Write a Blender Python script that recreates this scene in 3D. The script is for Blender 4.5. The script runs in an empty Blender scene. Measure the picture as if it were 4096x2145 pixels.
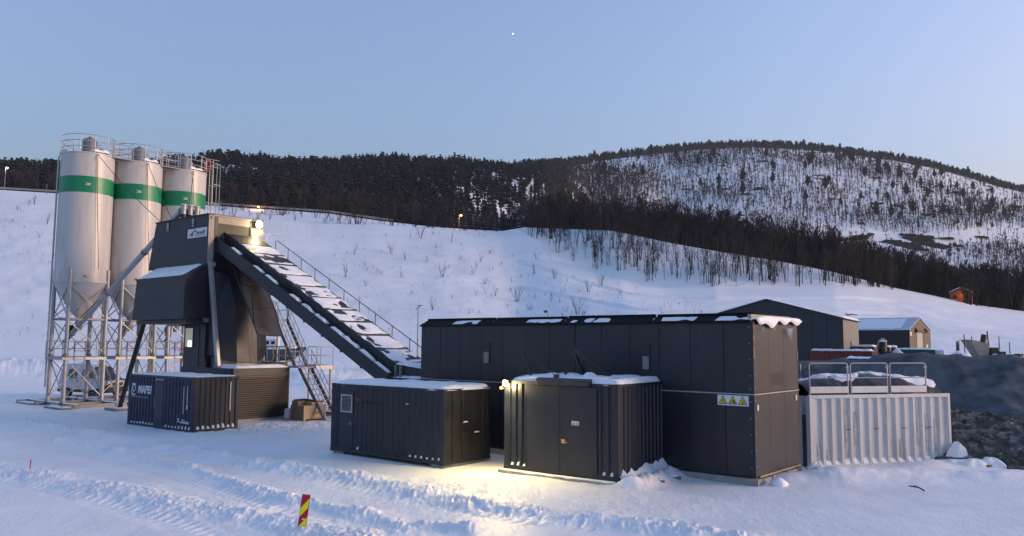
import bpy, math, random
import numpy as np
from mathutils import Vector, Matrix

random.seed(7)
RNG = np.random.default_rng(11)
SC = bpy.context.scene
COL = SC.collection

# ------------------------------------------------------------------ camera
CAM_H = 4.27
FOC = 3200.0            # focal length in pixels of the 4096 px wide photograph
PITCH = math.radians(5.33)
ROLL = math.radians(-0.38)
cam_d = bpy.data.cameras.new('camera')
cam = bpy.data.objects.new('camera', cam_d)
COL.objects.link(cam)
cam_d.sensor_width = 36.0
cam_d.lens = 36.0 * FOC / 4096.0
cam_d.clip_start = 0.1
cam_d.clip_end = 60000
cam.matrix_world = (Matrix.Translation((0, 0, CAM_H)) @ Matrix.Rotation(math.pi / 2 + PITCH, 4, 'X')
                    @ Matrix.Rotation(-ROLL, 4, 'Z'))
SC.camera = cam

# ------------------------------------------------------------------ sky, sun, exposure
SUN_AZ = math.radians(76)       # clockwise from the viewing direction: low on the right
SUN_EL = math.radians(2.0)
world = bpy.data.worlds.new('World')
SC.world = world
world.use_nodes = True
wn = world.node_tree
wn.nodes.clear()
w_out = wn.nodes.new('ShaderNodeOutputWorld')
w_bg = wn.nodes.new('ShaderNodeBackground')
w_sky = wn.nodes.new('ShaderNodeTexSky')
w_sky.sky_type = 'NISHITA'
w_sky.sun_disc = False
w_sky.sun_elevation = SUN_EL
w_sky.sun_rotation = SUN_AZ
w_sky.altitude = 0
w_sky.air_density = 1.0
w_sky.dust_density = 6.0
w_sky.ozone_density = 1.8
w_bg.inputs['Strength'].default_value = 0.15
w_tint = wn.nodes.new('ShaderNodeMixRGB')      # white balance of the photograph
w_tint.blend_type = 'MULTIPLY'
w_tint.inputs['Fac'].default_value = 1.0
w_tint.inputs['Color2'].default_value = (0.705, 0.745, 0.965, 1)
w_gam = wn.nodes.new('ShaderNodeGamma')        # twilight: light scattered many times, softer than the single-scatter model
w_gam.inputs['Gamma'].default_value = 0.75
wn.links.new(w_sky.outputs[0], w_gam.inputs['Color'])
wn.links.new(w_gam.outputs[0], w_tint.inputs['Color1'])
wn.links.new(w_tint.outputs[0], w_bg.inputs['Color'])
wn.links.new(w_bg.outputs[0], w_out.inputs['Surface'])

sun_d = bpy.data.lights.new('sun', 'SUN')
sun_d.energy = 0.56
sun_d.angle = math.radians(24)
sun_d.color = (1.0, 0.68, 0.46)
sun = bpy.data.objects.new('sun', sun_d)
COL.objects.link(sun)
GLOW_AZ, GLOW_EL = SUN_AZ + math.radians(21), math.radians(8.5)   # the wide afterglow, centred a little behind the camera's right
_sd = Vector((math.sin(GLOW_AZ) * math.cos(GLOW_EL), math.cos(GLOW_AZ) * math.cos(GLOW_EL), math.sin(GLOW_EL)))
sun.rotation_euler = _sd.to_track_quat('Z', 'Y').to_euler()

SC.view_settings.view_transform = 'Standard'
SC.view_settings.look = 'None'
SC.view_settings.gamma = 1.0
SC.view_settings.exposure = 2.86
SC.cycles.max_bounces = 6
SC.cycles.diffuse_bounces = 3
SC.cycles.glossy_bounces = 3

# ------------------------------------------------------------------ small tools
YAW = 0.69              # the whole plant stands at this angle to the view


def ray(u, v):
    """direction of the photograph's point (u, v), in 2576 px wide coordinates"""
    s = 4096.0 / 2576.0
    X = (u * s - 2048.0) / FOC
    Y = -(v * s - 1072.5) / FOC
    cr, sr = math.cos(ROLL), math.sin(ROLL)
    X, Y = X * cr + Y * sr, -X * sr + Y * cr
    c, n = math.cos(PITCH), math.sin(PITCH)
    return X, c - Y * n, n + Y * c


def aty(u, v, y):
    r = ray(u, v)
    return (r[0] * y / r[1], y, CAM_H + r[2] * y / r[1])


def link(o, parent=None):
    COL.objects.link(o)
    if parent is not None:
        o.parent = parent
    return o


def tag(o, label=None, cat=None, group=None, kind=None):
    if label:
        o['label'] = label
    if cat:
        o['category'] = cat
    if group:
        o['group'] = group
    if kind:
        o['kind'] = kind
    return o


class Frame:
    """ground frame: x to the right along a front, y away from the camera"""
    def __init__(s, ox, oy, yaw):
        s.ox, s.oy, s.yaw = ox, oy, yaw

    def w(s, x, y, z=0.0):
        c, n = math.cos(s.yaw), math.sin(s.yaw)
        return (s.ox + c * x + n * y, s.oy - n * x + c * y, z)


PL = Frame(-14.55, 42.23, YAW)


def thing(name, label, cat, loc=(0, 0, 0), rz=0.0, group=None):
    e = bpy.data.objects.new(name, None)
    e.empty_display_size = 0.3
    e.location = loc
    e.rotation_euler = (0, 0, rz)
    link(e)
    return tag(e, label, cat, group)


def fthing(fr, name, label, cat, x, y, z=0.0, group=None):
    """a thing whose parts are written in the coordinates of frame fr; its origin is at (x, y, z) of it"""
    e = thing(name, label, cat, fr.w(x, y, z), -fr.yaw, group)
    e['_o'] = (x, y, z)
    return e


def vec(p):
    return Vector(p)


class MB:
    def __init__(s, t=None):
        s.v, s.f = [], []
        o = t.get('_o') if t is not None else None
        s.o = tuple(o) if o is not None else (0.0, 0.0, 0.0)

    def add(s, vs, fs):
        n = len(s.v)
        ox, oy, oz = s.o
        s.v += [(p[0] - ox, p[1] - oy, p[2] - oz) for p in vs]
        s.f += [tuple(i + n for i in f) for f in fs]
        return s

    def hexa(s, b, t):
        """bottom ring and top ring of four points, counter-clockwise from above"""
        return s.add(list(b) + list(t), [(3, 2, 1, 0), (4, 5, 6, 7), (0, 1, 5, 4), (1, 2, 6, 5), (2, 3, 7, 6), (3, 0, 4, 7)])

    def box(s, x0, x1, y0, y1, z0, z1):
        return s.hexa([(x0, y0, z0), (x1, y0, z0), (x1, y1, z0), (x0, y1, z0)],
                      [(x0, y0, z1), (x1, y0, z1), (x1, y1, z1), (x0, y1, z1)])

    def cbox(s, cx, cy, cz, sx, sy, sz):
        return s.box(cx - sx / 2, cx + sx / 2, cy - sy / 2, cy + sy / 2, cz - sz / 2, cz + sz / 2)

    def beam(s, p0, p1, w, h=None, up=(0, 0, 1)):
        h = h or w
        p0, p1 = vec(p0), vec(p1)
        d = (p1 - p0).normalized()
        u = vec(up)
        if abs(d.dot(u)) > 0.99:
            u = Vector((0, 1, 0))
        r = d.cross(u).normalized() * (w / 2)
        q = r.cross(d).normalized() * (h / 2)
        a = [p0 - r - q, p0 + r - q, p0 + r + q, p0 - r + q]
        b = [p + (p1 - p0) for p in a]
        return s.add([tuple(p) for p in a + b], [(0, 1, 2, 3), (7, 6, 5, 4), (0, 4, 5, 1), (1, 5, 6, 2), (2, 6, 7, 3), (3, 7, 4, 0)])

    def cyl(s, p0, p1, r0, r1=None, n=10, cap=True):
        r1 = r0 if r1 is None else r1
        p0, p1 = vec(p0), vec(p1)
        d = (p1 - p0).normalized()
        u = Vector((1, 0, 0)) if abs(d.z) > 0.9 else Vector((0, 0, 1))
        a = d.cross(u).normalized()
        b = d.cross(a).normalized()
        vs = []
        for p, r in ((p0, r0), (p1, r1)):
            for i in range(n):
                t = 2 * math.pi * i / n
                vs.append(tuple(p + a * (math.cos(t) * r) + b * (math.sin(t) * r)))
        fs = [(i, i + n, (i + 1) % n + n, (i + 1) % n) for i in range(n)]
        if cap:
            fs += [tuple(range(n)), tuple(range(2 * n - 1, n - 1, -1))]
        return s.add(vs, fs)

    def path(s, pts, r, n=6, closed=False):
        pts = [vec(p) for p in pts]
        m = len(pts)
        vs = []
        ref = Vector((0.13, 0.21, 1.0)).normalized()
        for i, p in enumerate(pts):
            if closed:
                d = pts[(i + 1) % m] - pts[i - 1]
            else:
                d = pts[min(i + 1, m - 1)] - pts[max(i - 1, 0)]
            d.normalize()
            a = d.cross(ref)
            if a.length < 1e-3:
                a = d.cross(Vector((1, 0, 0)))
            a.normalize()
            b = d.cross(a)
            rr = r[i] if isinstance(r, (list, tuple)) else r
            for k in range(n):
                t = 2 * math.pi * k / n
                vs.append(tuple(p + a * (math.cos(t) * rr) + b * (math.sin(t) * rr)))
        fs = []
        for i in range(m if closed else m - 1):
            j = (i + 1) % m
            for k in range(n):
                fs.append((i * n + k, j * n + k, j * n + (k + 1) % n, i * n + (k + 1) % n))
        if not closed:
            fs += [tuple(range(n - 1, -1, -1)), tuple(range((m - 1) * n, m * n))]
        return s.add(vs, fs)

    def prism(s, poly, axis, lo, hi):
        """poly of 2D points extruded along an axis: 'x' takes (y, z), 'y' takes (x, z), 'z' takes (x, y)"""
        n = len(poly)

        def P(q, e):
            return {'x': (e, q[0], q[1]), 'y': (q[0], e, q[1]), 'z': (q[0], q[1], e)}[axis]
        vs = [P(q, lo) for q in poly] + [P(q, hi) for q in poly]
        fs = [tuple(range(n - 1, -1, -1)), tuple(range(n, 2 * n))]
        fs += [(i, (i + 1) % n, (i + 1) % n + n, i + n) for i in range(n)]
        return s.add(vs, fs)

    def lathe(s, c, prof, n=24, cap=True):
        """prof: list of (radius, z) around the vertical axis at c"""
        vs, fs = [], []
        for r, z in prof:
            for i in range(n):
                t = 2 * math.pi * i / n
                vs.append((c[0] + r * math.cos(t), c[1] + r * math.sin(t), z))
        for j in range(len(prof) - 1):
            for i in range(n):
                k = (i + 1) % n
                fs.append((j * n + i, j * n + k, (j + 1) * n + k, (j + 1) * n + i))
        if cap:
            fs.append(tuple(range(n - 1, -1, -1)))
            m = (len(prof) - 1) * n
            fs.append(tuple(range(m, m + n)))
        return s.add(vs, fs)

    def loft(s, rings):
        n = len(rings[0])
        vs = [p for r in rings for p in r]
        fs = []
        for j in range(len(rings) - 1):
            for i in range(n):
                k = (i + 1) % n
                fs.append((j * n + i, j * n + k, (j + 1) * n + k, (j + 1) * n + i))
        fs.append(tuple(range(n - 1, -1, -1)))
        m = (len(rings) - 1) * n
        fs.append(tuple(range(m, m + n)))
        return s.add(vs, fs)

    def surf(s, fn, nu, nv, th=None):
        """fn(i/nu, j/nv) -> point; closed by a second skin moved by the vector th"""
        vs = [fn(i / nu, j / nv) for j in range(nv + 1) for i in range(nu + 1)]
        w = nu + 1
        fs = [(j * w + i, j * w + i + 1, (j + 1) * w + i + 1, (j + 1) * w + i) for j in range(nv) for i in range(nu)]
        if th is not None:
            m = len(vs)
            vs = vs + [(p[0] + th[0], p[1] + th[1], p[2] + th[2]) for p in vs]
            fs = fs + [tuple(i + m for i in reversed(f)) for f in fs]
            rim = [i for i in range(w)] + [j * w + nu for j in range(1, nv + 1)] + [nv * w + i for i in range(nu - 1, -1, -1)] + [j * w for j in range(nv - 1, 0, -1)]
            for a in range(len(rim)):
                i, k = rim[a], rim[(a + 1) % len(rim)]
                fs.append((k, i, i + m, k + m))
        return s.add(vs, fs)

    def mesh(s, name, m, smooth=False):
        me = bpy.data.meshes.new(name)
        me.from_pydata(s.v, [], s.f)
        if m is not None:
            me.materials.append(m)
        if smooth:
            me.polygons.foreach_set('use_smooth', [True] * len(me.polygons))
            me.set_sharp_from_angle(angle=math.radians(38))
        me.update()
        return me

    def build(s, name, m, parent=None, smooth=False, bevel=0.0, label=None, kind=None):
        o = link(bpy.data.objects.new(name, s.mesh(name, m, smooth)), parent)
        if bevel:
            b = o.modifiers.new('bevel', 'BEVEL')
            b.width = bevel
            b.segments = 2
            b.limit_method = 'ANGLE'
        if label:
            o['label'] = label
        if kind:
            o['kind'] = kind
        return o


def fast_mesh(name, V, F, mats, midx=None, smooth=False):
    """V (n,3), F (m,3) or (m,4) numpy arrays"""
    me = bpy.data.meshes.new(name)
    n, m, k = len(V), len(F), F.shape[1]
    me.vertices.add(n)
    me.vertices.foreach_set('co', np.ascontiguousarray(V, dtype=np.float32).ravel())
    me.loops.add(m * k)
    me.loops.foreach_set('vertex_index', np.ascontiguousarray(F, dtype=np.int32).ravel())
    me.polygons.add(m)
    me.polygons.foreach_set('loop_start', np.arange(0, m * k, k, dtype=np.int32))
    if midx is not None:
        me.polygons.foreach_set('material_index', midx.astype(np.int32))
    if smooth:
        me.polygons.foreach_set('use_smooth', np.ones(m, dtype=bool))
    for q in mats:
        me.materials.append(q)
    me.update(calc_edges=True)
    me.validate()
    return me


# ------------------------------------------------------------------ noise on numpy arrays
_TAB = np.random.default_rng(3).random((256, 256))


def vnoise(x, y, seed=0):
    x = np.asarray(x, float) + seed * 17.31
    y = np.asarray(y, float) + seed * 9.77
    xi, yi = np.floor(x).astype(int), np.floor(y).astype(int)
    fx, fy = x - xi, y - yi
    fx = fx * fx * (3 - 2 * fx)
    fy = fy * fy * (3 - 2 * fy)
    a = _TAB[xi & 255, yi & 255]
    b = _TAB[(xi + 1) & 255, yi & 255]
    c = _TAB[xi & 255, (yi + 1) & 255]
    d = _TAB[(xi + 1) & 255, (yi + 1) & 255]
    return (a + (b - a) * fx) * (1 - fy) + (c + (d - c) * fx) * fy


def fbm(x, y, seed=0, oct=4):
    s, a, t = 0, 1.0, 0
    for i in range(oct):
        f = 2 ** i
        s = s + a * vnoise(x * f + 0.37 * i * y * f, y * f - 0.37 * i * x * f, seed + i)
        t += a
        a *= 0.5
    return s / t


def billow(x, y, seed=0, oct=3):
    s, a, t = 0, 1.0, 0
    for i in range(oct):
        f = 2.1 ** i
        n = vnoise(x * f + 0.6 * i * y, y * f - 0.6 * i * x, seed + i)
        s = s + a * (1 - np.abs(2 * n - 1))
        t += a
        a *= 0.55
    return s / t


# ------------------------------------------------------------------ materials
MATS = {}


def mat(name, col, rough=0.6, metal=0.0, var=0.12, vscale=2.0, bump=0.0, bscale=30.0, spec=0.5, stretch=(1, 1, 1),
        dirt=None, dirt_amt=0.0, dscale=1.5, coat=0.0, sss=0.0, objvar=0.0):
    m = bpy.data.materials.new(name)
    m.use_nodes = True
    nt = m.node_tree
    bs = nt.nodes['Principled BSDF']
    bs.inputs['Roughness'].default_value = rough
    bs.inputs['Metallic'].default_value = metal
    bs.inputs['Specular IOR Level'].default_value = spec
    if coat:
        bs.inputs['Coat Weight'].default_value = coat
    if sss:
        bs.inputs['Subsurface Weight'].default_value = sss
        bs.inputs['Subsurface Radius'].default_value = (0.05, 0.06, 0.08)
        bs.inputs['Subsurface Scale'].default_value = 0.3
    tc = nt.nodes.new('ShaderNodeTexCoord')
    mp = nt.nodes.new('ShaderNodeMapping')
    mp.inputs['Scale'].default_value = stretch
    nt.links.new(tc.outputs['Object'], mp.inputs['Vector'])
    no = nt.nodes.new('ShaderNodeTexNoise')
    no.inputs['Scale'].default_value = vscale
    no.inputs['Detail'].default_value = 6
    nt.links.new(mp.outputs[0], no.inputs['Vector'])
    rp = nt.nodes.new('ShaderNodeValToRGB')
    rp.color_ramp.elements[0].position = 0.3
    rp.color_ramp.elements[1].position = 0.7
    rp.color_ramp.elements[0].color = tuple(c * (1 - var) for c in col) + (1,)
    rp.color_ramp.elements[1].color = tuple(min(1, c * (1 + var)) for c in col) + (1,)
    nt.links.new(no.outputs['Fac'], rp.inputs['Fac'])
    out = rp.outputs['Color']
    if dirt is not None:
        n2 = nt.nodes.new('ShaderNodeTexNoise')
        n2.inputs['Scale'].default_value = dscale
        n2.inputs['Detail'].default_value = 8
        n2.inputs['Roughness'].default_value = 0.65
        nt.links.new(mp.outputs[0], n2.inputs['Vector'])
        r2 = nt.nodes.new('ShaderNodeValToRGB')
        r2.color_ramp.elements[0].position = 0.5
        r2.color_ramp.elements[1].position = 0.72
        r2.color_ramp.elements[0].color = (0, 0, 0, 1)
        r2.color_ramp.elements[1].color = (dirt_amt,) * 3 + (1,)
        nt.links.new(n2.outputs['Fac'], r2.inputs['Fac'])
        mx = nt.nodes.new('ShaderNodeMixRGB')
        mx.inputs['Color2'].default_value = tuple(dirt) + (1,)
        nt.links.new(r2.outputs['Color'], mx.inputs['Fac'])
        nt.links.new(out, mx.inputs['Color1'])
        out = mx.outputs['Color']
    if objvar:                  # sheets of one order never match exactly
        oi = nt.nodes.new('ShaderNodeObjectInfo')
        mr = nt.nodes.new('ShaderNodeMapRange')
        mr.inputs['To Min'].default_value = 1 - objvar
        mr.inputs['To Max'].default_value = 1 + objvar
        nt.links.new(oi.outputs['Random'], mr.inputs['Value'])
        mm = nt.nodes.new('ShaderNodeMixRGB')
        mm.blend_type = 'MULTIPLY'
        mm.inputs['Fac'].default_value = 1.0
        nt.links.new(out, mm.inputs['Color1'])
        nt.links.new(mr.outputs[0], mm.inputs['Color2'])
        out = mm.outputs['Color']
    nt.links.new(out, bs.inputs['Base Color'])
    rr = nt.nodes.new('ShaderNodeMapRange')
    rr.inputs['To Min'].default_value = max(0.02, rough - 0.1)
    rr.inputs['To Max'].default_value = min(1, rough + 0.1)
    nt.links.new(no.outputs['Fac'], rr.inputs['Value'])
    nt.links.new(rr.outputs[0], bs.inputs['Roughness'])
    if bump:
        n3 = nt.nodes.new('ShaderNodeTexNoise')
        n3.inputs['Scale'].default_value = bscale
        n3.inputs['Detail'].default_value = 5
        nt.links.new(mp.outputs[0], n3.inputs['Vector'])
        bp = nt.nodes.new('ShaderNodeBump')
        bp.inputs['Strength'].default_value = bump
        bp.inputs['Distance'].default_value = 0.02
        nt.links.new(n3.outputs['Fac'], bp.inputs['Height'])
        nt.links.new(bp.outputs[0], bs.inputs['Normal'])
    MATS[name] = m
    return m


def emit(name, col, strength):
    m = bpy.data.materials.new(name)
    m.use_nodes = True
    bs = m.node_tree.nodes['Principled BSDF']
    bs.inputs['Base Color'].default_value = tuple(col) + (1,)
    bs.inputs['Emission Color'].default_value = tuple(col) + (1,)
    bs.inputs['Emission Strength'].default_value = strength
    return m


M_SNOW = mat('snow', (0.84, 0.85, 0.87), 0.5, var=0.035, vscale=0.6, bump=0.75, bscale=11.0, spec=0.35, dirt=(0.66, 0.66, 0.67), dirt_amt=0.45, dscale=0.22)
M_SNOWFAR = mat('hill_snow', (0.82, 0.835, 0.86), 0.8, var=0.05, vscale=0.05, spec=0.1, bump=0.9, bscale=0.9)
M_SNOWCAP = mat('snow_cap', (0.84, 0.85, 0.87), 0.6, var=0.03, vscale=3, bump=0.35, bscale=14.0, spec=0.25)
M_ANTH = mat('anthracite_cladding', (0.0080, 0.0110, 0.0215), 0.42, var=0.10, vscale=1.2, bump=0.04, bscale=8, dirt=(0.026, 0.029, 0.038), dirt_amt=0.55, stretch=(1, 1, 0.22), objvar=0.14)
M_ANTH2 = mat('dark_grey_paint', (0.0078, 0.0110, 0.0215), 0.45, var=0.15, vscale=2.0, bump=0.05, bscale=10, dirt=(0.024, 0.027, 0.034), dirt_amt=0.5, stretch=(2, 2, 0.3))
M_TOWER = mat('tower_cladding', (0.0105, 0.0130, 0.0240), 0.5, var=0.1, vscale=1.0, bump=0.05, bscale=9, dirt=(0.028, 0.030, 0.036), dirt_amt=0.45)
M_BROWN = mat('brown_ribbed_steel', (0.0165, 0.0145, 0.0145), 0.5, var=0.15, vscale=2.0, bump=0.05, bscale=10, dirt=(0.034, 0.029, 0.026), dirt_amt=0.4, stretch=(0.4, 0.4, 2))
M_TAN = mat('beige_grey_sheet', (0.30, 0.26, 0.225), 0.55, var=0.08, vscale=2.0, bump=0.04, bscale=10, dirt=(0.16, 0.13, 0.11), dirt_amt=0.4)
M_BLACK = mat('black_rubber', (0.012, 0.012, 0.014), 0.55, var=0.2, vscale=3)
M_DKSTEEL = mat('dark_steel', (0.022, 0.022, 0.026), 0.5, metal=0.2, var=0.15, vscale=3)
M_BLUE = mat('navy_blue_paint', (0.0075, 0.0135, 0.047), 0.45, var=0.15, vscale=1.5, bump=0.05, bscale=10, dirt=(0.022, 0.021, 0.03), dirt_amt=0.5, stretch=(2, 2, 0.3))
M_GALV = mat('galvanised_steel', (0.36, 0.37, 0.39), 0.45, metal=0.3, var=0.14, vscale=3, dirt=(0.25, 0.22, 0.2), dirt_amt=0.35)
M_GALVD = mat('dull_galvanised_steel', (0.20, 0.20, 0.205), 0.5, metal=0.3, var=0.15, vscale=3, dirt=(0.15, 0.12, 0.1), dirt_amt=0.5)
M_SILO = mat('silo_white_steel', (0.50, 0.485, 0.47), 0.36, var=0.05, vscale=0.7, bump=0.05, bscale=3, dirt=(0.33, 0.31, 0.29), dirt_amt=0.7, stretch=(1, 1, 0.16), dscale=1.6)
M_GREEN = mat('silo_green_band', (0.004, 0.20, 0.085), 0.36, var=0.08, vscale=0.7, bump=0.03, bscale=3)
M_WHITEPNT = mat('white_container_paint', (0.60, 0.59, 0.585), 0.5, var=0.06, vscale=1.0, bump=0.06, bscale=9, dirt=(0.33, 0.30, 0.27), dirt_amt=0.5, stretch=(1.5, 1.5, 0.3))
M_MUD = mat('pale_mud_splash', (0.47, 0.44, 0.41), 0.8, var=0.25, vscale=6, bump=0.5, bscale=12)
M_SIGN = mat('sign_white', (0.62, 0.64, 0.68), 0.5, var=0.03)
M_LETTER = mat('white_lettering', (0.58, 0.60, 0.66), 0.5, var=0.1, vscale=8)
M_RED = mat('logo_red', (0.25, 0.012, 0.02), 0.5, var=0.15, vscale=6)
M_INK = mat('black_print', (0.010, 0.010, 0.014), 0.6, var=0.1)
M_YELLOW = mat('warning_yellow', (0.62, 0.47, 0.015), 0.5, var=0.06)
M_FYEL = mat('reflective_yellow', (0.85, 0.80, 0.0), 0.4, var=0.02)
M_FRED = mat('reflective_red', (0.42, 0.004, 0.02), 0.4, var=0.05)
M_ORANGE = mat('orange_paint', (0.50, 0.10, 0.03), 0.5, var=0.15, vscale=5)
M_AMBER = mat('amber_marker', (0.55, 0.22, 0.02), 0.4, var=0.1)
M_WOOD = mat('sawn_timber', (0.38, 0.29, 0.19), 0.7, var=0.25, vscale=3, bump=0.2, bscale=20, stretch=(1, 6, 6))
M_CARD = mat('brown_board', (0.40, 0.28, 0.18), 0.75, var=0.12, vscale=2, bump=0.08, bscale=8)
M_CARDD = mat('dark_brown_board', (0.17, 0.125, 0.075), 0.75, var=0.12, vscale=2)
M_CONC = mat('grey_concrete_sleeper', (0.30, 0.29, 0.28), 0.85, var=0.2, vscale=3, bump=0.3, bscale=15)
M_TARP = mat('dirty_brown_tarpaulin', (0.028, 0.022, 0.017), 0.5, var=0.5, vscale=1.3, bump=0.2, bscale=4, dirt=(0.07, 0.055, 0.042), dirt_amt=0.6, dscale=1.0)
M_BTARP = mat('black_tarpaulin', (0.016, 0.016, 0.018), 0.4, var=0.4, vscale=2, bump=0.3, bscale=5)
M_GRAVEL = mat('dark_gravel', (0.098, 0.105, 0.116), 0.9, var=0.4, vscale=1.2, bump=0.9, bscale=9.0, dirt=(0.15, 0.145, 0.14), dirt_amt=0.7, dscale=0.6, spec=0.15)
M_ROCK = mat('broken_rock', (0.085, 0.078, 0.070), 0.9, var=0.5, vscale=3.0, bump=0.9, bscale=10.0, dirt=(0.45, 0.44, 0.44), dirt_amt=0.8, dscale=2.2, spec=0.15)
M_LEDGE = mat('dark_ledge_rock', (0.022, 0.023, 0.026), 0.9, var=0.4, vscale=0.3, spec=0.1)
M_CONIF = mat('conifer_needles', (0.020, 0.026, 0.028), 0.85, var=0.5, vscale=0.09, spec=0.1)
M_CONSNOW = mat('snow_on_needles', (0.15, 0.17, 0.20), 0.8, var=0.4, vscale=0.5, spec=0.1)
M_BARK = mat('bark', (0.032, 0.026, 0.024), 0.85, var=0.35, vscale=1.0, spec=0.1)
M_TWIG = mat('brown_twigs', (0.042, 0.035, 0.037), 0.85, var=0.4, vscale=0.15, spec=0.1)
M_STEM = mat('grey_bare_stems', (0.034, 0.033, 0.037), 0.85, var=0.4, vscale=0.1, spec=0.1)
M_TWIGG = mat('grey_birch_stems', (0.12, 0.10, 0.09), 0.85, var=0.4, vscale=0.15, spec=0.1)
M_HALL = mat('dark_hall_cladding', (0.020, 0.025, 0.032), 0.55, var=0.12, vscale=0.4, stretch=(1, 1, 0.2), dirt=(0.035, 0.038, 0.044), dirt_amt=0.4, dscale=0.6)
M_HALLW = mat('lit_hall_side', (0.13, 0.13, 0.135), 0.5, metal=0.2, var=0.25, vscale=0.6, stretch=(2, 2, 0.1))  # light falling on the hall's side is put into this paler grey
M_TENT = mat('olive_tent_cloth', (0.13, 0.105, 0.07), 0.75, var=0.1, vscale=0.7)
M_TENTD = mat('black_tent_cloth', (0.011, 0.012, 0.016), 0.7, var=0.2, vscale=0.7)
M_TENTROOF = mat('snowy_tent_roof', (0.52, 0.56, 0.62), 0.7, var=0.06, vscale=0.2)
M_REDC = mat('red_container', (0.13, 0.022, 0.018), 0.55, var=0.2, vscale=0.8, stretch=(2, 2, 0.4))
M_GREENC = mat('green_container', (0.008, 0.055, 0.04), 0.55, var=0.15, vscale=0.8)
M_HOUSE = mat('orange_red_boards', (0.30, 0.075, 0.022), 0.7, var=0.12, vscale=0.6)
M_VAN = mat('white_van_paint', (0.55, 0.55, 0.58), 0.35, var=0.06, vscale=1.0, coat=0.3)
M_GLASS = mat('dark_glass', (0.012, 0.014, 0.018), 0.08, var=0.1, vscale=1, spec=0.8)
M_TEAL = mat('teal_glass', (0.05, 0.18, 0.20), 0.1, var=0.1, vscale=1, spec=0.8)
M_SKIP = mat('dark_blue_skip', (0.016, 0.045, 0.12), 0.5, var=0.15, vscale=1.0)
M_YELP = mat('dirty_yellow_paint', (0.42, 0.35, 0.12), 0.6, var=0.15, vscale=3)
M_ICE = mat('ice', (0.72, 0.72, 0.74), 0.15, var=0.05, vscale=4)
M_PLASTIC = mat('white_plastic_sheet', (0.62, 0.63, 0.64), 0.5, var=0.15, vscale=1.2, bump=0.3, bscale=3)


def snow_slab(t, name, x0, x1, y0, y1, z, th, seed=0, slope=(0, 0), n=26, ragged=0.12, parent=None, holes=0.0, m=None):
    """a blanket of snow on a flat or tilted surface, thinning to an uneven edge"""
    nx = max(4, int(n))
    ny = max(4, int(n * (y1 - y0) / max(0.01, (x1 - x0)))) if (y1 - y0) < (x1 - x0) else int(n)
    ny = min(max(ny, 5), 40)
    mb = MB(t)
    gx = np.linspace(0, 1, nx + 1)
    gy = np.linspace(0, 1, ny + 1)
    U, W = np.meshgrid(gx, gy)
    X = x0 + (x1 - x0) * U
    Y = y0 + (y1 - y0) * W
    d = np.minimum(np.minimum(X - x0, x1 - X), np.minimum(Y - y0, y1 - Y))
    edge = np.clip(d / max(0.02, ragged * 1.6), 0, 1) ** 0.5
    h = th * edge * (0.65 + 0.7 * fbm(X * 1.3, Y * 1.3, seed, 3))
    if holes:
        q = fbm(X * 1.1 + 5, Y * 1.1, seed + 9, 3)
        h = h * np.clip((q - holes) / 0.06, 0, 1)
    rx = (vnoise(X * 3, Y * 3, seed + 2) - 0.5) * ragged * (edge < 0.95)
    ry = (vnoise(X * 3, Y * 3, seed + 3) - 0.5) * ragged * (edge < 0.95)
    Z = z + (X - x0) * slope[0] + (Y - y0) * slope[1]
    top = [(X[j, i] + rx[j, i], Y[j, i] + ry[j, i], Z[j, i] + h[j, i] - (0.012 if h[j, i] < 0.004 else 0)) for j in range(ny + 1) for i in range(nx + 1)]
    w = nx + 1
    fs = [(j * w + i, j * w + i + 1, (j + 1) * w + i + 1, (j + 1) * w + i) for j in range(ny) for i in range(nx)]
    mb.add(top, fs)
    return mb.build(name, m or M_SNOWCAP, parent or t, smooth=True)


def snow_dome(t, name, x, y, z, rx, ry, h, seed=0, parent=None, m=None):
    """a soft rounded lump of snow"""
    nr, na = 7, 18
    rs = np.random.default_rng(seed)
    ph = rs.random(4) * 6.28
    vs = [(x, y, z + h)]
    for j in range(1, nr + 1):
        f = j / nr
        for i in range(na):
            a = 6.2832 * i / na
            w = 1 + 0.16 * math.sin(2 * a + ph[0]) + 0.10 * math.sin(3 * a + ph[1]) + 0.05 * math.sin(7 * a + ph[2])
            k = h * (1 - f ** 2.2) * (1 + 0.12 * math.sin(3 * a + 4 * f + ph[3])) - (0.06 if j == nr else 0)
            vs.append((x + math.cos(a) * rx * f * w, y + math.sin(a) * ry * f * w, z + k))
    fs = [(0, 1 + i, 1 + (i + 1) % na) for i in range(na)]
    for j in range(nr - 1):
        for i in range(na):
            k = (i + 1) % na
            fs.append((1 + j * na + i, 1 + (j + 1) * na + i, 1 + (j + 1) * na + k, 1 + j * na + k))
    mb = MB(t)
    mb.add(vs, fs)
    return mb.build(name, m or M_SNOWCAP, parent or t, smooth=True)


def corr_profile(length, pitch, depth, outer=0.5, slope=0.12, start=0.0):
    """plan polyline of a trapezoid corrugation: (s, d) with d = 0 outside, depth = recessed"""
    n = max(1, int(round(length / pitch)))
    p = length / n
    pts = []
    for i in range(n):
        s = i * p
        pts += [(s, 0), (s + p * (outer - slope), 0), (s + p * outer, depth), (s + p * (1 - slope), depth)]
    pts.append((length, 0))
    return pts, n, p


def text_mesh(txt, size, m, shear=0.0, bold=0.0, ext=0.004):
    cu = bpy.data.curves.new('lettering', 'FONT')
    cu.body = txt
    cu.size = size
    cu.shear = shear
    cu.offset = bold
    cu.extrude = ext
    cu.align_x = 'LEFT'
    tmp = bpy.data.objects.new('lettering', cu)
    COL.objects.link(tmp)
    dg = bpy.context.evaluated_depsgraph_get()
    me = bpy.data.meshes.new_from_object(tmp.evaluated_get(dg))
    bpy.data.objects.remove(tmp)
    me.materials.clear()
    me.materials.append(m)
    return me


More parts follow.
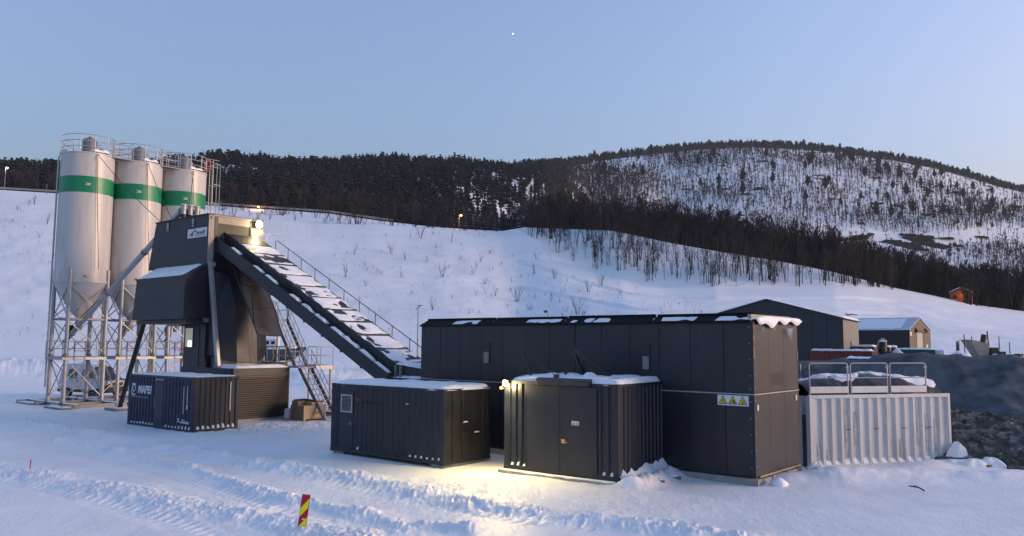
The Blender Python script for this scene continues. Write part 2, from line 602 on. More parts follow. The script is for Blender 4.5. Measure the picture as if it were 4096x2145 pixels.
def text_on_front(t, name, txt, x, y, z, width, height, m, parent, shear=0.0, bold=0.0):
    """lettering standing on a wall that faces -y; (x, z) is its lower left corner"""
    me = text_mesh(txt, 1.0, m, shear, bold)
    co = np.zeros(len(me.vertices) * 3)
    me.vertices.foreach_get('co', co)
    co = co.reshape(-1, 3)
    lo, hi = co.min(0), co.max(0)
    o = t.get('_o') or (0, 0, 0)
    out = np.zeros_like(co)
    out[:, 0] = x + (co[:, 0] - lo[0]) / (hi[0] - lo[0]) * width - o[0]
    out[:, 1] = y + co[:, 2] * -1.0 - o[1]
    out[:, 2] = z + (co[:, 1] - lo[1]) / (hi[1] - lo[1]) * height - o[2]
    me.vertices.foreach_set('co', out.ravel())
    me.update()
    ob = link(bpy.data.objects.new(name, me), parent)
    return ob


def flat_on_front(t, name, polys, y, m, parent, th=0.004):
    """thin plates of (x, z) outlines standing on a wall that faces -y"""
    mb = MB(t)
    for p in polys:
        mb.prism(p, 'y', y - th, y)
    return mb.build(name, m, parent)


def lamp_light(name, loc, energy, col, radius=0.08, parent=None, spot=None):
    d = bpy.data.lights.new(name, 'SPOT' if spot else 'POINT')
    d.energy = energy
    d.color = col
    d.shadow_soft_size = radius
    o = bpy.data.objects.new(name, d)
    link(o, parent)
    o.location = loc
    if spot:
        d.spot_size = math.radians(spot[0])
        d.spot_blend = 0.6
        o.rotation_euler = (-Vector(spot[1])).to_track_quat('Z', 'Y').to_euler()
    return o

# ================================================================== the ground and the hills
def ctrl(tab):
    """photograph outline -> (t = x / y, slope = rise / y) table"""
    r = [ray(u, v) for u, v in tab]
    t = np.array([q[0] / q[1] for q in r])
    s = np.array([q[2] / q[1] for q in r])
    o = np.argsort(t)
    return t[o], s[o]


def dtab(tab):
    t = np.array([ray(u, 700)[0] / ray(u, 700)[1] for u, _ in tab])
    return t, np.array([d for _, d in tab], float)


CREST = ctrl([(-900, 455), (-400, 470), (0, 481), (150, 491), (300, 506), (420, 520), (540, 545), (663, 555), (787, 565), (941, 567), (1084, 576), (1187, 583),
              (1265, 585), (1300, 577), (1355, 609), (1404, 643), (1438, 660), (1502, 687), (1565, 700), (1589, 711), (1670, 722),
              (1833, 726), (2000, 724), (2160, 722), (2254, 730), (2351, 748), (2460, 773), (2576, 792), (2900, 830), (3400, 850)])
CREST_D = dtab([(-900, 300), (1300, 300), (1400, 278), (1589, 250), (1800, 240), (2100, 246), (2254, 262), (3400, 262)])
BANK = ctrl([(-900, 452), (-400, 467), (0, 478), (150, 487), (540, 517), (650, 525), (828, 537), (960, 556), (1084, 570), (1187, 578), (1265, 581),
             (1320, 572), (1540, 580), (1687, 611), (1809, 633), (1950, 655), (2096, 684), (2205, 712), (2254, 725), (2351, 744),
             (2460, 768), (2576, 783), (2900, 822), (3400, 845)])
BANK_D = dtab([(-900, 325), (1265, 325), (1320, 318), (1540, 292), (1809, 276), (2100, 272), (2254, 276), (3400, 276)])
RIDGE = ctrl([(-900, 430), (0, 444), (150, 446), (540, 432), (700, 438), (850, 436), (1000, 430), (1100, 437), (1200, 436), (1290, 440), (1350, 434), (1400, 426),
              (1450, 418), (1500, 409), (1600, 396), (1700, 384), (1800, 377), (1850, 374), (1950, 375), (2050, 381), (2150, 393),
              (2250, 406), (2350, 425), (2450, 453), (2540, 478), (2576, 486), (2900, 560), (3400, 640)])
RIDGE_D = dtab([(-900, 700), (1150, 780), (1350, 980), (1500, 1250), (1700, 1350), (3400, 1350)])
BASE_D = dtab([(-900, 350), (1150, 352), (1350, 420), (1500, 640), (1700, 700), (3400, 700)])


def sm(x, a, b):
    q = np.clip((x - a) / (b - a), 0, 1)
    return q * q * (3 - 2 * q)


def controls(t):
    """control depths and heights of the terrain along the sight lines t"""
    R = sm(t, 0.12, 0.42)
    d_foot = 186 - 40 * sm(t, 0.0, 0.2)
    dc = np.interp(t, *CREST_D)
    zc = CAM_H + dc * np.interp(t, *CREST)
    db = np.interp(t, *BANK_D)
    zb = CAM_H + db * np.interp(t, *BANK)
    dbase = np.interp(t, *BASE_D)
    dr = np.interp(t, *RIDGE_D)
    zr = CAM_H + dr * np.interp(t, *RIDGE)
    far = sm(t, -0.02, 0.16)
    zbase = zb + (dbase - db) * (0.04 * (1 - far) + 0.02 * far) - 2 * far
    D = [np.full_like(t, 0.0), np.full_like(t, 62.0), np.full_like(t, 82.0), d_foot, dc, db, db + 14, dbase, dr, dr + 120, np.full_like(t, 3500.0)]
    Z = [np.zeros_like(t), np.zeros_like(t), 1.15 * R, 0.4 + 1.6 * R, zc, zb, zb - 0.4, zbase, zr, zr - 18, zr * 0.1]
    return D, Z


def terrain(x, y):
    x, y = np.asarray(x, float), np.asarray(y, float)
    t = x / np.maximum(y, 1.0)
    D, Z = controls(t)
    z = np.zeros_like(t)
    for k in range(len(D) - 1):
        s = (y - D[k]) / np.maximum(D[k + 1] - D[k], 0.5)
        on = (s >= 0) & (s < 1)
        e = s
        if k == 3:      # the long snow slope: soft foot, faint terraces
            e = s * 0.86 + 0.14 * s * s
            bumps = sum(0.34 * np.exp(-((s - c - 0.05*np.sin(x*0.006)) / 0.010) ** 2) - 0.28 * np.exp(-((s - c - 0.05*np.sin(x*0.006) + 0.025) / 0.014) ** 2) for c in (0.33, 0.56, 0.78))
            soft = (1.6 * (fbm(x * 0.03, y * 0.05, 21, 4) - 0.5) + 0.55 * (billow(x * 0.11, y * 0.3, 23, 4) - 0.5)) * np.clip(s * (1 - s) * 5, 0, 1)
            zs = sum(CAM_H + np.interp(t + q, *CREST_D) * np.interp(t + q, *CREST) for q in (-0.09, -0.06, -0.03, 0.0, 0.03, 0.06, 0.09)) / 7.0
            zt = zs + (Z[k + 1] - zs) * np.clip(s, 0, 1) ** 3
            z = np.where(on, Z[k] + (zt - Z[k]) * e + bumps + soft, z)
            continue
        if k == 7:      # wooded hills: rounded towards the ridge
            e = 1 - (1 - np.clip(s, 0, 1)) ** 1.25
            rough = 14 * (fbm(x * 0.012, y * 0.012, 31, 4) - 0.5) * np.clip(s * (1 - s) * 4, 0, 1)
            z = np.where(on, Z[k] + (Z[k + 1] - Z[k]) * e + rough, z)
            continue
        z = np.where(on, Z[k] + (Z[k + 1] - Z[k]) * e, z)
    return z


def seg_dist(x, y, pts):
    """distance to a polyline and arc length of the nearest point"""
    best = np.full_like(x, 1e9)
    arc = np.zeros_like(x)
    side = np.zeros_like(x)
    acc = 0.0
    for (ax, ay), (bx, by) in zip(pts[:-1], pts[1:]):
        L = math.hypot(bx - ax, by - ay)
        ux, uy = (bx - ax) / L, (by - ay) / L
        s = np.clip((x - ax) * ux + (y - ay) * uy, 0, L)
        dx, dy = x - ax - ux * s, y - ay - uy * s
        d = np.hypot(dx, dy)
        on = d < best
        best = np.where(on, d, best)
        arc = np.where(on, acc + s, arc)
        side = np.where(on, np.sign(ux * (y - ay) - uy * (x - ax)) * d, side)
        acc += L
    return best, arc, side


BERMS = [  # rough windrows of ploughed snow: path, half width, height, lumpiness
    ([(-26, 42.5), (-19.9, 37.6), (-15.2, 34.0), (-11.3, 30.6), (-8.5, 28.1), (-6.6, 26.7), (-5.0, 25.6), (-3.3, 23.9), (-1.9, 22.2), (-0.9, 21.2), (0.3, 20.6),
      (1.6, 19.9), (3.0, 19.1), (5.0, 18.0)], 0.66, 0.19, 1.0),
    ([(-19, 34), (-16.2, 32.2), (-13, 29.6), (-11.3, 28), (-9.1, 25.4), (-7, 23.1), (-5.9, 21.9), (-4.5, 20.8), (-3.3, 19.9), (-2.5, 18.9)], 0.40, 0.16, 1.0),
    ([(-24, 31), (-16.8, 26.9), (-15, 25.6), (-13, 24.3), (-11, 23.0), (-9.3, 21.8), (-7.3, 20.6), (-5.5, 19.4), (-4.5, 18.4), (-3, 17)], 0.80, 0.16, 0.9),
    ([(-1.9, 18.9), (-1.45, 18.8), (-0.9, 18.5)], 0.35, 0.18, 1.0),
    ([(-34, 41), (-27, 36.5), (-21, 33)], 0.8, 0.14, 0.8),
]
TRACKS = [  # wheel ruts with tread marks
    ([(-26, 41.4), (-19.4, 36.4), (-14.6, 32.8), (-10.6, 29.4), (-8.1, 27.2), (-6.1, 25.3), (-4.4, 23.5), (-3.0, 22.3), (-1.7, 21.2), (0, 19.9), (2, 18.8)], 0.42),
    ([(-22, 29), (-14.8, 24.3), (-13.0, 23.1), (-11.2, 21.8), (-9.4, 20.5), (-8.0, 19.3), (-6.6, 17.8)], 0.40),
    ([(-24, 36), (-17, 31.2), (-12.6, 27.6), (-9.6, 24.6), (-7.6, 22.4), (-6, 20.6), (-4.4, 19)], 0.35),
]


def near_detail(x, y):
    fade = np.clip((75 - y) / 40, 0, 1)
    z = 0.10 * (fbm(x * 0.16, y * 0.16, 1, 3) - 0.5)
    z += 0.03 * (fbm(x * 0.9, y * 0.9, 2, 3) - 0.5) * np.clip((60 - y) / 30, 0, 1)
    lump = billow(x * 2.2, y * 2.2, 5, 4)
    fine = billow(x * 6.5, y * 6.0, 8, 3)
    inb = np.zeros_like(x)
    for pts, w, h, rough in BERMS:
        d, a, sd = seg_dist(x, y, pts)
        ww = w * (0.75 + 0.6 * vnoise(a * 0.8, a * 0 + 3.3, int(w * 100)))
        d = np.maximum(0, d + 0.55 * w * (fbm(x * 1.1, y * 1.1, 44, 3) - 0.5) * 2 + 0.25 * w * (vnoise(x * 4, y * 4, 46) - 0.5))
        prof = np.exp(-(d / ww) ** 2 * 1.3)
        gap = 0.55 + 0.65 * vnoise(a * 1.3, a * 0 + 7.7, int(h * 100))
        z += prof * h * gap * (0.55 + rough * (0.50 * lump ** 1.5 + 0.70 * fine ** 1.6)) + prof * 0.035 * (billow(x * 13, y * 9, 12, 2) - 0.5)
        inb = np.maximum(inb, prof)
    for pts, w in TRACKS:
        d, a, sd = seg_dist(x, y, pts)
        prof = np.exp(-(d / w) ** 4)
        tread = 0.5 + 0.5 * np.sin(2 * np.pi * (a / 0.34 + np.abs(sd) * 1.1))
        z += prof * (1 - inb) * (-0.05 + 0.055 * tread * fade)
    # trodden, churned snow round the containers
    churn = np.exp(-(((x + 0.6) / 3.6) ** 2 + ((y - 24.2) / 2.2) ** 2)) + 0.8 * np.exp(-(((x + 11) / 5) ** 2 + ((y - 39.5) / 5) ** 2)) \
        + 0.35 * np.exp(-(((x + 20) / 9) ** 2 + ((y - 36) / 5) ** 2)) + 0.5 * np.exp(-(((x - 1.5) / 4.0) ** 2 + ((y - 21.4) / 1.6) ** 2))
    churn = np.clip(churn, 0, 1)
    z += churn * (1 - inb) * (0.16 * (billow(x * 1.7, y * 1.7, 15, 4) - 0.55) + 0.05 * (fine - 0.5))
    # long shallow ruts along the road
    d, a, sd = seg_dist(x, y, [(-30, 38), (-20, 32.6), (-14, 28.6), (-9.5, 24.4), (-6, 20.4), (-3, 17)])
    rut = np.clip(1 - np.abs(sd) / 3.4, 0, 1) * (1 - inb) * np.clip((48 - y) / 14, 0, 1)
    z += rut * (0.030 * (vnoise(sd * 2.3, a * 0.05, 51) - 0.5) + 0.022 * (vnoise(sd * 6.0, a * 0.10, 52) - 0.5) + 0.02 * (fine - 0.5) * (vnoise(sd * 1.4, a * 0.4, 53) > 0.6))
    # faint crust everywhere
    z += 0.012 * (billow(x * 3.1, y * 1.2, 18, 3) - 0.5) * np.clip((40 - y) / 20, 0, 1)
    # drift along the white bin and the end of the long building
    d, a, sd = seg_dist(x, y, [(8.8, 25.8), (10.8, 26.4), (13.2, 27.4), (15.2, 28.9), (16.4, 29.2)])
    z += 0.24 * np.exp(-(d / 0.8) ** 2) * (0.6 + 0.6 * fbm(x * 0.9, y * 0.9, 25, 3))
    d, a, sd = seg_dist(x, y, [(10.3, 25.7), (13.2, 26.3), (16.5, 26.6), (18.6, 25.6)])
    z += 0.20 * np.exp(-(d / 0.8) ** 2) * (0.4 + 0.9 * fbm(x * 1.2, y * 1.2, 27, 3))
    # drift piled against the side of the door container
    d, a, sd = seg_dist(x, y, [(3.6, 24.3), (4.7, 25.8), (5.6, 26.9)])
    z += 0.30 * np.exp(-(d / 0.40) ** 2) * (0.4 + 0.9 * billow(x * 2.0, y * 2.0, 33, 3))
    # ploughed heaps in the yard behind
    for cx, cy, r, h in ((-22, 84, 7, 1.6), (-14, 92, 6, 1.3), (-58, 92, 12, 1.8), (-75, 100, 10, 1.5), (-47, 105, 9, 0.9), (-30, 120, 14, 1.1), (-2, 120, 10, 2.2),
                         (-16.5, 75, 5, 1.0), (38, 74, 4.0, 2.0), (35, 71, 3, 1.4)):
        e = np.exp(-(((x - cx) / r) ** 2 + ((y - cy) / (r * 0.8)) ** 2))
        z += h * e * (0.6 + 0.8 * fbm(x * 0.5, y * 0.5, 40, 4))
    return z


def grid_faces(nr, nc):
    i = np.arange(nr * nc).reshape(nr, nc)
    return np.stack([i[:-1, :-1], i[:-1, 1:], i[1:, 1:], i[1:, :-1]], -1).reshape(-1, 4)


def build_ground():
    NEAR0, NEAR1 = 12.5, 135.0
    rows = 1.0 / np.linspace(1 / NEAR0, 1 / NEAR1, 350)
    tt = np.concatenate([np.linspace(-3.2, -0.86, 16)[:-1], np.linspace(-0.86, 0.86, 1230), np.linspace(0.86, 3.2, 16)[1:]])
    T, Y = np.meshgrid(tt, rows)
    X = T * Y
    Z = terrain(X, Y) + near_detail(X, Y)
    V = np.stack([X, Y, Z], -1).reshape(-1, 3)
    me = fast_mesh('ground', V, grid_faces(*T.shape), [M_SNOW], smooth=True)
    tag(link(bpy.data.objects.new('ground', me)), kind='structure')
    # the slopes and hills beyond
    rows = np.concatenate([np.linspace(134.9, 360, 190), np.linspace(364, 1460, 170), np.linspace(1500, 3500, 12)])
    tt = np.concatenate([np.linspace(-2.6, -0.9, 24)[:-1], np.linspace(-0.9, 0.9, 520), np.linspace(0.9, 2.6, 24)[1:]])
    T, Y = np.meshgrid(tt, rows)
    X = T * Y
    near = near_detail(X, Y) * (Y < 140)
    Z = terrain(X, Y) + near
    V = np.stack([X, Y, Z], -1).reshape(-1, 3)
    me = fast_mesh('hillside', V, grid_faces(*T.shape), [M_SNOWFAR], smooth=True)
    tag(link(bpy.data.objects.new('hillside', me)), kind='structure')
    # flat snow behind and beside the camera
    tt = np.linspace(-300, 300, 25)
    X, Y = np.meshgrid(np.linspace(-900, 900, 41), np.linspace(-900, 60, 25))
    Z = -0.35 + 0 * X
    V = np.stack([X, Y, Z], -1).reshape(-1, 3)
    me = fast_mesh('snow_plain', V, grid_faces(*X.shape), [M_SNOWFAR], smooth=True)
    tag(link(bpy.data.objects.new('snow_plain', me)), kind='structure')


build_ground()


# ------------------------------------------------------------------ woods
def tri_template(fn, seed):
    rs = np.random.default_rng(seed)
    V, F, M = [], [], []

    def tri(a, b, c, m=0):
        n = len(V)
        V.extend([a, b, c])
        F.append((n, n + 1, n + 2))
        M.append(m)

    def stick(p, q, r0, r1, m=0, n=3):
        p, q = np.array(p, float), np.array(q, float)
        d = q - p
        d /= np.linalg.norm(d) + 1e-9
        u = np.cross(d, (0.3, 0.9, 0.2))
        u /= np.linalg.norm(u)
        w = np.cross(d, u)
        k = len(V)
        for c, r in ((p, r0), (q, r1)):
            for i in range(n):
                a = 2 * math.pi * i / n
                V.append(c + u * (math.cos(a) * r) + w * (math.sin(a) * r))
        for i in range(n):
            j = (i + 1) % n
            F.append((k + i, k + j, k + n + j))
            F.append((k + i, k + n + j, k + n + i))
            M.extend([m, m])
    fn(rs, tri, stick)
    return np.array(V, float), np.array(F, int), np.array(M, int)


def conifer(rs, tri, stick, levels=7, per=5, width=0.19, snow=0.16, base=0.16, pine=False):
    stick((0, 0, 0), (0, 0, 0.96), 0.014, 0.003, 0)
    for L in range(levels):
        f = L / (levels - 1)
        z = base + (0.95 - base) * f
        r = width * ((1 - f) ** 0.8 * 0.92 + 0.07)
        if pine:
            r = width * (0.45 + 0.75 * math.sin(math.pi * (0.25 + 0.75 * f) ** 1.2)) * (0.6 + 0.6 * rs.random())
        off = rs.random() * 6.28
        for k in range(per):
            a = off + 6.283 * k / per + rs.normal(0, 0.25)
            rr = r * (0.7 + 0.6 * rs.random())
            dz = 0.07 + 0.05 * rs.random()
            ca, sa = math.cos(a), math.sin(a)
            wv = 0.42 * rr + 0.012
            tip = (ca * rr, sa * rr, z - dz * (0.7 if not pine else -0.1))
            l = (ca * rr * 0.35 - sa * wv, sa * rr * 0.35 + ca * wv, z - dz * 0.55)
            q = (ca * rr * 0.35 + sa * wv, sa * rr * 0.35 - ca * wv, z - dz * 0.55)
            top = (0, 0, z + 0.05)
            m = 1 if rs.random() < snow else 0
            tri(top, l, tip, m)
            tri(top, tip, q, m)
            tri(l, (0, 0, z - dz * 1.2), tip, 0)


def bare_tree(rs, tri, stick, stems=3, lean=0.2, twigs=16, rad=0.010, m2=1):
    for s in range(stems):
        a = rs.random() * 6.283
        le = lean * (0.3 + 0.9 * rs.random())
        p = np.array([math.cos(a) * 0.012 * stems, math.sin(a) * 0.012 * stems, -0.02])
        top = 0.72 + 0.28 * rs.random()
        n = 4
        pts = []
        for i in range(n + 1):
            f = i / n
            pts.append(p + np.array([math.cos(a) * le * f ** 1.4 * top + rs.normal(0, 0.012) * f, math.sin(a) * le * f ** 1.4 * top + rs.normal(0, 0.012) * f, f * top]))
        for i in range(n):
            stick(pts[i], pts[i + 1], rad * (1 - 0.8 * i / n), rad * (1 - 0.8 * (i + 1) / n), 0)
        for k in range(twigs):
            f = 0.25 + 0.72 * rs.random()
            j = min(n - 1, int(f * n))
            q = pts[j] + (pts[j + 1] - pts[j]) * (f * n - j)
            b = rs.random() * 6.283
            ln = (0.10 + 0.20 * rs.random()) * (1.15 - f * 0.6)
            e = q + np.array([math.cos(b) * ln * 0.62, math.sin(b) * ln * 0.62, ln * (0.75 + 0.4 * rs.random())])
            stick(q, e, rad * 0.30, rad * 0.08, m2)
            for h in range(2):
                b2 = b + rs.normal(0, 0.9)
                g = q + (e - q) * (0.35 + 0.5 * rs.random())
                e2 = g + np.array([math.cos(b2) * ln * 0.35, math.sin(b2) * ln * 0.35, ln * 0.45])
                tri(tuple(g), tuple(e2), tuple(g + np.array([0.004, 0.004, 0.012])), m2)


def wood_tree(rs, tri, stick, n=18):
    top = np.array([rs.normal(0, 0.07), rs.normal(0, 0.07), 1.0])
    stick((0, 0, -0.03), top, 0.012, 0.003, 0)
    for k in range(n):
        f = 0.22 + 0.70 * rs.random()
        a = rs.random() * 6.283
        ln = (0.14 + 0.16 * rs.random()) * (1.2 - 0.6 * f)
        q = top * f
        e = q + np.array([math.cos(a) * ln * 0.55, math.sin(a) * ln * 0.55, ln])
        tri(tuple(q), tuple(e), tuple(q + (e - q) * 0.6 + np.array([0.012, 0.012, 0.03])), 1)
        tri(tuple(q + (e - q) * 0.4), tuple(e + np.array([rs.normal(0, 0.05), rs.normal(0, 0.05), 0.03])), tuple(q + (e - q) * 0.5 + np.array([0.01, -0.01, 0.0])), 1)


def spike(rs, tri, stick):
    """a thin bare tree seen from more than a kilometre"""
    top = np.array([rs.normal(0, 0.09), rs.normal(0, 0.09), 1.0])
    stick((0, 0, -0.05), top, 0.030, 0.010, 0)
    for k in range(4):
        f = 0.35 + 0.5 * rs.random()
        a = rs.random() * 6.283
        q = top * f
        tri(tuple(q), tuple(q + np.array([math.cos(a) * 0.20, math.sin(a) * 0.20, 0.26])), tuple(q + np.array([0, 0, 0.10])), 0)


def boulder(rs, tri, stick):
    n = 7
    ring = []
    for lv, (zz, rr) in enumerate(((-0.25, 1.0), (0.2, 0.92), (0.42, 0.5))):
        ring.append([np.array([math.cos(6.283 * i / n) * rr * (0.7 + 0.6 * rs.random()), math.sin(6.283 * i / n) * rr * (0.7 + 0.6 * rs.random()) * 0.6, zz + 0.2 * rs.normal()]) for i in range(n)])
    for a, b in ((0, 1), (1, 2)):
        for i in range(n):
            j = (i + 1) % n
            tri(ring[a][i], ring[a][j], ring[b][j])
            tri(ring[a][i], ring[b][j], ring[b][i])
    for i in range(1, n - 1):
        tri(ring[2][0], ring[2][i], ring[2][i + 1])


def merge(name, temps, X, Y, S, mats, sink=0.0, sxy=None, rot=None, label=None, cat=None, kind='stuff', zoff=0.0):
    n = len(X)
    Z = terrain(X, Y) - sink + zoff
    which = RNG.integers(0, len(temps), n)
    R = RNG.random(n) * 6.283 if rot is None else rot
    SX = S if sxy is None else sxy
    Vs, Fs, Ms = [], [], []
    acc = 0
    for k, (tv, tf, tm) in enumerate(temps):
        id_ = np.nonzero(which == k)[0]
        if len(id_) == 0:
            continue
        c, s = np.cos(R[id_])[:, None], np.sin(R[id_])[:, None]
        vx = tv[None, :, 0] * SX[id_][:, None]
        vy = tv[None, :, 1] * SX[id_][:, None]
        V = np.stack([vx * c - vy * s + X[id_][:, None], vx * s + vy * c + Y[id_][:, None], tv[None, :, 2] * S[id_][:, None] + Z[id_][:, None]], -1)
        F = tf[None] + (np.arange(len(id_)) * len(tv))[:, None, None] + acc
        Vs.append(V.reshape(-1, 3))
        Fs.append(F.reshape(-1, 3))
        Ms.append(np.tile(tm, len(id_)))
        acc += V.shape[0] * V.shape[1]
    me = fast_mesh(name, np.concatenate(Vs), np.concatenate(Fs), mats, np.concatenate(Ms))
    o = link(bpy.data.objects.new(name, me))
    return tag(o, label, cat, None, kind)


def photo_uv(x, y, z):
    c, s = math.cos(PITCH), math.sin(PITCH)
    zz = z - CAM_H
    d = y * c + zz * s
    q = -y * s + zz * c
    X, Y = FOC * x / d, FOC * q / d
    cr, sr = math.cos(ROLL), math.sin(ROLL)
    k = 2576.0 / 4096.0
    return (2048 + X * cr - Y * sr) * k, (1072.5 - (X * sr + Y * cr)) * k


def scatter(n, t0, t1, dfun, seed, power=1.0):
    """n points between sight lines t0..t1; dfun(t, r) gives the depth for r in 0..1"""
    rs = np.random.default_rng(seed)
    t = t0 + (t1 - t0) * rs.random(n)
    y = dfun(t, rs.random(n) ** power)
    return t * y, y, rs


def hill_depth(t, r):
    D, Z = controls(t)
    return D[7] - 2 + (D[8] + 15 - D[7]) * r


SPRUCE = [tri_template(lambda a, b, c: conifer(a, b, c, 6, 4, 0.19, 0.07), 100 + i) for i in range(6)]
PINE = [tri_template(lambda a, b, c: conifer(a, b, c, 5, 5, 0.22, 0.05, 0.40, True), 200 + i) for i in range(6)]
SNOWY = [tri_template(lambda a, b, c: conifer(a, b, c, 8, 6, 0.21, 0.62, 0.06), 300 + i) for i in range(4)]
BARE = [tri_template(lambda a, b, c: bare_tree(a, b, c, 2 + i % 2, 0.22, 12), 400 + i) for i in range(5)]
WOODT = [tri_template(wood_tree, 450 + i) for i in range(8)]
SPIKE = [tri_template(spike, 500 + i) for i in range(6)]
BOULD = [tri_template(boulder, 600 + i) for i in range(5)]


def build_woods():
    # the dark conifer wood on the left-hand hill
    x, y, rs = scatter(9500, -0.82, 0.10, hill_depth, 1)
    u, v = photo_uv(x, y, terrain(x, y))
    keep = (u < 1390 + 60 * rs.random(len(u)))
    gap = fbm(x * 0.02, y * 0.012, 77, 3)
    clear = (gap > 0.70) & (u > 1130) & (v > 470) & (rs.random(len(u)) < 0.7)
    keep &= ~clear
    x, y = x[keep], y[keep]
    S = 6.5 + 7.5 * rs.random(len(x)) ** 1.4
    merge('conifer_wood', SPRUCE[:4] + PINE[:4], x, y, S, [M_CONIF, M_CONSNOW], sink=0.4,
          label='dense dark conifer wood covering the hill behind the silos', cat='wood')
    # brown birch fringe along the foot of that wood
    x, y, rs = scatter(2200, -0.9, 0.06, lambda t, r: np.interp(t, *BANK_D) + 14 + 46 * r, 2)
    S = 7 + 6 * rs.random(len(x))
    merge('birch_fringe', WOODT, x, y, S, [M_TWIG, M_TWIG], label='bare brown birch fringe along the road below the conifer wood', cat='wood')
    # ridge of the right-hand hill
    x, y, rs = scatter(2300, 0.0, 0.95, lambda t, r: controls(t)[0][8] - 42 + 60 * r, 3)
    u, v = photo_uv(x, y, terrain(x, y))
    S = 9 + 7 * rs.random(len(x))
    merge('ridge_pines', PINE + SPRUCE[:1], x, y, S, [M_CONIF, M_CONSNOW], sink=0.4,
          label='dark pines lining the top of the round hill', cat='wood')
    # bare saplings all over the snowy face
    x, y, rs = scatter(60000, 0.02, 0.85, hill_depth, 4, 1.1)
    u, v = photo_uv(x, y, terrain(x, y))
    dens = fbm(x * 0.006, y * 0.006, 88, 3)
    off = (u > 2100) & (np.abs(v - 603 - 10 * np.sin(u / 70)) < 22) & (rs.random(len(x)) < 0.9)
    s_ = np.clip((y - np.interp(x / y, *BASE_D)) / (np.interp(x / y, *RIDGE_D) - np.interp(x / y, *BASE_D)), 0, 1)
    keep = (u > 1370) & ~off & (rs.random(len(x)) < 1 - 0.5 * np.clip((u - 2100) / 250, 0, 1)) & (rs.random(len(x)) < (1 - 0.75 * sm(s_, 0.55, 0.95))) & (rs.random(len(x)) < np.clip((dens - 0.22) * 2.2, 0.3, 0.85))
    x, y = x[keep], y[keep]
    S = 4.5 + 8.0 * rs.random(len(x))
    merge('hillside_saplings', SPIKE, x, y, S, [M_STEM], sxy=S * 1.25, label='thin bare saplings scattered over the snowy hill face', cat='wood')
    # denser conifer patches low on the right and on the left shoulder
    x, y, rs = scatter(5200, 0.05, 0.95, hill_depth, 5)
    u, v = photo_uv(x, y, terrain(x, y))
    p = 0.0 + 0.34 * np.clip((u - 2150) / 300, 0, 1) * np.clip((v - 425 - (u - 2150) * 0.12) / 60, 0, 1) * (v < 600)
    p = np.maximum(p, np.clip((1480 - u) / 120, 0, 1) * np.clip((500 - v) / 60, 0, 1) * 0.8)
    p = np.maximum(p, np.exp(-(((u - 1560) / 50) ** 2 + ((v - 455) / 30) ** 2)) * 0.35)
    p = np.maximum(p, (v > 545 + (u - 1500) * 0.06) * 0.25)
    keep = (rs.random(len(x)) < p) & (u > 1340) & ~((u > 2100) & (np.abs(v - 603) < 24))
    x, y = x[keep], y[keep]
    S = 8 + 7 * rs.random(len(x))
    merge('lower_pines', PINE + SPRUCE[:2], x, y, S, [M_CONIF, M_CONSNOW], sink=0.4,
          label='dark pine groups low on the right flank of the round hill', cat='wood')
    # rock ledges
    x, y, rs = scatter(900, 0.08, 0.9, hill_depth, 6)
    u, v = photo_uv(x, y, terrain(x, y))
    band = (np.abs((v - (455 + 20 * np.sin(u / 90))) % 62) < 16)
    cliff = (u > 2120) & (np.abs(v - (600 + 8 * np.sin(u / 40))) < 16)
    keep = (u > 1420) & (band & (rs.random(len(x)) < 0.55))
    x1, y1 = x[keep], y[keep]
    S = 1.2 + 2.2 * rs.random(len(x1))
    merge('rock_ledges', BOULD, x1, y1, S, [M_LEDGE], sxy=4 + 7 * rs.random(len(x1)), rot=rs.normal(0, 0.15, len(x1)),
          label='dark rock ledges breaking through the snow on the round hill', cat='rock')
    x, y, rs = scatter(16000, 0.36, 0.80, lambda t, r: 690 + 200 * r, 7)
    u, v = photo_uv(x, y, terrain(x, y))
    keep = (u > 2110) & (np.abs(v - (603 + 6 * np.sin(u / 40))) < np.clip((u - 2110) / 9, 2, 22))
    keep &= fbm(x * 0.03, y * 0.06, 5, 4) > 0.47
    x, y = x[keep][:1600], y[keep][:1600]
    S = 1.5 + 2.5 * rs.random(len(x))
    merge('cliff_rocks', BOULD, x, y, S, [M_LEDGE], sxy=1.2 + 3.6 * rs.random(len(x)) ** 2, rot=rs.normal(0, 0.25, len(x)),
          label='broken dark cliff below the pines at the right edge', cat='rock')
    # brown birch wood on the flat behind the bank
    x, y, rs = scatter(9000, 0.0, 0.95, lambda t, r: np.interp(t, *BANK_D) + 5 + 150 * r ** 1.3, 8)
    u, v = photo_uv(x, y, terrain(x, y))
    keep = (u > 1330)
    x, y = x[keep], y[keep]
    S = 9.5 + 7 * rs.random(len(x))
    merge('birch_wood', WOODT, x, y, S, [M_TWIG, M_TWIG], label='dense brown leafless birch wood between the snow bank and the round hill', cat='wood')
    x, y, rs = scatter(330, 0.12, 0.95, lambda t, r: np.interp(t, *BANK_D) + 4 + 90 * r, 9)
    S = 11 + 6 * rs.random(len(x))
    merge('pale_birches', BARE[:3], x, y, S, [M_TWIGG, M_TWIG], label='taller pale stemmed birches within the brown wood', cat='wood')
    x, y, rs = scatter(130, 0.20, 0.95, lambda t, r: np.interp(t, *BANK_D) + 8 + 120 * r, 10)
    S = 8 + 6 * rs.random(len(x))
    merge('wood_spruces', SPRUCE + SNOWY, x, y, S, [M_CONIF, M_CONSNOW], label='dark spruces standing among the brown birches', cat='wood')
    # young snow-laden spruces by the road
    x, y, rs = scatter(260, -0.10, 0.02, lambda t, r: np.interp(t, *BANK_D) + 16 + 45 * r, 12)
    u, v = photo_uv(x, y, terrain(x, y))
    S = 6 + 4 * rs.random(len(x))
    merge('young_spruces', SNOWY, x, y, S, [M_CONIF, M_CONSNOW], sink=0.2, label='young spruces dusted with snow beside the hill road', cat='wood')


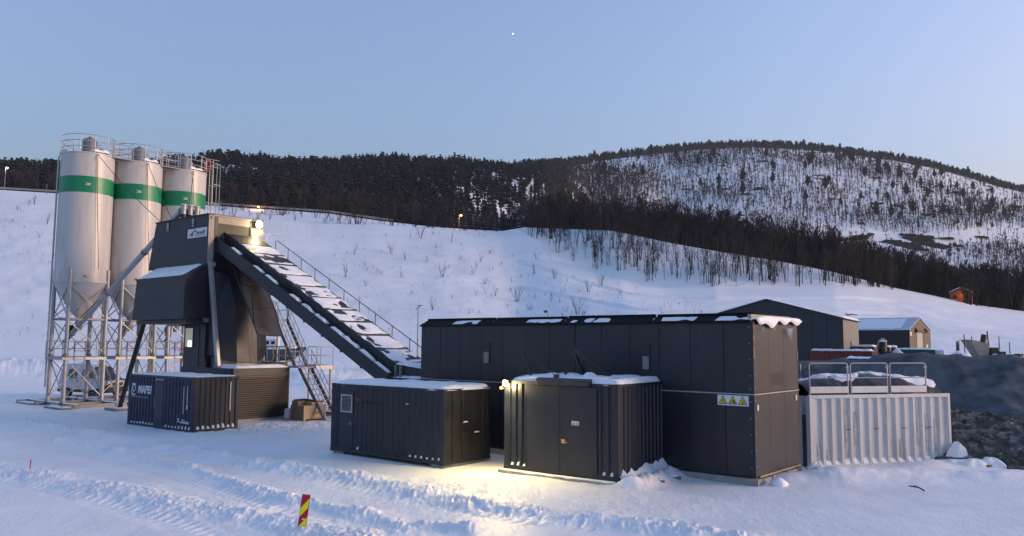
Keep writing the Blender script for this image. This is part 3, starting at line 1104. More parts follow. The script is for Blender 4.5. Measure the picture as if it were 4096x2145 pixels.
build_woods()


# ------------------------------------------------------------------ single trees and bushes one can pick out
def mesh_from(temp, m, name, only=None, invert=False):
    tv, tf, tm = temp
    if only is not None:
        tf = tf[tm == only]
    used = np.unique(tf)
    remap = np.full(len(tv), -1)
    remap[used] = np.arange(len(used))
    return fast_mesh(name, tv[used], remap[tf], [m])


BANK_T = [tri_template(lambda a, b, c, q=i: bare_tree(a, b, c, 1 + q % 5, (0.10, 0.20, 0.30)[q % 3], 12, (0.008, 0.010)[q % 2]), 700 + i) for i in range(12)]
BANK_M = [(mesh_from(t, M_BARK, 'trunk', 0), mesh_from(t, M_TWIG, 'crown', 1)) for t in BANK_T]
SHRUB_T = [tri_template(lambda a, b, c, q=i: bare_tree(a, b, c, 3 + q, 0.5, 7, 0.014), 800 + i) for i in range(5)]
SHRUB_M = [(mesh_from(t, M_BARK, 'stems', 0), mesh_from(t, M_TWIG, 'twigs', 1)) for t in SHRUB_T]
PINE_T = [tri_template(lambda a, b, c, q=i: conifer(a, b, c, 8, 7, 0.21, 0.06, 0.30, True), 900 + i) for i in range(4)]


def pine_meshes(temp):
    tv, tf, tm = temp
    trunk = fast_mesh('trunk', tv[:6], tf[:6], [M_BARK])
    crown_f = tf[6:]
    used = np.unique(crown_f)
    remap = np.full(len(tv), -1)
    remap[used] = np.arange(len(used))
    return trunk, fast_mesh('crown', tv[used], remap[crown_f], [M_CONIF, M_CONSNOW], tm[6:])


PINE_M = [pine_meshes(t) for t in PINE_T]


def plant(name, label, cat, group, x, y, h, meshes, names, rs, sink=0.0, wide=1.0):
    z = float(terrain(np.array([x]), np.array([y]))[0]) - sink
    e = thing(name, label, cat, (x, y, z), rs.random() * 6.283, group)
    e.scale = (h * wide, h * wide, h)
    for me, nm in zip(meshes, names):
        link(bpy.data.objects.new(nm, me), e)
    return e


def build_single_trees():
    rs = np.random.default_rng(60)
    # birches on the snow bank
    n = 0
    while n < 290:
        t = 0.02 + 0.46 * rs.random()
        r = 0.04 + 0.92 * rs.random() ** 1.2
        D, Z = controls(np.array([t]))
        if D[5][0] - D[4][0] < 5:
            continue
        y = D[4][0] + (D[5][0] - D[4][0]) * r
        u = 1288 + t / 0.000497
        if u > 2250 or (u > 2000 and rs.random() < 0.35):
            continue
        plant('birch_tree', 'leafless birch with dark stems on the snow bank below the brown wood', 'birch tree', 'birches on the snow bank',
              t * y, y, 5.5 + 9.0 * rs.random(), BANK_M[rs.integers(0, 12)], ('trunk', 'crown'), rs)
        n += 1
    # pines standing alone on the hill face
    n = 0
    while n < 110:
        t = 0.10 + 0.52 * rs.random()
        D, Z = controls(np.array([t]))
        y = D[7][0] + (D[8][0] - D[7][0]) * (0.35 + 0.62 * rs.random())
        z = terrain(np.array([t * y]), np.array([y]))
        u, v = photo_uv(np.array([t * y]), np.array([y]), z)
        p = 0.35 + 0.5 * (u[0] > 2000) + 0.3 * (v[0] < 440)
        if u[0] < 1400 or u[0] > 2600 or v[0] > 560 or rs.random() > p:
            continue
        plant('pine_tree', 'dark pine standing apart on the snowy face of the round hill', 'pine tree', 'pines on the snowy hill face',
              t * y, y, 12 + 9 * rs.random(), PINE_M[rs.integers(0, 4)], ('trunk', 'crown'), rs, 0.4)
        n += 1
    # bare bushes poking out of the open slope
    spots = [(843, 648), (953, 690), (960, 690), (918, 670), (1112, 697), (1150, 700), (971, 596), (1097, 625), (1058, 600), (1032, 598), (905, 755), (1095, 640),
             (1137, 752), (1208, 660), (1245, 745), (1310, 700), (1180, 790), (1262, 668), (1330, 780), (1440, 790), (1452, 792), (1425, 785), (1372, 745), (1285, 735),
             (1018, 655), (890, 640), (1075, 660), (1135, 610), (1232, 640), (1190, 690), (1258, 800), (1300, 760), (1395, 700), (1480, 735), (1560, 742), (1512, 720),
             (30, 560), (62, 575), (100, 600), (52, 530), (86, 515), (118, 565), (70, 640), (1040, 740), (1090, 780), (985, 640), (1160, 655), (1350, 655), (1290, 650),
             (1420, 735), (1220, 715), (1010, 700), (935, 725), (870, 700), (1345, 690), (1385, 760), (1440, 700), (1278, 775)]
    for k in range(90):         # more, smaller ones in loose drifts along the faint terraces
        c = spots[k % 58]
        spots.append((c[0] + rs.normal(0, 34), c[1] + rs.normal(0, 9)))
    for k, (u, v) in enumerate(spots):
        if v < 585 and u > 600 or u < 0 or (140 < u < 820):
            continue
        r = ray(u, v)
        ys = np.linspace(140, 330, 400)
        g = terrain(ys * r[0] / r[1], ys) - (CAM_H + ys * r[2] / r[1])
        hit = np.nonzero(g > 0)[0]
        if len(hit) == 0:
            continue
        y = ys[hit[0]]
        plant('bare_bush', 'small leafless bush poking through the open snow slope', 'bush', 'bushes on the open snow slope',
              y * r[0] / r[1], y, (1.2 + 4.0 * rs.random() ** 2.2) if k < 58 else 0.7 + 1.5 * rs.random() ** 2, SHRUB_M[rs.integers(0, 5)], ('stems', 'twigs'), rs)
    # thicket of bushes along the road bank
    for k in range(105):
        u = 545 + 720 * rs.random()
        t = (u - 1288) * 0.000497
        D, Z = controls(np.array([t]))
        y = D[4][0] + 2 + (D[5][0] - D[4][0] - 3) * rs.random()
        plant('roadside_bush', 'leafless bush on the bank below the hill road', 'bush', 'bushes below the hill road',
              t * y, y, 2.2 + 3.2 * rs.random() + (4.5 if rs.random() < 0.10 else 0), SHRUB_M[rs.integers(0, 5)], ('stems', 'twigs'), rs)


build_single_trees()


def build_slope_litter():
    """dry stalks and stones dotting the open snow slope"""
    rs = np.random.default_rng(91)
    n = 2600
    t = -0.66 + 0.9 * rs.random(n)
    D, Z = controls(t)
    y = D[3] + (D[4] - D[3]) * (0.08 + 0.9 * rs.random(n))
    x = t * y
    keep = (fbm(x * 0.05, y * 0.05, 93, 3) > 0.52) | (rs.random(n) < 0.18)
    x, y = x[keep], y[keep]
    S = 0.35 + 1.1 * rs.random(len(x)) ** 3
    merge('slope_stalks', SPIKE, x, y, S, [M_TWIG], sxy=S * 0.9, label='dry stalks dotting the open snow slope', cat='stalks')


build_slope_litter()

# ================================================================== the concrete plant (frame PL: x to the right, y away)
def ring_rail(t, c, r, z0, z1, posts, a0, a1, parent, name='guard_rail'):
    mb = MB(t)
    N = 40
    for z in (z1, z0 + (z1 - z0) * 0.66, z0 + (z1 - z0) * 0.33):
        mb.path([(c[0] + r * math.cos(a0 + (a1 - a0) * i / N), c[1] + r * math.sin(a0 + (a1 - a0) * i / N), z) for i in range(N + 1)], 0.026, 5)
    rail = mb.build(name, M_GALV, parent)
    for i in range(posts):
        a = a0 + (a1 - a0) * i / (posts - 1)
        p = (c[0] + r * math.cos(a), c[1] + r * math.sin(a))
        MB(t).cyl((p[0], p[1], z0 - 0.1), (p[0], p[1], z1), 0.03, n=6).build('post', M_GALV, rail)
    return rail


def make_silo(k, label):
    cx, cy = -18.2, -0.42 + 3.38 * k
    t = fthing(PL, 'cement_silo', label, 'silo', cx, cy, 0, 'cement silos in a row')
    R = 1.64
    MB(t).lathe((cx, cy), [(R, 8.2), (R, 13.96)], 48, cap=False).build('shell', M_SILO, t, smooth=True)
    MB(t).lathe((cx, cy), [(R, 15.05), (R, 16.6), (R + 0.04, 16.6), (R + 0.04, 16.68), (0.05, 16.95)], 48, cap=False).build('upper_shell', M_SILO, t, smooth=True)
    band = MB(t).lathe((cx, cy), [(R + 0.004, 13.96), (R + 0.004, 15.05)], 48, cap=False).build('green_band', M_GREEN, t, smooth=True)
    MB(t).lathe((cx, cy), [(R + 0.05, 8.02), (R + 0.05, 8.2), (R, 8.2)], 48, cap=False).build('ring_beam', M_SILO, t, smooth=True)
    MB(t).lathe((cx, cy), [(0.22, 5.3), (0.22, 5.75), (R * 0.42, 6.25), (R * 0.425, 6.26), (R, 8.02)], 40).build('cone', M_SILO, t, smooth=True)
    mb = MB(t)
    mb.lathe((cx, cy), [(R * 0.42 + 0.03, 6.30), (R * 0.42 + 0.04, 6.33)], 40, cap=False)
    mb.build('cone_seam', M_GALVD, t, smooth=True)
    for z in (9.9, 11.6, 13.2):
        MB(t).lathe((cx, cy), [(R, z), (R + 0.007, z + 0.012), (R, z + 0.024)], 48, cap=False).build('weld_seam', M_SILO, t)
    # lifting lug on the band and on the ring
    def rim(f, r, z):           # f towards the camera side, r to the right of it
        return (cx + 0.927 * f + 0.376 * r, cy - 0.376 * f + 0.927 * r, z)
    for z, m, pr, r0 in ((14.5, M_SILO, band, -0.12), (8.42, M_SILO, t, 0.1)):
        lug = MB(t).beam(rim(R + 0.02, r0, z), rim(R + 0.02, r0 + 0.32, z), 0.06, 0.17).build('lug', m, pr, bevel=0.02)
        MB(t).cyl(rim(R + 0.045, r0 + 0.07, z), rim(R + 0.06, r0 + 0.07, z), 0.05, n=10).build('lug_hole', M_BLACK, lug if pr is t else pr)
    # filter on the roof
    fx, fy = rim(0.0, 0.05, 0)[:2]
    fl = MB(t).lathe((fx, fy), [(0.46, 16.75), (0.46, 17.75), (0.40, 17.86), (0.12, 17.98), (0.12, 18.05), (0.0, 18.05)], 24).build('dust_filter', M_GALVD, t, smooth=True)
    for z in (17.05, 17.66):
        MB(t).lathe((fx, fy), [(0.475, z), (0.48, z + 0.03), (0.475, z + 0.06)], 24, cap=False).build('clamp_ring', M_GALV, fl)
    mb = MB(t)
    mb.cbox(fx - 0.42, fy - 0.2, 17.6, 0.14, 0.2, 0.2)
    mb.cyl((fx - 0.45, fy - 0.2, 17.6), (fx - 0.45, fy - 0.2, 16.8), 0.03, n=6)
    mb.build('air_line', M_DKSTEEL, fl)
    ring_rail(t, (cx, cy), R - 0.02, 16.68, 17.85, 11, math.radians(-230), math.radians(85), t)
    hx, hy = rim(1.05, 0.62, 0)[:2]
    hatch = MB(t).lathe((hx, hy), [(0.42, 16.72), (0.42, 16.92), (0.36, 16.98), (0, 16.98)], 20).build('roof_hatch', M_DKSTEEL, t, smooth=True)
    snow_slab(t, 'hatch_snow', hx - 0.2, hx + 0.50, hy - 0.55, hy + 0.5, 16.74, 0.22, 50 + k, n=10, ragged=0.1, parent=hatch)
    # fill pipe up the far side
    MB(t).path([rim(0.2, -R - 0.1, 1.2), rim(0.2, -R - 0.1, 16.3), rim(0.2, -R, 16.8), rim(0.2, -R + 0.4, 16.95)], 0.06, 7).build('fill_pipe', M_GALV, t, smooth=True)
    # legs
    h = 1.20
    feet = [(cx + sx * h, cy + sy * h) for sx, sy in ((1, -1), (-1, -1), (-1, 1), (1, 1))]
    for (x, y) in feet:
        leg = MB(t).cyl((x, y, 0.28), (x, y, 8.9), 0.125, n=12).build('leg', M_GALV, t, smooth=True)
        mb = MB(t)
        mb.cyl((x, y, 3.12), (x, y, 3.34), 0.19, n=12)
        mb.cyl((x, y, 0.22), (x, y, 0.30), 0.20, n=12)
        mb.build('flange', M_GALVD, leg, smooth=True)
    for i in range(4):
        (ax, ay), (bx, by) = feet[i], feet[(i + 1) % 4]
        MB(t).beam((ax, ay, 5.62), (bx, by, 5.62), 0.10, 0.14).build('tie_beam', M_GALVD, t)
        for z0, z1 in ((0.5, 3.05), (3.4, 5.55), (5.7, 7.95)):
            MB(t).beam((ax, ay, z0), (bx, by, z1), 0.055, 0.055).build('brace', M_GALV, t)
            MB(t).beam((ax, ay, z1), (bx, by, z0), 0.045, 0.045).build('brace', M_GALVD, t)
    # service platform with its rail and orange gate
    x0, x1, y0, y1 = cx - h - 0.12, cx + h + 0.12, cy - h - 0.25, cy + h + 0.1
    pf = MB(t).box(x0, x1, y0, y1, 3.12, 3.17).build('platform', M_GALVD, t)
    mb = MB(t)
    for (a, b) in (((x0, y0), (x1, y0)), ((x0, y1), (x1, y1)), ((x0, y0), (x0, y1)), ((x1, y0), (x1, y1))):
        mb.beam((a[0], a[1], 3.06), (b[0], b[1], 3.06), 0.06, 0.18)
    mb.build('platform_edge', M_GALV, pf)
    mb = MB(t)
    for (a, b) in (((x1, y0), (x1, cy - 0.75)), ((x1, cy + 0.0), (x1, y1)), ((x0, y0), (x1, y0)), ((x0, y0), (x0, y1))):
        for z in (3.68, 4.18):
            mb.cyl((a[0], a[1], z), (b[0], b[1], z), 0.024, n=5)
        for f in (0, 0.5, 1):
            p = (a[0] + (b[0] - a[0]) * f, a[1] + (b[1] - a[1]) * f)
            mb.cyl((p[0], p[1], 3.1), (p[0], p[1], 4.18), 0.024, n=5)
    mb.build('platform_rail', M_GALV, pf)
    mb = MB(t)
    gy0, gy1 = cy - 0.72, cy - 0.08
    for z in (3.55, 4.1):
        mb.cyl((x1 + 0.03, gy0, z), (x1 + 0.03, gy1, z), 0.03, n=6)
    for y in (gy0, gy1):
        mb.cyl((x1 + 0.03, y, 3.5), (x1 + 0.03, y, 4.14), 0.03, n=6)
    mb.build('safety_gate', M_ORANGE, pf, label='orange safety gate on the silo platform')
    mb = MB(t)
    for y in (gy0, gy1):
        mb.cyl((x1 + 0.09, y, 0.3), (x1 + 0.09, y, 4.2), 0.022, n=5)
    lad = mb.build('ladder', M_GALV, t)
    for i in range(10):
        z = 0.55 + 0.27 * i
        MB(t).cyl((x1 + 0.09, gy0, z), (x1 + 0.09, gy1, z), 0.014, n=5).build('rung', M_GALV, lad)
    # hose loop by the cone
    MB(t).path([rim(0.4, -0.75, 6.7), rim(0.4, -1.2, 6.5), rim(0.4, -1.4, 6.1), rim(0.4, -1.2, 5.75), rim(0.4, -0.8, 5.65)], 0.018, 5).build('hose', M_BLACK, t)
    # snow on the platform edge
    return t


def build_silos():
    labs = ['nearest and leftmost of the three pale silos, green band seen in full',
            'middle one of the three pale green-banded silos on legs',
            'rearmost pale green-banded silo with the caged ladder at its side']
    for k in range(3):
        t = make_silo(k, labs[k])
        if k == 2:
            cx, cy = -18.2, -0.42 + 3.38 * 2
            lx, ly = cx + 0.70, cy + 1.86
            mb = MB(t)
            for dx in (-0.25, 0.25):
                mb.cyl((lx + dx, ly, 3.3), (lx + dx, ly, 17.9), 0.03, n=6)
            lad = mb.build('caged_ladder', M_GALV, t)
            for i in range(40):
                MB(t).cyl((lx - 0.25, ly, 6.0 + 0.29 * i), (lx + 0.25, ly, 6.0 + 0.29 * i), 0.014, n=5).build('rung', M_GALV, lad)
            mb = MB(t)
            for z in (8.5, 10, 11.5, 13, 14.5, 16, 17.6):
                mb.path([(lx - 0.37 * math.cos(math.pi * i / 10), ly + 0.05 + 0.68 * math.sin(math.pi * i / 10), z) for i in range(11)], 0.03, 5)
            for i in range(1, 10, 2):
                a = math.pi * i / 10
                p = (lx - 0.37 * math.cos(a), ly + 0.05 + 0.68 * math.sin(a))
                mb.cyl((p[0], p[1], 8.5), (p[0], p[1], 17.6), 0.022, n=5)
            mb.build('ladder_cage', M_GALV, lad)
            mb = MB(t)
            for z in (17.3, 17.85):
                mb.cyl((lx - 0.4, cy + 1.1, z), (lx - 0.4, ly + 0.4, z), 0.026, n=6)
                mb.cyl((lx + 0.4, cy + 1.1, z), (lx + 0.4, ly + 0.4, z), 0.026, n=6)
            mb.build('landing_rail', M_GALV, lad)
            mb = MB(t)
            for z in (16.95, 17.75):
                mb.cyl((lx + 0.42, cy + 1.15, z), (lx + 0.42, cy + 1.5, z), 0.04, n=6)
            for y in (1.15, 1.5):
                mb.cyl((lx + 0.42, cy + y, 16.95), (lx + 0.42, cy + y, 17.75), 0.04, n=6)
            mb.build('safety_gate', M_ORANGE, lad, label='orange gate at the top of the caged ladder')
    # bridging walkways between silo tops
    for k in (0, 1):
        cy = -0.42 + 3.38 * k + 1.69
        t = fthing(PL, 'catwalk', ('narrow railed catwalk joining the nearest and middle silo tops', 'narrow railed catwalk joining the middle and rearmost silo tops')[k],
                   'catwalk', -17.1, cy, 16.6, 'catwalks between silo tops')
        MB(t).box(-17.5, -16.8, cy - 0.75, cy + 0.75, 16.62, 16.67).build('deck', M_GALVD, t)
        for x in (-17.5, -16.8):
            mb = MB(t)
            for z in (17.2, 17.75):
                mb.cyl((x, cy - 0.75, z), (x, cy + 0.75, z), 0.024, n=5)
            for dy in (-0.7, 0.7):
                mb.cyl((x, cy + dy, 16.6), (x, cy + dy, 17.75), 0.024, n=5)
            mb.build('rail', M_GALV, t)
    # base frame of beams lying in the snow
    t = fthing(PL, 'silo_base_frame', 'low steel beam base frame half buried in snow under the silos', 'base frame', -18.2, 3.0)
    for y in (-1.62, 1.0, 1.75, 4.4, 5.1, 7.7):
        MB(t).box(-22.6, -15.0, y - 0.14, y + 0.14, 0.0, 0.22).build('beam', M_GALVD, t)
        snow_slab(t, 'beam_snow', -22.6, -15.0, y - 0.15, y + 0.15, 0.221, 0.05, int(y * 7) + 60, n=30, ragged=0.03)
    for x in (-22.4, -19.4, -17.0, -15.2):
        MB(t).box(x - 0.14, x + 0.14, -2.4, 8.4, -0.1, 0.215).build('cross_beam', M_GALVD, t)
    for k, (x, y) in enumerate(((-15.6, -2.3), (-20.9, -2.1))):
        MB(t).box(x - 1.3, x + 1.1, y - 0.45, y + 0.35, 0.0, 0.10).build('base_plate', M_GALVD, t)
        snow_slab(t, 'plate_snow', x - 1.25, x + 1.05, y - 0.4, y + 0.3, 0.101, 0.05, 70 + k, n=14, ragged=0.1)
    # screw conveyors up to the tower
    labs = ['long galvanised screw tube rising from the nearest silo to the tower', 'galvanised screw tube rising from the middle silo behind the tower',
            'galvanised screw tube rising from the rearmost silo behind the tower']
    for k in range(3):
        p0 = (-18.75, -0.72 + 3.38 * k, 4.55)
        p1 = (-7.0, 0.58 + 0.42 * k, 12.1)
        t = fthing(PL, 'screw_conveyor', labs[k], 'screw conveyor', p0[0], p0[1], p0[2], 'screw conveyors')
        MB(t).cyl(p0, p1, 0.165, n=14).build('tube', M_GALV, t, smooth=True)
        d = (Vector(p1) - Vector(p0)).normalized()
        for f in (0.02, 0.36, 0.68, 0.985):
            c = Vector(p0).lerp(Vector(p1), f)
            MB(t).cyl(c - d * 0.05, c + d * 0.05, 0.215, n=14).build('flange', M_GALVD, t, smooth=True)
        MB(t).cyl(Vector(p0) - d * 0.75, Vector(p0), 0.15, n=12).build('motor', M_BLACK, t, smooth=True)
        MB(t).cbox(p0[0] - 0.05, p0[1], p0[2] + 0.45, 0.34, 0.34, 0.5).build('gearbox', M_DKSTEEL, t, bevel=0.03)
        MB(t).cyl((p0[0] + 0.55, p0[1] + 0.3, 4.9), (p0[0] + 0.55, p0[1] + 0.3, 5.4), 0.2, n=12).build('inlet', M_GALVD, t, smooth=True)
        MB(t).path([Vector(p0) + Vector((0.2, -0.1, 0.5)), Vector(p0) + d * 4 + Vector((0, 0, 0.26)), Vector(p1) + Vector((0, 0, 0.25))], 0.03, 5).build('cable', M_DKSTEEL, t)
        hd = MB(t).cyl((p1[0], p1[1], 11.75), (p1[0], p1[1], 12.28), 0.15, n=14).build('outlet', M_GALV, t, smooth=True)
        MB(t).lathe((p1[0], p1[1]), [(0.2, 12.28), (0.2, 12.33), (0.12, 12.38), (0, 12.38)], 14).build('outlet_cap', M_SILO, hd, smooth=True)
        MB(t).cyl((p1[0], p1[1], 11.35), (p1[0], p1[1], 11.75), 0.17, n=12).build('boot', M_BLACK, t, smooth=True)
    # stay cables from the silo tops to the tower
    def rimk(k, f, r, z):
        return (-18.2 + 0.927 * f + 0.376 * r, -0.42 + 3.38 * k - 0.376 * f + 0.927 * r, z)
    cables = []
    for k in range(3):
        cables += [(rimk(k, 1.62, 0.55, 16.55), (-8.9 + 0.5 * k, 0.25 + 0.5 * k, 11.36)), (rimk(k, 1.63, 0.5, 16.55), rimk(k, 1.62, 0.95, 8.9))]
    cl = ['thin stay cable from the nearest silo top to the tower roof', 'thin cable hanging down the front of the nearest silo', 'thin stay cable from the middle silo top to the tower roof',
          'thin cable hanging down the front of the middle silo', 'thin stay cable from the rearmost silo top to the tower roof', 'thin cable hanging down the front of the rearmost silo']
    for (a, b), lb in zip(cables, cl):
        t = fthing(PL, 'stay_cable', lb, 'cable', b[0], b[1], b[2], 'cables from the silo tops')
        pts = []
        for i in range(9):
            f = i / 8
            p = Vector(a).lerp(Vector(b), f)
            p.z -= 0.20 * math.sin(math.pi * f)
            pts.append(tuple(p))
        MB(t).path(pts, 0.020, 5).build('wire', M_DKSTEEL, t)


build_silos()


def warning_triangle(t, parent, x, z, w, y, marks):
    """triangle sign lying on a wall facing -y: black border, yellow field, black figure"""
    h = w * 0.92
    tri = flat_on_front(t, 'triangle', [[(x - w / 2, z), (x + w / 2, z), (x, z + h)]], y, M_INK, parent, 0.003)
    s = 0.80
    flat_on_front(t, 'field', [[(x - w / 2 * s, z + h * 0.075), (x + w / 2 * s, z + h * 0.075), (x, z + h * (0.075 + s))]], y - 0.004, M_YELLOW, parent, 0.003)
    flat_on_front(t, 'figure', [[(x + a * w, z + b * h) for a, b in poly] for poly in marks], y - 0.008, M_INK, parent, 0.003)
    return tri


def ring_poly(cx, cz, r0, r1, n=10):
    out = []
    for i in range(n):
        a, b = 2 * math.pi * i / n, 2 * math.pi * (i + 1) / n
        out.append([(cx + r0 * math.cos(a), cz + r0 * math.sin(a)), (cx + r0 * math.cos(b), cz + r0 * math.sin(b)),
                    (cx + r1 * math.cos(b), cz + r1 * math.sin(b)), (cx + r1 * math.cos(a), cz + r1 * math.sin(a))][::-1])
    return out


MARK_RING = ring_poly(0, 0.36, 0.08, 0.14)
MARK_HAND = [[(-0.28, 0.18), (-0.22, 0.14), (-0.06, 0.36), (-0.10, 0.40)], [(0.02, 0.12), (0.30, 0.12), (0.12, 0.52), (0.02, 0.46)], [(-0.12, 0.42), (0.03, 0.46), (0.02, 0.52), (-0.1, 0.5)]]
MARK_FALL = [[(-0.06, 0.12), (0.03, 0.12), (0.05, 0.30), (-0.04, 0.32)], [(0.10, 0.20), (0.17, 0.20), (0.18, 0.34), (0.11, 0.34)], [(-0.04, 0.18), (0.14, 0.20), (0.14, 0.25), (-0.04, 0.24)],
             [(-0.06, 0.46), (0.02, 0.44), (0.03, 0.52), (-0.04, 0.54)]]


def build_tower():
    t = fthing(PL, 'mixer_tower', 'dark clad mixing tower with snowy ledge, white name sign and conveyor opening', 'tower', -5.5, 1.7, 2.8)
    XR, XL, W = -3.09, -9.1, 3.46
    # upper block, its left end leaning outwards towards the bottom
    up = MB(t)
    zb, zt = 8.5, 11.3
    up.hexa([(-9.85, 0, zb), (XR - 0.02, 0, zb), (XR - 0.02, W, zb), (-9.85, W, zb)], [(XL, 0, zt), (XR - 0.02, 0, zt), (XR - 0.02, W, zt), (XL, W, zt)])
    upper = up.build('upper_block', M_TOWER, t, bevel=0.02)
    MB(t).box(XL - 0.04, XR, -0.04, W + 0.04, zt + 0.002, zt + 0.07).build('roof_trim', M_DKSTEEL, upper)
    MB(t).box(-9.6, XR + 0.01, -0.012, -0.002, zb - 0.03, zb + 0.03).build('seam', M_DKSTEEL, upper)
    for x, z0, z1 in ((-7.61, 10.72, 11.2), (-4.71, 10.72, 11.2)):
        lug = MB(t).box(x - 0.09, x + 0.09, -0.06, -0.002, z0, z1).build('lifting_lug', M_GALV, upper, bevel=0.03)
        MB(t).cyl((x, -0.066, z0 + 0.12), (x, -0.05, z0 + 0.12), 0.045, n=10).build('lug_hole', M_BLACK, upper)
    # name sign
    sg = MB(t).box(-5.26, -3.2, -0.035, -0.003, 10.08, 10.6).build('name_sign', M_SIGN, t, label='white name sign with a red hill emblem')
    text_on_front(t, 'lettering', 'Tecwill', -4.42, -0.038, 10.25, 1.05, 0.20, M_INK, sg, shear=0.25, bold=0.02)
    flat_on_front(t, 'emblem', [[(-5.10, 10.20), (-4.62, 10.20), (-4.66, 10.30), (-4.60, 10.40), (-4.45, 10.47), (-4.34, 10.48), (-4.47, 10.56), (-4.62, 10.48), (-4.80, 10.38)]],
                  -0.036, M_RED, sg)
    flat_on_front(t, 'underline', [[(-4.45, 10.165), (-3.40, 10.165), (-3.40, 10.20), (-4.45, 10.20)]], -0.036, M_GALVD, sg)
    # conveyor end: pale sheets round the dark opening
    ew = MB(t)
    ew.box(XR, XR + 0.03, 0.0, 0.34, 8.55, 11.28)
    ew.box(XR, XR + 0.03, 0.34, W, 11.24, 11.32)
    ew.box(XR, XR + 0.028, 2.66, W, 8.55, 10.83)
    ew.box(XR, XR + 0.026, 0.56, 2.58, 10.86, 11.22)
    ew.box(XR, XR + 0.026, 2.76, W, 10.83, 11.24)
    endw = ew.build('end_sheet', M_TAN, t)
    MB(t).box(XR, XR + 0.05, 0.36, 0.55, 10.2, 11.235).build('dark_post', M_BROWN, endw)
    for i in range(6):
        z = 10.9 + 0.055 * i
        MB(t).box(XR + 0.026, XR + 0.036, 0.57, 2.57, z, z + 0.012).build('rib', M_GALVD, endw)
    MB(t).box(XR - 0.01, XR + 0.01, 0.34, 2.66, 9.6, 10.86).build('opening', M_BLACK, endw)
    MB(t).box(XR, XR + 0.06, 2.58, 2.66, 10.3, 11.24).build('opening_jamb', M_DKSTEEL, endw)
    MB(t).box(XR + 0.03, XR + 0.034, 0.06, 0.2, 11.05, 11.2).build('corner_casting', M_DKSTEEL, endw)
    sq = MB(t).box(XR + 0.03, XR + 0.036, 2.87, 3.14, 10.2, 10.42).build('notice', M_SIGN, endw)
    for (dy, dz) in ((0, 0), (0.13, 0), (0, 0.1), (0.13, 0.1)):
        MB(t).prism([(2.89 + dy, 10.22 + dz), (2.99 + dy, 10.22 + dz), (2.94 + dy, 10.30 + dz)], 'x', XR + 0.037, XR + 0.039).build('notice_mark', M_INK, sq)
    MB(t).box(XR - 0.3, XR - 0.005, 0.0, W, 8.5, 8.55).build('lower_edge', M_DKSTEEL, t)
    # middle block with its sloping snow ledge
    mid = MB(t)
    b = [(-8.97, -1.24, 5.42), (XR, -1.24, 5.42), (XR, W, 5.42), (-8.97, W, 5.42)]
    m1 = [(-8.62, -1.24, 7.78), (XR, -1.24, 7.78), (XR, W, 7.78), (-8.62, W, 7.78)]
    top = [(-8.62, 0.0, 8.49), (XR, 0.0, 8.49), (XR, W, 8.49), (-8.62, W, 8.49)]
    mid.loft([b, m1, top])
    mo = mid.build('middle_block', M_TOWER, t, bevel=0.015)
    MB(t).box(-8.8, XR, -1.252, -1.242, 6.55, 6.57).build('seam', M_DKSTEEL, mo)
    MB(t).box(XR + 0.002, XR + 0.012, -1.22, 0.0, 6.60, 6.62).build('seam', M_DKSTEEL, mo)
    MB(t).box(-8.66, XR + 0.02, -1.27, -1.20, 7.70, 7.80).build('eave', M_DKSTEEL, mo)
    snow_slab(t, 'ledge_snow', -8.5, -3.5, -1.18, -0.02, 7.84, 0.10, 80, slope=(0, 0.60), n=30, ragged=0.10, parent=mo)
    MB(t).box(-8.7, XR + 0.05, -1.1, W, 5.20, 5.40).build('floor_frame', M_DKSTEEL, t)
    MB(t).box(XR - 0.1, XR + 0.16, -0.12, 0.16, 5.28, 5.52).build('corner_shoe', M_GALVD, t)
    MB(t).box(-6.8, -5.3, -0.2, 0.5, 5.08, 5.19).build('cable_tray', M_GALV, t)
    # cabin with a lit window
    cb = MB(t).box(-5.25, -2.95, 0.0, 2.2, 2.72, 5.19).build('cabin', M_TOWER, t, bevel=0.015)
    MB(t).box(-5.15, -3.55, -0.03, -0.002, 2.85, 5.1).build('cabin_door', M_TOWER, cb, bevel=0.01)
    wf = MB(t).box(-5.0, -4.12, -0.06, -0.032, 3.86, 5.02).build('window_frame', M_DKSTEEL, cb)
    MB(t).box(-4.94, -4.18, -0.066, -0.061, 3.92, 4.96).build('pane', M_PANE, wf)
    for i in range(7):
        x = -4.90 + 0.11 * i
        MB(t).box(x, x + 0.035, -0.078, -0.070, 3.92, 4.96).build('blind_slat', M_SIGN, wf)
    MB(t).box(-4.62, -4.22, -0.085, -0.08, 3.92, 4.26).build('bright_pane', M_LITWIN, wf)
    # mixer casing standing on the base module
    cas = MB(t)
    r0 = [(-3.4, 0.12, 3.5), (-2.2, 0.15, 3.45), (-1.62, 1.2, 3.08), (-1.62, 2.45, 3.08), (-2.1, 3.35, 3.5), (-3.4, 3.38, 3.5)]
    r1 = [(-3.4, 0.12, 6.2), (-2.45, 0.2, 6.2), (-1.95, 1.15, 6.2), (-1.95, 2.45, 6.2), (-2.35, 3.32, 6.2), (-3.4, 3.38, 6.2)]
    r2 = [(-3.4, 0.12, 8.2), (-2.95, 0.2, 8.2), (-2.62, 1.1, 7.9), (-2.62, 2.5, 7.9), (-2.95, 3.28, 8.2), (-3.4, 3.38, 8.2)]
    cas.loft([r0, r1, r2])
    co = cas.build('mixer_casing', M_TOWER, t, bevel=0.015)
    MB(t).box(-1.58, -1.57 + 0.0, 2.02, 2.035, 3.15, 5.9).build('casing_seam', M_DKSTEEL, co)
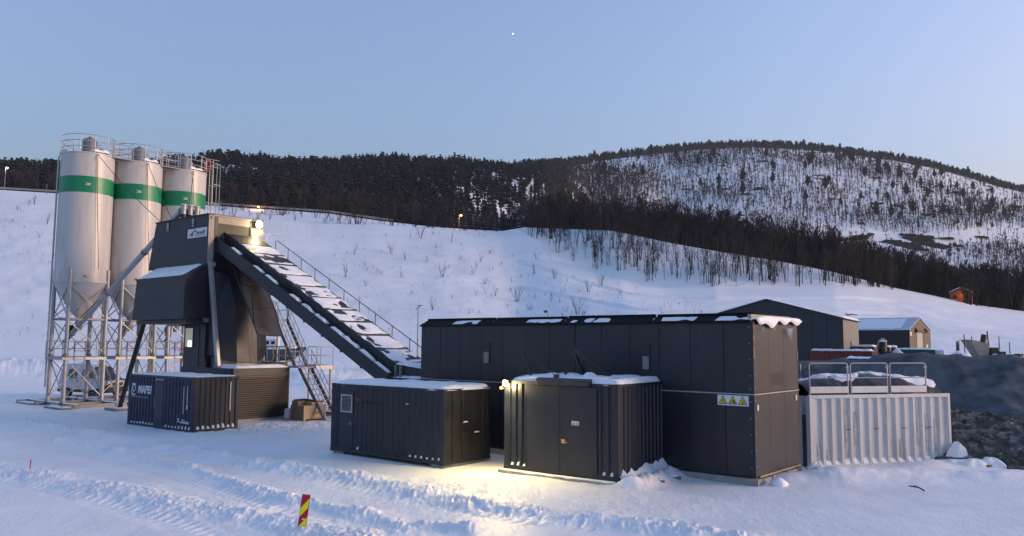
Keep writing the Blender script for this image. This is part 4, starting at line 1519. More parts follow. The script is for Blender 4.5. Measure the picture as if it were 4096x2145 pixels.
    MB(t).loft([[(-3.4, 0.4, 2.83), (-2.3, 0.4, 2.83), (-1.8, 1.3, 2.83), (-1.8, 2.4, 2.83), (-2.3, 3.2, 2.83), (-3.4, 3.2, 2.83)],
                [(-3.4, 0.4, 3.5), (-2.3, 0.4, 3.45), (-1.85, 1.3, 3.1), (-1.85, 2.4, 3.1), (-2.3, 3.2, 3.45), (-3.4, 3.2, 3.5)]]).build('plinth', M_GALVD, t)
    MB(t).box(-9.0, -3.2, 0.2, W - 0.1, 2.83, 5.2).build('core', M_BLACK, t) if False else None
    # splayed legs
    lg = MB(t).beam((-1.85, 0.2, 2.85), (-3.0, 0.16, 8.5), 0.20, 0.24).build('strut', M_GALV, t, bevel=0.02, label='galvanised strut leaning against the tower')
    MB(t).cyl((-3.02, 0.05, 8.5), (-3.02, 0.4, 8.5), 0.16, n=12).build('strut_pin', M_GALV, lg)
    MB(t).box(-2.1, -1.6, 0.02, 0.4, 2.84, 2.92).build('strut_foot', M_GALVD, lg)
    for (x0, y0, x1, y1) in ((-9.0, -0.5, -11.9, -0.36), (-9.0, 3.2, -9.1, 3.25)):
        mb = MB(t)
        mb.cyl((x1, y1, 0.1), (x0, y0, 5.3), 0.14, n=12)
        mb.build('splayed_leg', M_BLACK, t, smooth=True)
        fp = MB(t).box(x1 - 0.9, x1 + 0.7, y1 - 0.5, y1 + 0.4, -0.05, 0.14).build('foot_plate', M_GALVD, t)
        snow_slab(t, 'plate_snow', x1 - 0.88, x1 + 0.68, y1 - 0.48, y1 + 0.38, 0.142, 0.05, 85, n=12, ragged=0.1, parent=fp)
    MB(t).beam((-5.2, 0.05, 4.2), (-5.35, 0.0, 2.9), 0.03).build('conduit', M_GALV, t)
    # lamps of the tower head
    for nm, (y, z, r), e in (('floodlight', (3.06, 11.06, 0.22), 15), ('floodlight', (2.76, 10.2, 0.17), 10)):
        f = thing(nm, 'round lit floodlight at the top corner of the conveyor opening' if z > 11 else 'lower lit floodlight above the conveyor covers', 'lamp',
                  PL.w(XR + 0.12, y, z), -PL.yaw, 'tower floodlights')
        MB().cbox(0.0, 0, 0, 0.2, 2.2 * r, 1.7 * r).build('housing', M_DKSTEEL, f, bevel=0.02)
        mb = MB()
        mb.cyl((0.10, 0, 0), (0.14, 0, 0), r * 0.95, r * 0.8, n=16)
        mb.build('lens', M_LAMP, f)
        MB().beam((-0.13, 0, 0), (0.0, 0, 0), 0.05).build('bracket', M_DKSTEEL, f)
        lamp_light('lamp_light', (0.34, 0, -0.02), e, (1.0, 0.78, 0.42), 0.1, f)

    # base module
    t = fthing(PL, 'base_module', 'brown ribbed steel base module carrying the mixing tower', 'container', 0, 0, 0)
    L, Z0, Z1 = -5.4, 0.14, 2.82
    MB(t).box(L, -0.04, 0.03, W - 0.03, Z0 + 0.02, Z1 - 0.01).build('body', M_ANTH2, t)
    mb = MB(t)
    n = 19
    prof = []
    for i in range(n):
        z = Z0 + 0.06 + (2.28 - Z0) * i / n
        s = (2.28 - Z0) / n
        prof += [(-0.035, z), (0.0, z + 0.25 * s), (0.0, z + 0.7 * s), (-0.035, z + 0.9 * s)]
    vs, fs = [], []
    for (x, z) in prof:
        vs += [(x, 0.1, z), (x, W - 0.1, z)]
    for i in range(len(prof) - 1):
        fs.append((2 * i, 2 * i + 1, 2 * i + 3, 2 * i + 2))
    mb.add(vs, fs)
    mb.build('ribbed_wall', M_BROWN, t)
    hd = MB(t).box(-0.2, 0.02, 0.0, W, 2.42, Z1).build('header', M_BROWN, t, bevel=0.01)
    for y in (0.22, W - 0.22):
        MB(t).cyl((0.015, y, 2.64), (0.035, y, 2.64), 0.09, n=12).build('lock_hole', M_BLACK, hd)
    for y in (0.05, W - 0.05):
        MB(t).box(-0.12, 0.012, y - 0.05, y + 0.05, Z0, 2.42).build('corner_post', M_BROWN, t)
    MB(t).box(L, -0.2, -0.02, 0.03, 2.36, Z1 - 0.004).build('side_rail', M_ANTH2, t)
    MB(t).box(-2.4, -0.1, 0.0, 0.028, Z0, 2.35).build('side_panel', M_ANTH2, t)
    MB(t).box(-5.3, -0.1, 0.2, W - 0.2, -0.05, Z0).build('skid', M_CONC, t)
    snow_slab(t, 'roof_snow', -2.2, -0.02, 0.1, W - 0.05, Z1, 0.16, 90, n=22, ragged=0.15)


M_LAMP = emit('lamp_glow', (1.0, 0.80, 0.42), 9.0)
M_LAMPO = emit('sodium_glow', (1.0, 0.45, 0.07), 4.0)
M_LAMPW = emit('white_lamp_glow', (1.0, 0.92, 0.85), 4.0)
M_LAMPR = emit('red_marker_glow', (1.0, 0.10, 0.03), 1.2)
M_PANE = emit('dim_lit_pane', (0.62, 0.60, 0.42), 0.05)
M_LITWIN = emit('bright_lit_pane', (1.0, 0.98, 0.72), 0.25)
build_tower()


def build_conveyor():
    """inclined belt conveyor from the tower head down to the long building"""
    t = fthing(PL, 'belt_conveyor', 'dark inclined belt conveyor with snow-covered hoods between tower and long building', 'conveyor', 11.3, 1.75, 2.7)
    s = -0.494                      # rise per metre of x

    def zc(x, off=0.0):
        return 10.40 + (x + 3.09) * s + off

    xa, xb = -3.05, 11.4
    # near side plate
    mb = MB(t)
    mb.prism([(-3.06, 9.36), (-3.06, 10.09), (11.55, 2.84), (11.3, 2.60), (10.75, 2.60)], 'y', 0.47, 0.52)
    sp = mb.build('side_plate', M_TOWER, t, bevel=0.01)
    for i in range(9):
        x = -2.0 + 1.45 * i
        z = 9.36 + (x + 3.06) * (2.60 - 9.36) / (10.75 + 3.06)
        MB(t).box(x - 0.07, x + 0.07, 0.50, 2.9, z - 0.10, z + 0.02).build('cross_member', M_DKSTEEL, sp)
    mb = MB(t)
    mb.prism([(-3.06, 9.30), (-3.06, 9.36), (10.75, 2.60), (10.63, 2.60)], 'y', 0.53, 3.0)
    mb.build('belly_plate', M_DKSTEEL, t)
    mb = MB(t)
    mb.prism([(-3.06, 9.36), (-3.06, 10.09), (11.55, 2.84), (11.3, 2.60), (10.75, 2.60)], 'y', 2.98, 3.03)
    mb.build('far_plate', M_TOWER, t)
    # trough side with the hoods above
    mb = MB(t)
    mb.prism([(xa, zc(xa, -0.42)), (xa, zc(xa, 0.02)), (xb, zc(xb, 0.02)), (xb, zc(xb, -0.42))], 'y', 0.94, 0.99)
    mb.build('hood_curb', M_DKSTEEL, t)
    mb = MB(t)
    mb.prism([(xa, zc(xa, -0.42)), (xa, zc(xa, 0.0)), (xb, zc(xb, 0.0)), (xb, zc(xb, -0.42))], 'y', 2.95, 2.99)
    mb.build('far_curb', M_DKSTEEL, t)
    mb = MB(t)
    mb.prism([(xa, zc(xa, -0.46)), (xa, zc(xa, -0.42)), (xb, zc(xb, -0.42)), (xb, zc(xb, -0.46))], 'y', 0.53, 0.94)
    mb.build('gutter', M_DKSTEEL, t)
    n = 11
    rs = np.random.default_rng(5)
    for i in range(n):
        x0 = xa + 0.35 + (xb - xa - 0.4) * i / n
        x1 = xa + 0.35 + (xb - xa - 0.4) * (i + 1) / n - 0.05
        mb = MB(t)

        def P(x, y, o):
            return (x, y, zc(x, o))
        lift = 0.03 if i % 2 else 0.045
        mb.hexa([P(x0, 0.96, 0.022), P(x1, 0.96, 0.022), P(x1, 2.97, 0.022), P(x0, 2.97, 0.022)],
                [P(x0, 0.98, lift + 0.02), P(x1, 0.98, lift + 0.02), P(x1, 2.95, lift + 0.02), P(x0, 2.95, lift + 0.02)])
        hood = mb.build('hood', M_DKSTEEL, t)
        mb = MB(t)
        mb.hexa([P(x1 - 0.05, 0.93, 0.02), P(x1 + 0.03, 0.93, 0.02), P(x1 + 0.03, 3.0, 0.02), P(x1 - 0.05, 3.0, 0.02)],
                [P(x1 - 0.05, 0.93, 0.075), P(x1 + 0.03, 0.93, 0.075), P(x1 + 0.03, 3.0, 0.075), P(x1 - 0.05, 3.0, 0.075)])
        mb.build('hood_lip', M_DKSTEEL, hood)
        if i == 0:
            continue
        bare = 0.50 if i >= n - 2 else (0.34, 0.40, 0.44, 0.37)[i % 4]
        snow_slab(t, 'hood_snow', x0 + 0.05, x1 - 0.07, 1.03, 2.93, zc(x0 + 0.05, lift + 0.022), 0.050, 100 + i, slope=(s, 0), n=16, ragged=0.13, parent=hood, holes=bare)
        if rs.random() < 0.8:
            snow_slab(t, 'lip_snow', x1 - 0.10, x1 + 0.02, 1.05 + 0.5 * rs.random(), 2.4 + 0.45 * rs.random(), zc(x1 - 0.1, 0.078), 0.03, 130 + i, slope=(s, 0), n=8, ragged=0.03, parent=hood)
    # snow lying in the gutter
    for i in range(12):
        x0 = -2.0 + 1.12 * i + 0.25 * rs.random()
        if i in (1, 4):
            continue
        x1 = x0 + 0.75 + 0.3 * rs.random()
        snow_slab(t, 'gutter_snow', x0, min(x1, 11.2), 0.53, 0.90, zc(x0, -0.42), 0.15, 150 + i, slope=(s, 0), n=16, ragged=0.10)
    # handrail on the far side
    mb = MB(t)
    mb.path([(xa + 1.9, 3.08, zc(xa + 1.9, -0.05)), (xa + 1.85, 3.08, zc(xa + 1.9, 0.45)), (xa + 2.0, 3.08, zc(xa + 2.0, 0.58)), (xa + 2.2, 3.08, zc(xa + 2.2, 0.58)), (xb - 0.2, 3.08, zc(xb - 0.2, 0.50))], 0.022, 6)
    hr = mb.build('handrail', M_DKSTEEL, t)
    for i in range(10):
        x = xa + 3.1 + 1.25 * i
        MB(t).cyl((x, 3.08, zc(x, 0.0)), (x, 3.08, zc(x, 0.54)), 0.022, n=6).build('stanchion', M_DKSTEEL, hr)
    mb = MB(t)
    x = xa + 0.1
    mb.path([(x, 3.12, 10.55), (x, 4.25, 10.55), (x + 1.0, 4.25, 10.5), (x + 1.05, 4.25, 9.5)], 0.026, 6)
    mb.cyl((x + 0.5, 3.3, 9.6), (x + 0.5, 3.3, 10.5), 0.022, n=6)
    mb.build('landing_rail', M_GALV, t)
    # feeder at the foot
    fd = MB(t)
    fd.hexa([(11.2, 1.0, 2.74), (13.2, 1.0, 2.74), (13.2, 2.97, 2.74), (11.2, 2.97, 2.74)], [(11.2, 1.0, 3.30), (13.2, 1.0, 3.10), (13.2, 2.97, 3.10), (11.2, 2.97, 3.30)])
    f = fd.build('feeder_box', M_TOWER, t, bevel=0.01)
    snow_slab(t, 'feeder_snow', 11.3, 13.2, 1.05, 2.9, 3.29, 0.10, 170, slope=(-0.1, 0), n=16, ragged=0.15, parent=f, holes=0.42)
    for x in (11.45, 11.75):
        MB(t).box(x, x + 0.12, 0.86, 0.99, 2.74, 3.25).build('feeder_post', M_GALVD, f)
    # hanging dust sheet under the head
    t = fthing(PL, 'dust_sheet', 'dirty brown tarpaulin hanging down under the conveyor head', 'tarpaulin', 0.3, 1.9, 4.6)

    def sheet(u, v):
        # v from the top (against the tower) to the free end, u across
        x = -2.5 + v * (3.2 - 0.5 * u) + 0.04 * math.sin(9 * u + 3 * v)
        y = 0.92 + 1.9 * u + 0.03 * math.sin(11 * v)
        z = 8.9 - v * (4.27 - 0.04 * u) - 0.12 * math.sin(math.pi * u) * v + 0.05 * math.sin(6 * v + 5 * u)
        return (x, y, z)
    MB(t).surf(sheet, 16, 28, (0.0, 0.02, -0.03)).build('sheet', M_TARP, t, smooth=True)
    mb = MB(t)
    mb.path([sheet(0, i / 14) for i in range(15)], 0.035, 5)
    mb.path([sheet(i / 8, 1.0) for i in range(9)], 0.04, 5)
    mb.path([sheet(1, i / 14) for i in range(15)], 0.03, 5)
    mb.build('hem', M_DKSTEEL, t)
    for v in (0.36, 0.66):
        MB(t).path([tuple(Vector(sheet(i / 10, v)) + Vector((0.02, -0.02, 0.02))) for i in range(11)], 0.018, 5).build('batten', M_DKSTEEL, t)
    MB(t).path([sheet(0.0, 0.88), (-0.6, 1.3, 6.8), (0.4, 1.6, 8.1)], 0.025, 5).build('rope', M_BLACK, t)
    MB(t).path([(0.6, 2.8, 5.3), (1.2, 2.6, 7.6)], 0.025, 5).build('rope', M_BLACK, t)


build_conveyor()


def build_stairs():
    t = fthing(PL, 'stair_tower', 'steep galvanised two-flight stair with lattice rails behind the base module', 'stairs', 0.5, 4.2, 0)

    def flight(x0, z0, x1, z1, y0, y1, n, m):
        for y in (y0, y1):
            MB(t).beam((x0, y, z0), (x1, y, z1), 0.05, 0.22).build('stringer', m, t)
        for i in range(n):
            f = (i + 0.7) / n
            x, z = x0 + (x1 - x0) * f, z0 + (z1 - z0) * f
            MB(t).box(x - 0.12, x + 0.12, y0 + 0.03, y1 - 0.03, z - 0.02, z + 0.02).build('tread', m, t)
        for y in (y0, y1):
            mb = MB(t)
            for h in (1.0, 0.55):
                mb.cyl((x0 - 0.1, y, z0 + h), (x1, y, z1 + h), 0.022, n=5)
            k = 5
            for i in range(k + 1):
                f = i / k
                x, z = x0 + (x1 - x0) * f, z0 + (z1 - z0) * f
                if i < k:
                    g = (i + 0.55) / k
                    xx, zz = x0 + (x1 - x0) * g, z0 + (z1 - z0) * g
                    mb.cyl((xx, y, zz), (x0 + (x1 - x0) * f, y, z0 + (z1 - z0) * f + 1.0), 0.016, n=5)
                if i in (0, k):
                    mb.cyl((x, y, z), (x, y, z + 1.0), 0.022, n=5)
            mb.build('lattice_rail', M_GALV, t)
    flight(2.85, 0.05, 0.40, 2.80, 3.8, 4.6, 10, M_GALVD)
    flight(0.0, 2.90, -2.05, 5.55, 3.8, 4.6, 9, M_GALVD)
    # landing
    ld = MB(t).box(-1.6, 0.75, 3.5, 5.85, 2.80, 2.86).build('landing', M_GALVD, t)
    mb = MB(t)
    mb.box(-1.6, 0.8, 5.82, 5.87, 2.70, 2.92)
    mb.box(0.75, 0.80, 4.65, 5.87, 2.70, 2.92)
    mb.build('toe_board', M_GALV, ld)
    mb = MB(t)
    for z in (3.45, 3.95):
        mb.path([(-1.6, 5.85, z), (0.75, 5.85, z), (0.77, 4.7, z)], 0.024, 5)
    for p in ((-1.6, 5.85), (-0.4, 5.85), (0.75, 5.85), (0.77, 4.7)):
        mb.cyl((p[0], p[1], 2.86), (p[0], p[1], 3.95), 0.024, n=5)
    mb.build('landing_rail', M_GALV, ld)
    # yellow walkway beside the tower
    wk = MB(t).box(-4.2, -1.6, 3.5, 4.5, 2.80, 2.86).build('walkway', M_GALVD, t)
    mb = MB(t)
    mb.box(-4.2, -0.25, 3.48, 3.52, 2.87, 3.10)
    for z in (3.45, 3.95):
        mb.cyl((-4.2, 3.5, z), (-0.3, 3.5, z), 0.03, n=6)
        mb.cyl((-4.2, 4.5, z), (-1.6, 4.5, z), 0.03, n=6)
    for x in (-2.9, -2.3, -1.7, -1.1, -0.5):
        mb.cyl((x, 3.5, 2.86), (x, 3.5, 3.95), 0.03, n=6)
    mb.build('yellow_rail', M_YELP, wk)
    # upper landing
    ul = MB(t).box(-3.1, -2.05, 3.7, 4.7, 5.48, 5.54).build('landing', M_GALVD, t)
    mb = MB(t)
    for z in (6.1, 6.6):
        mb.path([(-2.1, 3.72, z), (-3.1, 3.72, z), (-3.1, 4.68, z), (-2.1, 4.68, z)], 0.022, 5)
    for p in ((-2.1, 3.72), (-3.1, 3.72), (-3.1, 4.68), (-2.1, 4.68)):
        mb.cyl((p[0], p[1], 5.54), (p[0], p[1], 6.6), 0.022, n=5)
    mb.build('landing_rail', M_GALV, ul)
    for (x, y) in ((-3.0, 3.75), (-3.0, 4.65), (0.6, 5.8), (-1.4, 5.8)):
        z1 = 5.48 if x == -3.0 else 2.8
        MB(t).beam((x, y, 0.0), (x, y, z1), 0.08).build('post', M_GALVD, t)
    # crate under the stair
    t = fthing(PL, 'board_crate', 'brown board crate on the snow at the foot of the stair', 'crate', 1.5, 3.6, 0)
    MB(t).box(0.93, 2.11, 2.95, 4.42, 0.10, 0.83).build('carton', M_CARD, t, bevel=0.02)
    MB(t).box(0.93, 2.11, 2.943, 2.949, 0.10, 0.83).build('dark_side', M_CARDD, t)
    MB(t).box(0.95, 1.5, 3.0, 4.3, 0.835, 1.06).build('lid_box', M_CARDD, t, bevel=0.02)
    MB(t).box(1.55, 2.05, 3.5, 4.25, 0.835, 0.98).build('board', M_CARD, t, bevel=0.02)
    for y in (3.05, 4.3):
        MB(t).box(0.95, 2.08, y - 0.06, y + 0.06, -0.05, 0.10).build('pallet_block', M_WOOD, t)
    MB(t).path([(1.0, 3.1, 1.08), (1.4, 3.5, 1.12), (1.9, 3.9, 1.05), (2.0, 4.3, 1.0)], 0.05, 6).build('black_hose', M_BLACK, t)
    t = fthing(PL, 'timber_pile', 'flat pile of dark timbers on the snow behind the stair foot', 'timber pile', 0.5, 6.2, 0)
    for i in range(6):
        y = 5.6 + 0.32 * i
        MB(t).box(-2.4 + 0.2 * (i % 3), 2.6 - 0.15 * (i % 2), y - 0.12, y + 0.12, 0.02 + 0.12 * (i % 2), 0.2 + 0.12 * (i % 2)).build('timber', M_CARDD if i % 2 else M_CONC, t)
    snow_slab(t, 'pile_snow', -2.0, 2.4, 5.6, 7.2, 0.31, 0.07, 180, n=24, ragged=0.2, holes=0.45)
    t = fthing(PL, 'gas_bottle', 'short pale cylinder standing beside the brown base module', 'canister', 0.45, 3.0, 0)
    MB(t).lathe((0.45, 3.15), [(0.2, 0.05), (0.22, 0.1), (0.22, 0.55), (0.15, 0.62), (0, 0.62)], 14).build('shell', M_SIGN, t, smooth=True)
    MB(t).box(0.2, 0.7, 2.9, 3.4, -0.02, 0.05).build('base', M_CONC, t)


build_stairs()

# ================================================================== containers and the long building
def corr_front(mb, x0, x1, y, z0, z1, pitch, depth, outer=0.5, slope=0.12):
    """corrugated wall facing -y; returns the recess centres"""
    pts, n, p = corr_profile(x1 - x0, pitch, depth, outer, slope)
    vs = []
    for s, d in pts:
        vs += [(x0 + s, y + d, z0), (x0 + s, y + d, z1)]
    mb.add(vs, [(2 * i, 2 * i + 2, 2 * i + 3, 2 * i + 1) for i in range(len(pts) - 1)])
    return [(x0 + (i + (outer + 1 - slope) / 2) * p, p) for i in range(n)]


def corr_side(mb, x, y0, y1, z0, z1, pitch, depth, outer=0.5, slope=0.12, sign=1):
    """corrugated wall facing +x (sign 1) or -x (sign -1)"""
    pts, n, p = corr_profile(y1 - y0, pitch, depth, outer, slope)
    vs = []
    for s, d in pts:
        vs += [(x - sign * d, y0 + s, z0), (x - sign * d, y0 + s, z1)]
    mb.add(vs, [(2 * i, 2 * i + 2, 2 * i + 3, 2 * i + 1) for i in range(len(pts) - 1)])
    return [(y0 + (i + (outer + 1 - slope) / 2) * p, p) for i in range(n)]


def recess_snow(t, parent, cents, axis, face, z, depth, rs, size=1.0, prob=1.0, sign=1):
    """little wedges of snow caught at the foot of each corrugation"""
    mb = MB(t)
    for c, p in cents:
        if rs.random() > prob:
            continue
        w, h = p * 0.36 * size, (0.06 + 0.07 * rs.random()) * size
        k = rs.normal(0, 0.12)
        if axis == 'y':
            mb.add([(c - w / 2, face + 0.002, z), (c + w / 2, face + 0.002, z), (c + w * 0.42, face + depth - 0.002, z + h * (1 + k)), (c - w * 0.42, face + depth - 0.002, z + h * (1 - k)),
                    (c - w / 2, face + depth - 0.002, z), (c + w / 2, face + depth - 0.002, z)], [(0, 1, 2, 3), (1, 5, 2), (4, 0, 3), (3, 2, 5, 4)])
        else:
            f0, f1 = face - sign * 0.002, face - sign * (depth - 0.002)
            mb.add([(f0, c - w / 2, z), (f0, c + w / 2, z), (f1, c + w * 0.42, z + h * (1 + k)), (f1, c - w * 0.42, z + h * (1 - k)), (f1, c - w / 2, z), (f1, c + w / 2, z)],
                   [(0, 1, 2, 3), (1, 5, 2), (4, 0, 3), (3, 2, 5, 4)])
    if mb.v:
        mb.build('caught_snow', M_SNOWCAP, parent, kind='stuff')


def container_frame(t, L, W, H, z0, m, m_dark, rail=0.14):
    """posts, rails, castings, floor and roof; front at y = 0, right end at x = 0"""
    for x in (-L + 0.08, -0.08):
        for y in (0.08, W - 0.08):
            MB(t).box(x - 0.083, x + 0.083, y - 0.083, y + 0.083, z0 + 0.12, z0 + H - 0.12).build('corner_post', m, t, bevel=0.012)
            for z in (z0, z0 + H - 0.12):
                MB(t).box(x - 0.089, x + 0.089, y - 0.089, y + 0.089, z, z + 0.118).build('corner_casting', m_dark, t, bevel=0.012)
    for nm, za, zb in (('bottom_rail', z0 + 0.02, z0 + rail + 0.02), ('top_rail', z0 + H - 0.10, z0 + H - 0.01)):
        for y in (0.0, W - 0.06):
            MB(t).box(-L + 0.165, -0.165, y, y + 0.06, za, zb).build(nm, m, t)
        for x in (-L, -0.06):
            MB(t).box(x, x + 0.06, 0.165, W - 0.165, za, zb).build(nm, m, t)
    MB(t).box(-L + 0.05, -0.05, 0.05, W - 0.05, z0 + 0.10, z0 + 0.16).build('floor', m_dark, t)
    MB(t).box(-L + 0.06, -0.06, 0.06, W - 0.06, z0 + H - 0.07, z0 + H - 0.04).build('roof', m, t)


def build_office_container():
    fr = Frame(-2.29, 27.68, 0.683)
    L, W, H, z0 = 6.06, 2.44, 2.59, 0.07
    rs = np.random.default_rng(1)
    t = fthing(fr, 'office_container', 'dark grey container with louvred door and thick roof snow', 'container', -3.0, 1.2, 0)
    container_frame(t, L, W, H, z0, M_ANTH2, M_DKSTEEL)
    zb, zt = z0 + 0.16, z0 + H - 0.10
    cents = []
    for a, b in ((-5.895, -5.62), (-4.70, -0.165)):
        mb = MB(t)
        c = corr_front(mb, a, b, 0.012, zb, zt, 0.275, 0.032)
        w = mb.build('side_wall', M_ANTH2, t)
        cents += c
    recess_snow(t, t, [c for c in cents if c[0] > -1.75 or -4.6 < c[0] < -4.2], 'y', 0.012, zb + 0.001, 0.032, rs, 0.8, 0.9)
    mb = MB(t)
    corr_front(mb, -5.895, -0.165, W - 0.045, zb, zt, 0.275, 0.032)
    mb.build('back_wall', M_ANTH2, t)
    MB(t).box(-L + 0.02, -L + 0.05, 0.165, W - 0.165, zb, zt).build('end_wall', M_ANTH2, t)
    # steel door with louvre
    MB(t).box(-5.618, -4.702, 0.02, 0.05, zb, zt).build('door_surround', M_ANTH2, t)
    dr = MB(t).box(-5.56, -4.76, 0.0, 0.018, z0 + 0.17, 2.42).build('door', M_ANTH2, t, bevel=0.008)
    fm = MB(t)
    for (a, b, c, d) in ((-5.47, -4.80, 2.20, 2.26), (-5.47, -4.80, 1.58, 1.64), (-5.47, -5.41, 1.64, 2.20), (-4.86, -4.80, 1.64, 2.20)):
        fm.box(a, b, -0.03, -0.002, c, d)
    lv = fm.build('louvre_frame', M_GALV, dr)
    MB(t).box(-5.41, -4.86, -0.006, -0.002, 1.64, 2.20).build('louvre_back', M_BLACK, lv)
    for i in range(11):
        z = 1.66 + 0.049 * i
        MB(t).hexa([(-5.41, -0.026, z), (-4.86, -0.026, z), (-4.86, -0.008, z + 0.012), (-5.41, -0.008, z + 0.012)],
                   [(-5.41, -0.026, z + 0.014), (-4.86, -0.026, z + 0.014), (-4.86, -0.008, z + 0.026), (-5.41, -0.008, z + 0.026)]).build('louvre_slat', M_GALVD, lv)
    MB(t).box(-4.86, -4.84, -0.05, -0.002, 1.12, 1.24).build('door_handle', M_GALV, dr)
    MB(t).box(-4.95, -4.86, -0.05, -0.035, 1.15, 1.17).build('lever', M_GALV, dr)
    MB(t).box(-5.25, -5.12, -0.006, -0.002, 1.38, 1.48).build('door_label', M_BROWN, dr)
    text_on_front(t, 'lettering', 'pilomatı', -4.30, 0.008, 1.93, 1.12, 0.17, M_INK, t, bold=0.015)
    flat_on_front(t, 'red_arrow', [[(-4.56, 2.00), (-4.40, 2.10), (-4.50, 2.18), (-4.57, 2.20)]], 0.009, M_RED, t)
    flat_on_front(t, 'arrow_shadow', [[(-4.56, 1.95), (-4.42, 2.02), (-4.56, 1.985)]], 0.009, M_INK, t)
    MB(t).box(-1.86, -1.76, -0.03, 0.01, 2.05, 2.09).build('bracket', M_SIGN, t)
    MB(t).box(-1.38, -1.34, 0.0, 0.01, 1.76, 1.88).build('red_tag', M_RED, t)
    for x in (-3.9, -1.95):
        MB(t).box(x - 0.16, x + 0.16, -0.004, 0.001, z0 + 0.02, z0 + 0.13).build('fork_pocket', M_BLACK, t)
    # cargo doors on the right end
    for k, (y0, y1) in enumerate(((0.17, 1.215), (1.225, 2.27))):
        d = MB(t).box(-0.05, -0.02, y0, y1, zb, zt).build('cargo_door', M_DKSTEEL, t)
        for i in range(2):
            y = y0 + 0.28 + 0.48 * i
            bar = MB(t).cyl((0.015, y, z0 + 0.12), (0.015, y, z0 + H - 0.08), 0.022, n=8).build('lock_bar', M_DKSTEEL, d)
            for z in (0.55, 1.15, 2.1):
                MB(t).box(-0.018, 0.035, y - 0.05, y + 0.05, z0 + z, z0 + z + 0.05).build('bar_clamp', M_DKSTEEL, bar)
            MB(t).box(0.02, 0.05, y, y + 0.34, z0 + 0.98, z0 + 1.02).build('lock_handle', M_DKSTEEL, bar)
            snow_slab(t, 'handle_snow', 0.0, 0.055, y + 0.02, y + 0.2 + 0.1 * rs.random(), z0 + 1.022 + 0.4 * (i % 2) * rs.random(), 0.03, 190 + k * 2 + i, n=5, ragged=0.01, parent=bar) if (i + k) % 2 else None
        for z in (0.3, 0.9, 1.5, 2.2):
            y = y0 if k == 0 else y1
            MB(t).box(-0.05, 0.012, y - 0.03, y + 0.03, z0 + z, z0 + z + 0.12).build('hinge', M_DKSTEEL, d)
    snow_slab(t, 'roof_snow', -L + 0.12, 0.05, 0.02, W - 0.02, z0 + H - 0.045, 0.17, 200, n=46, ragged=0.12)
    for x in (-5.7, -0.4):
        MB(t).box(x - 0.3, x + 0.3, 0.1, W - 0.1, -0.15, z0 + 0.02).build('sleeper', M_CONC, t)


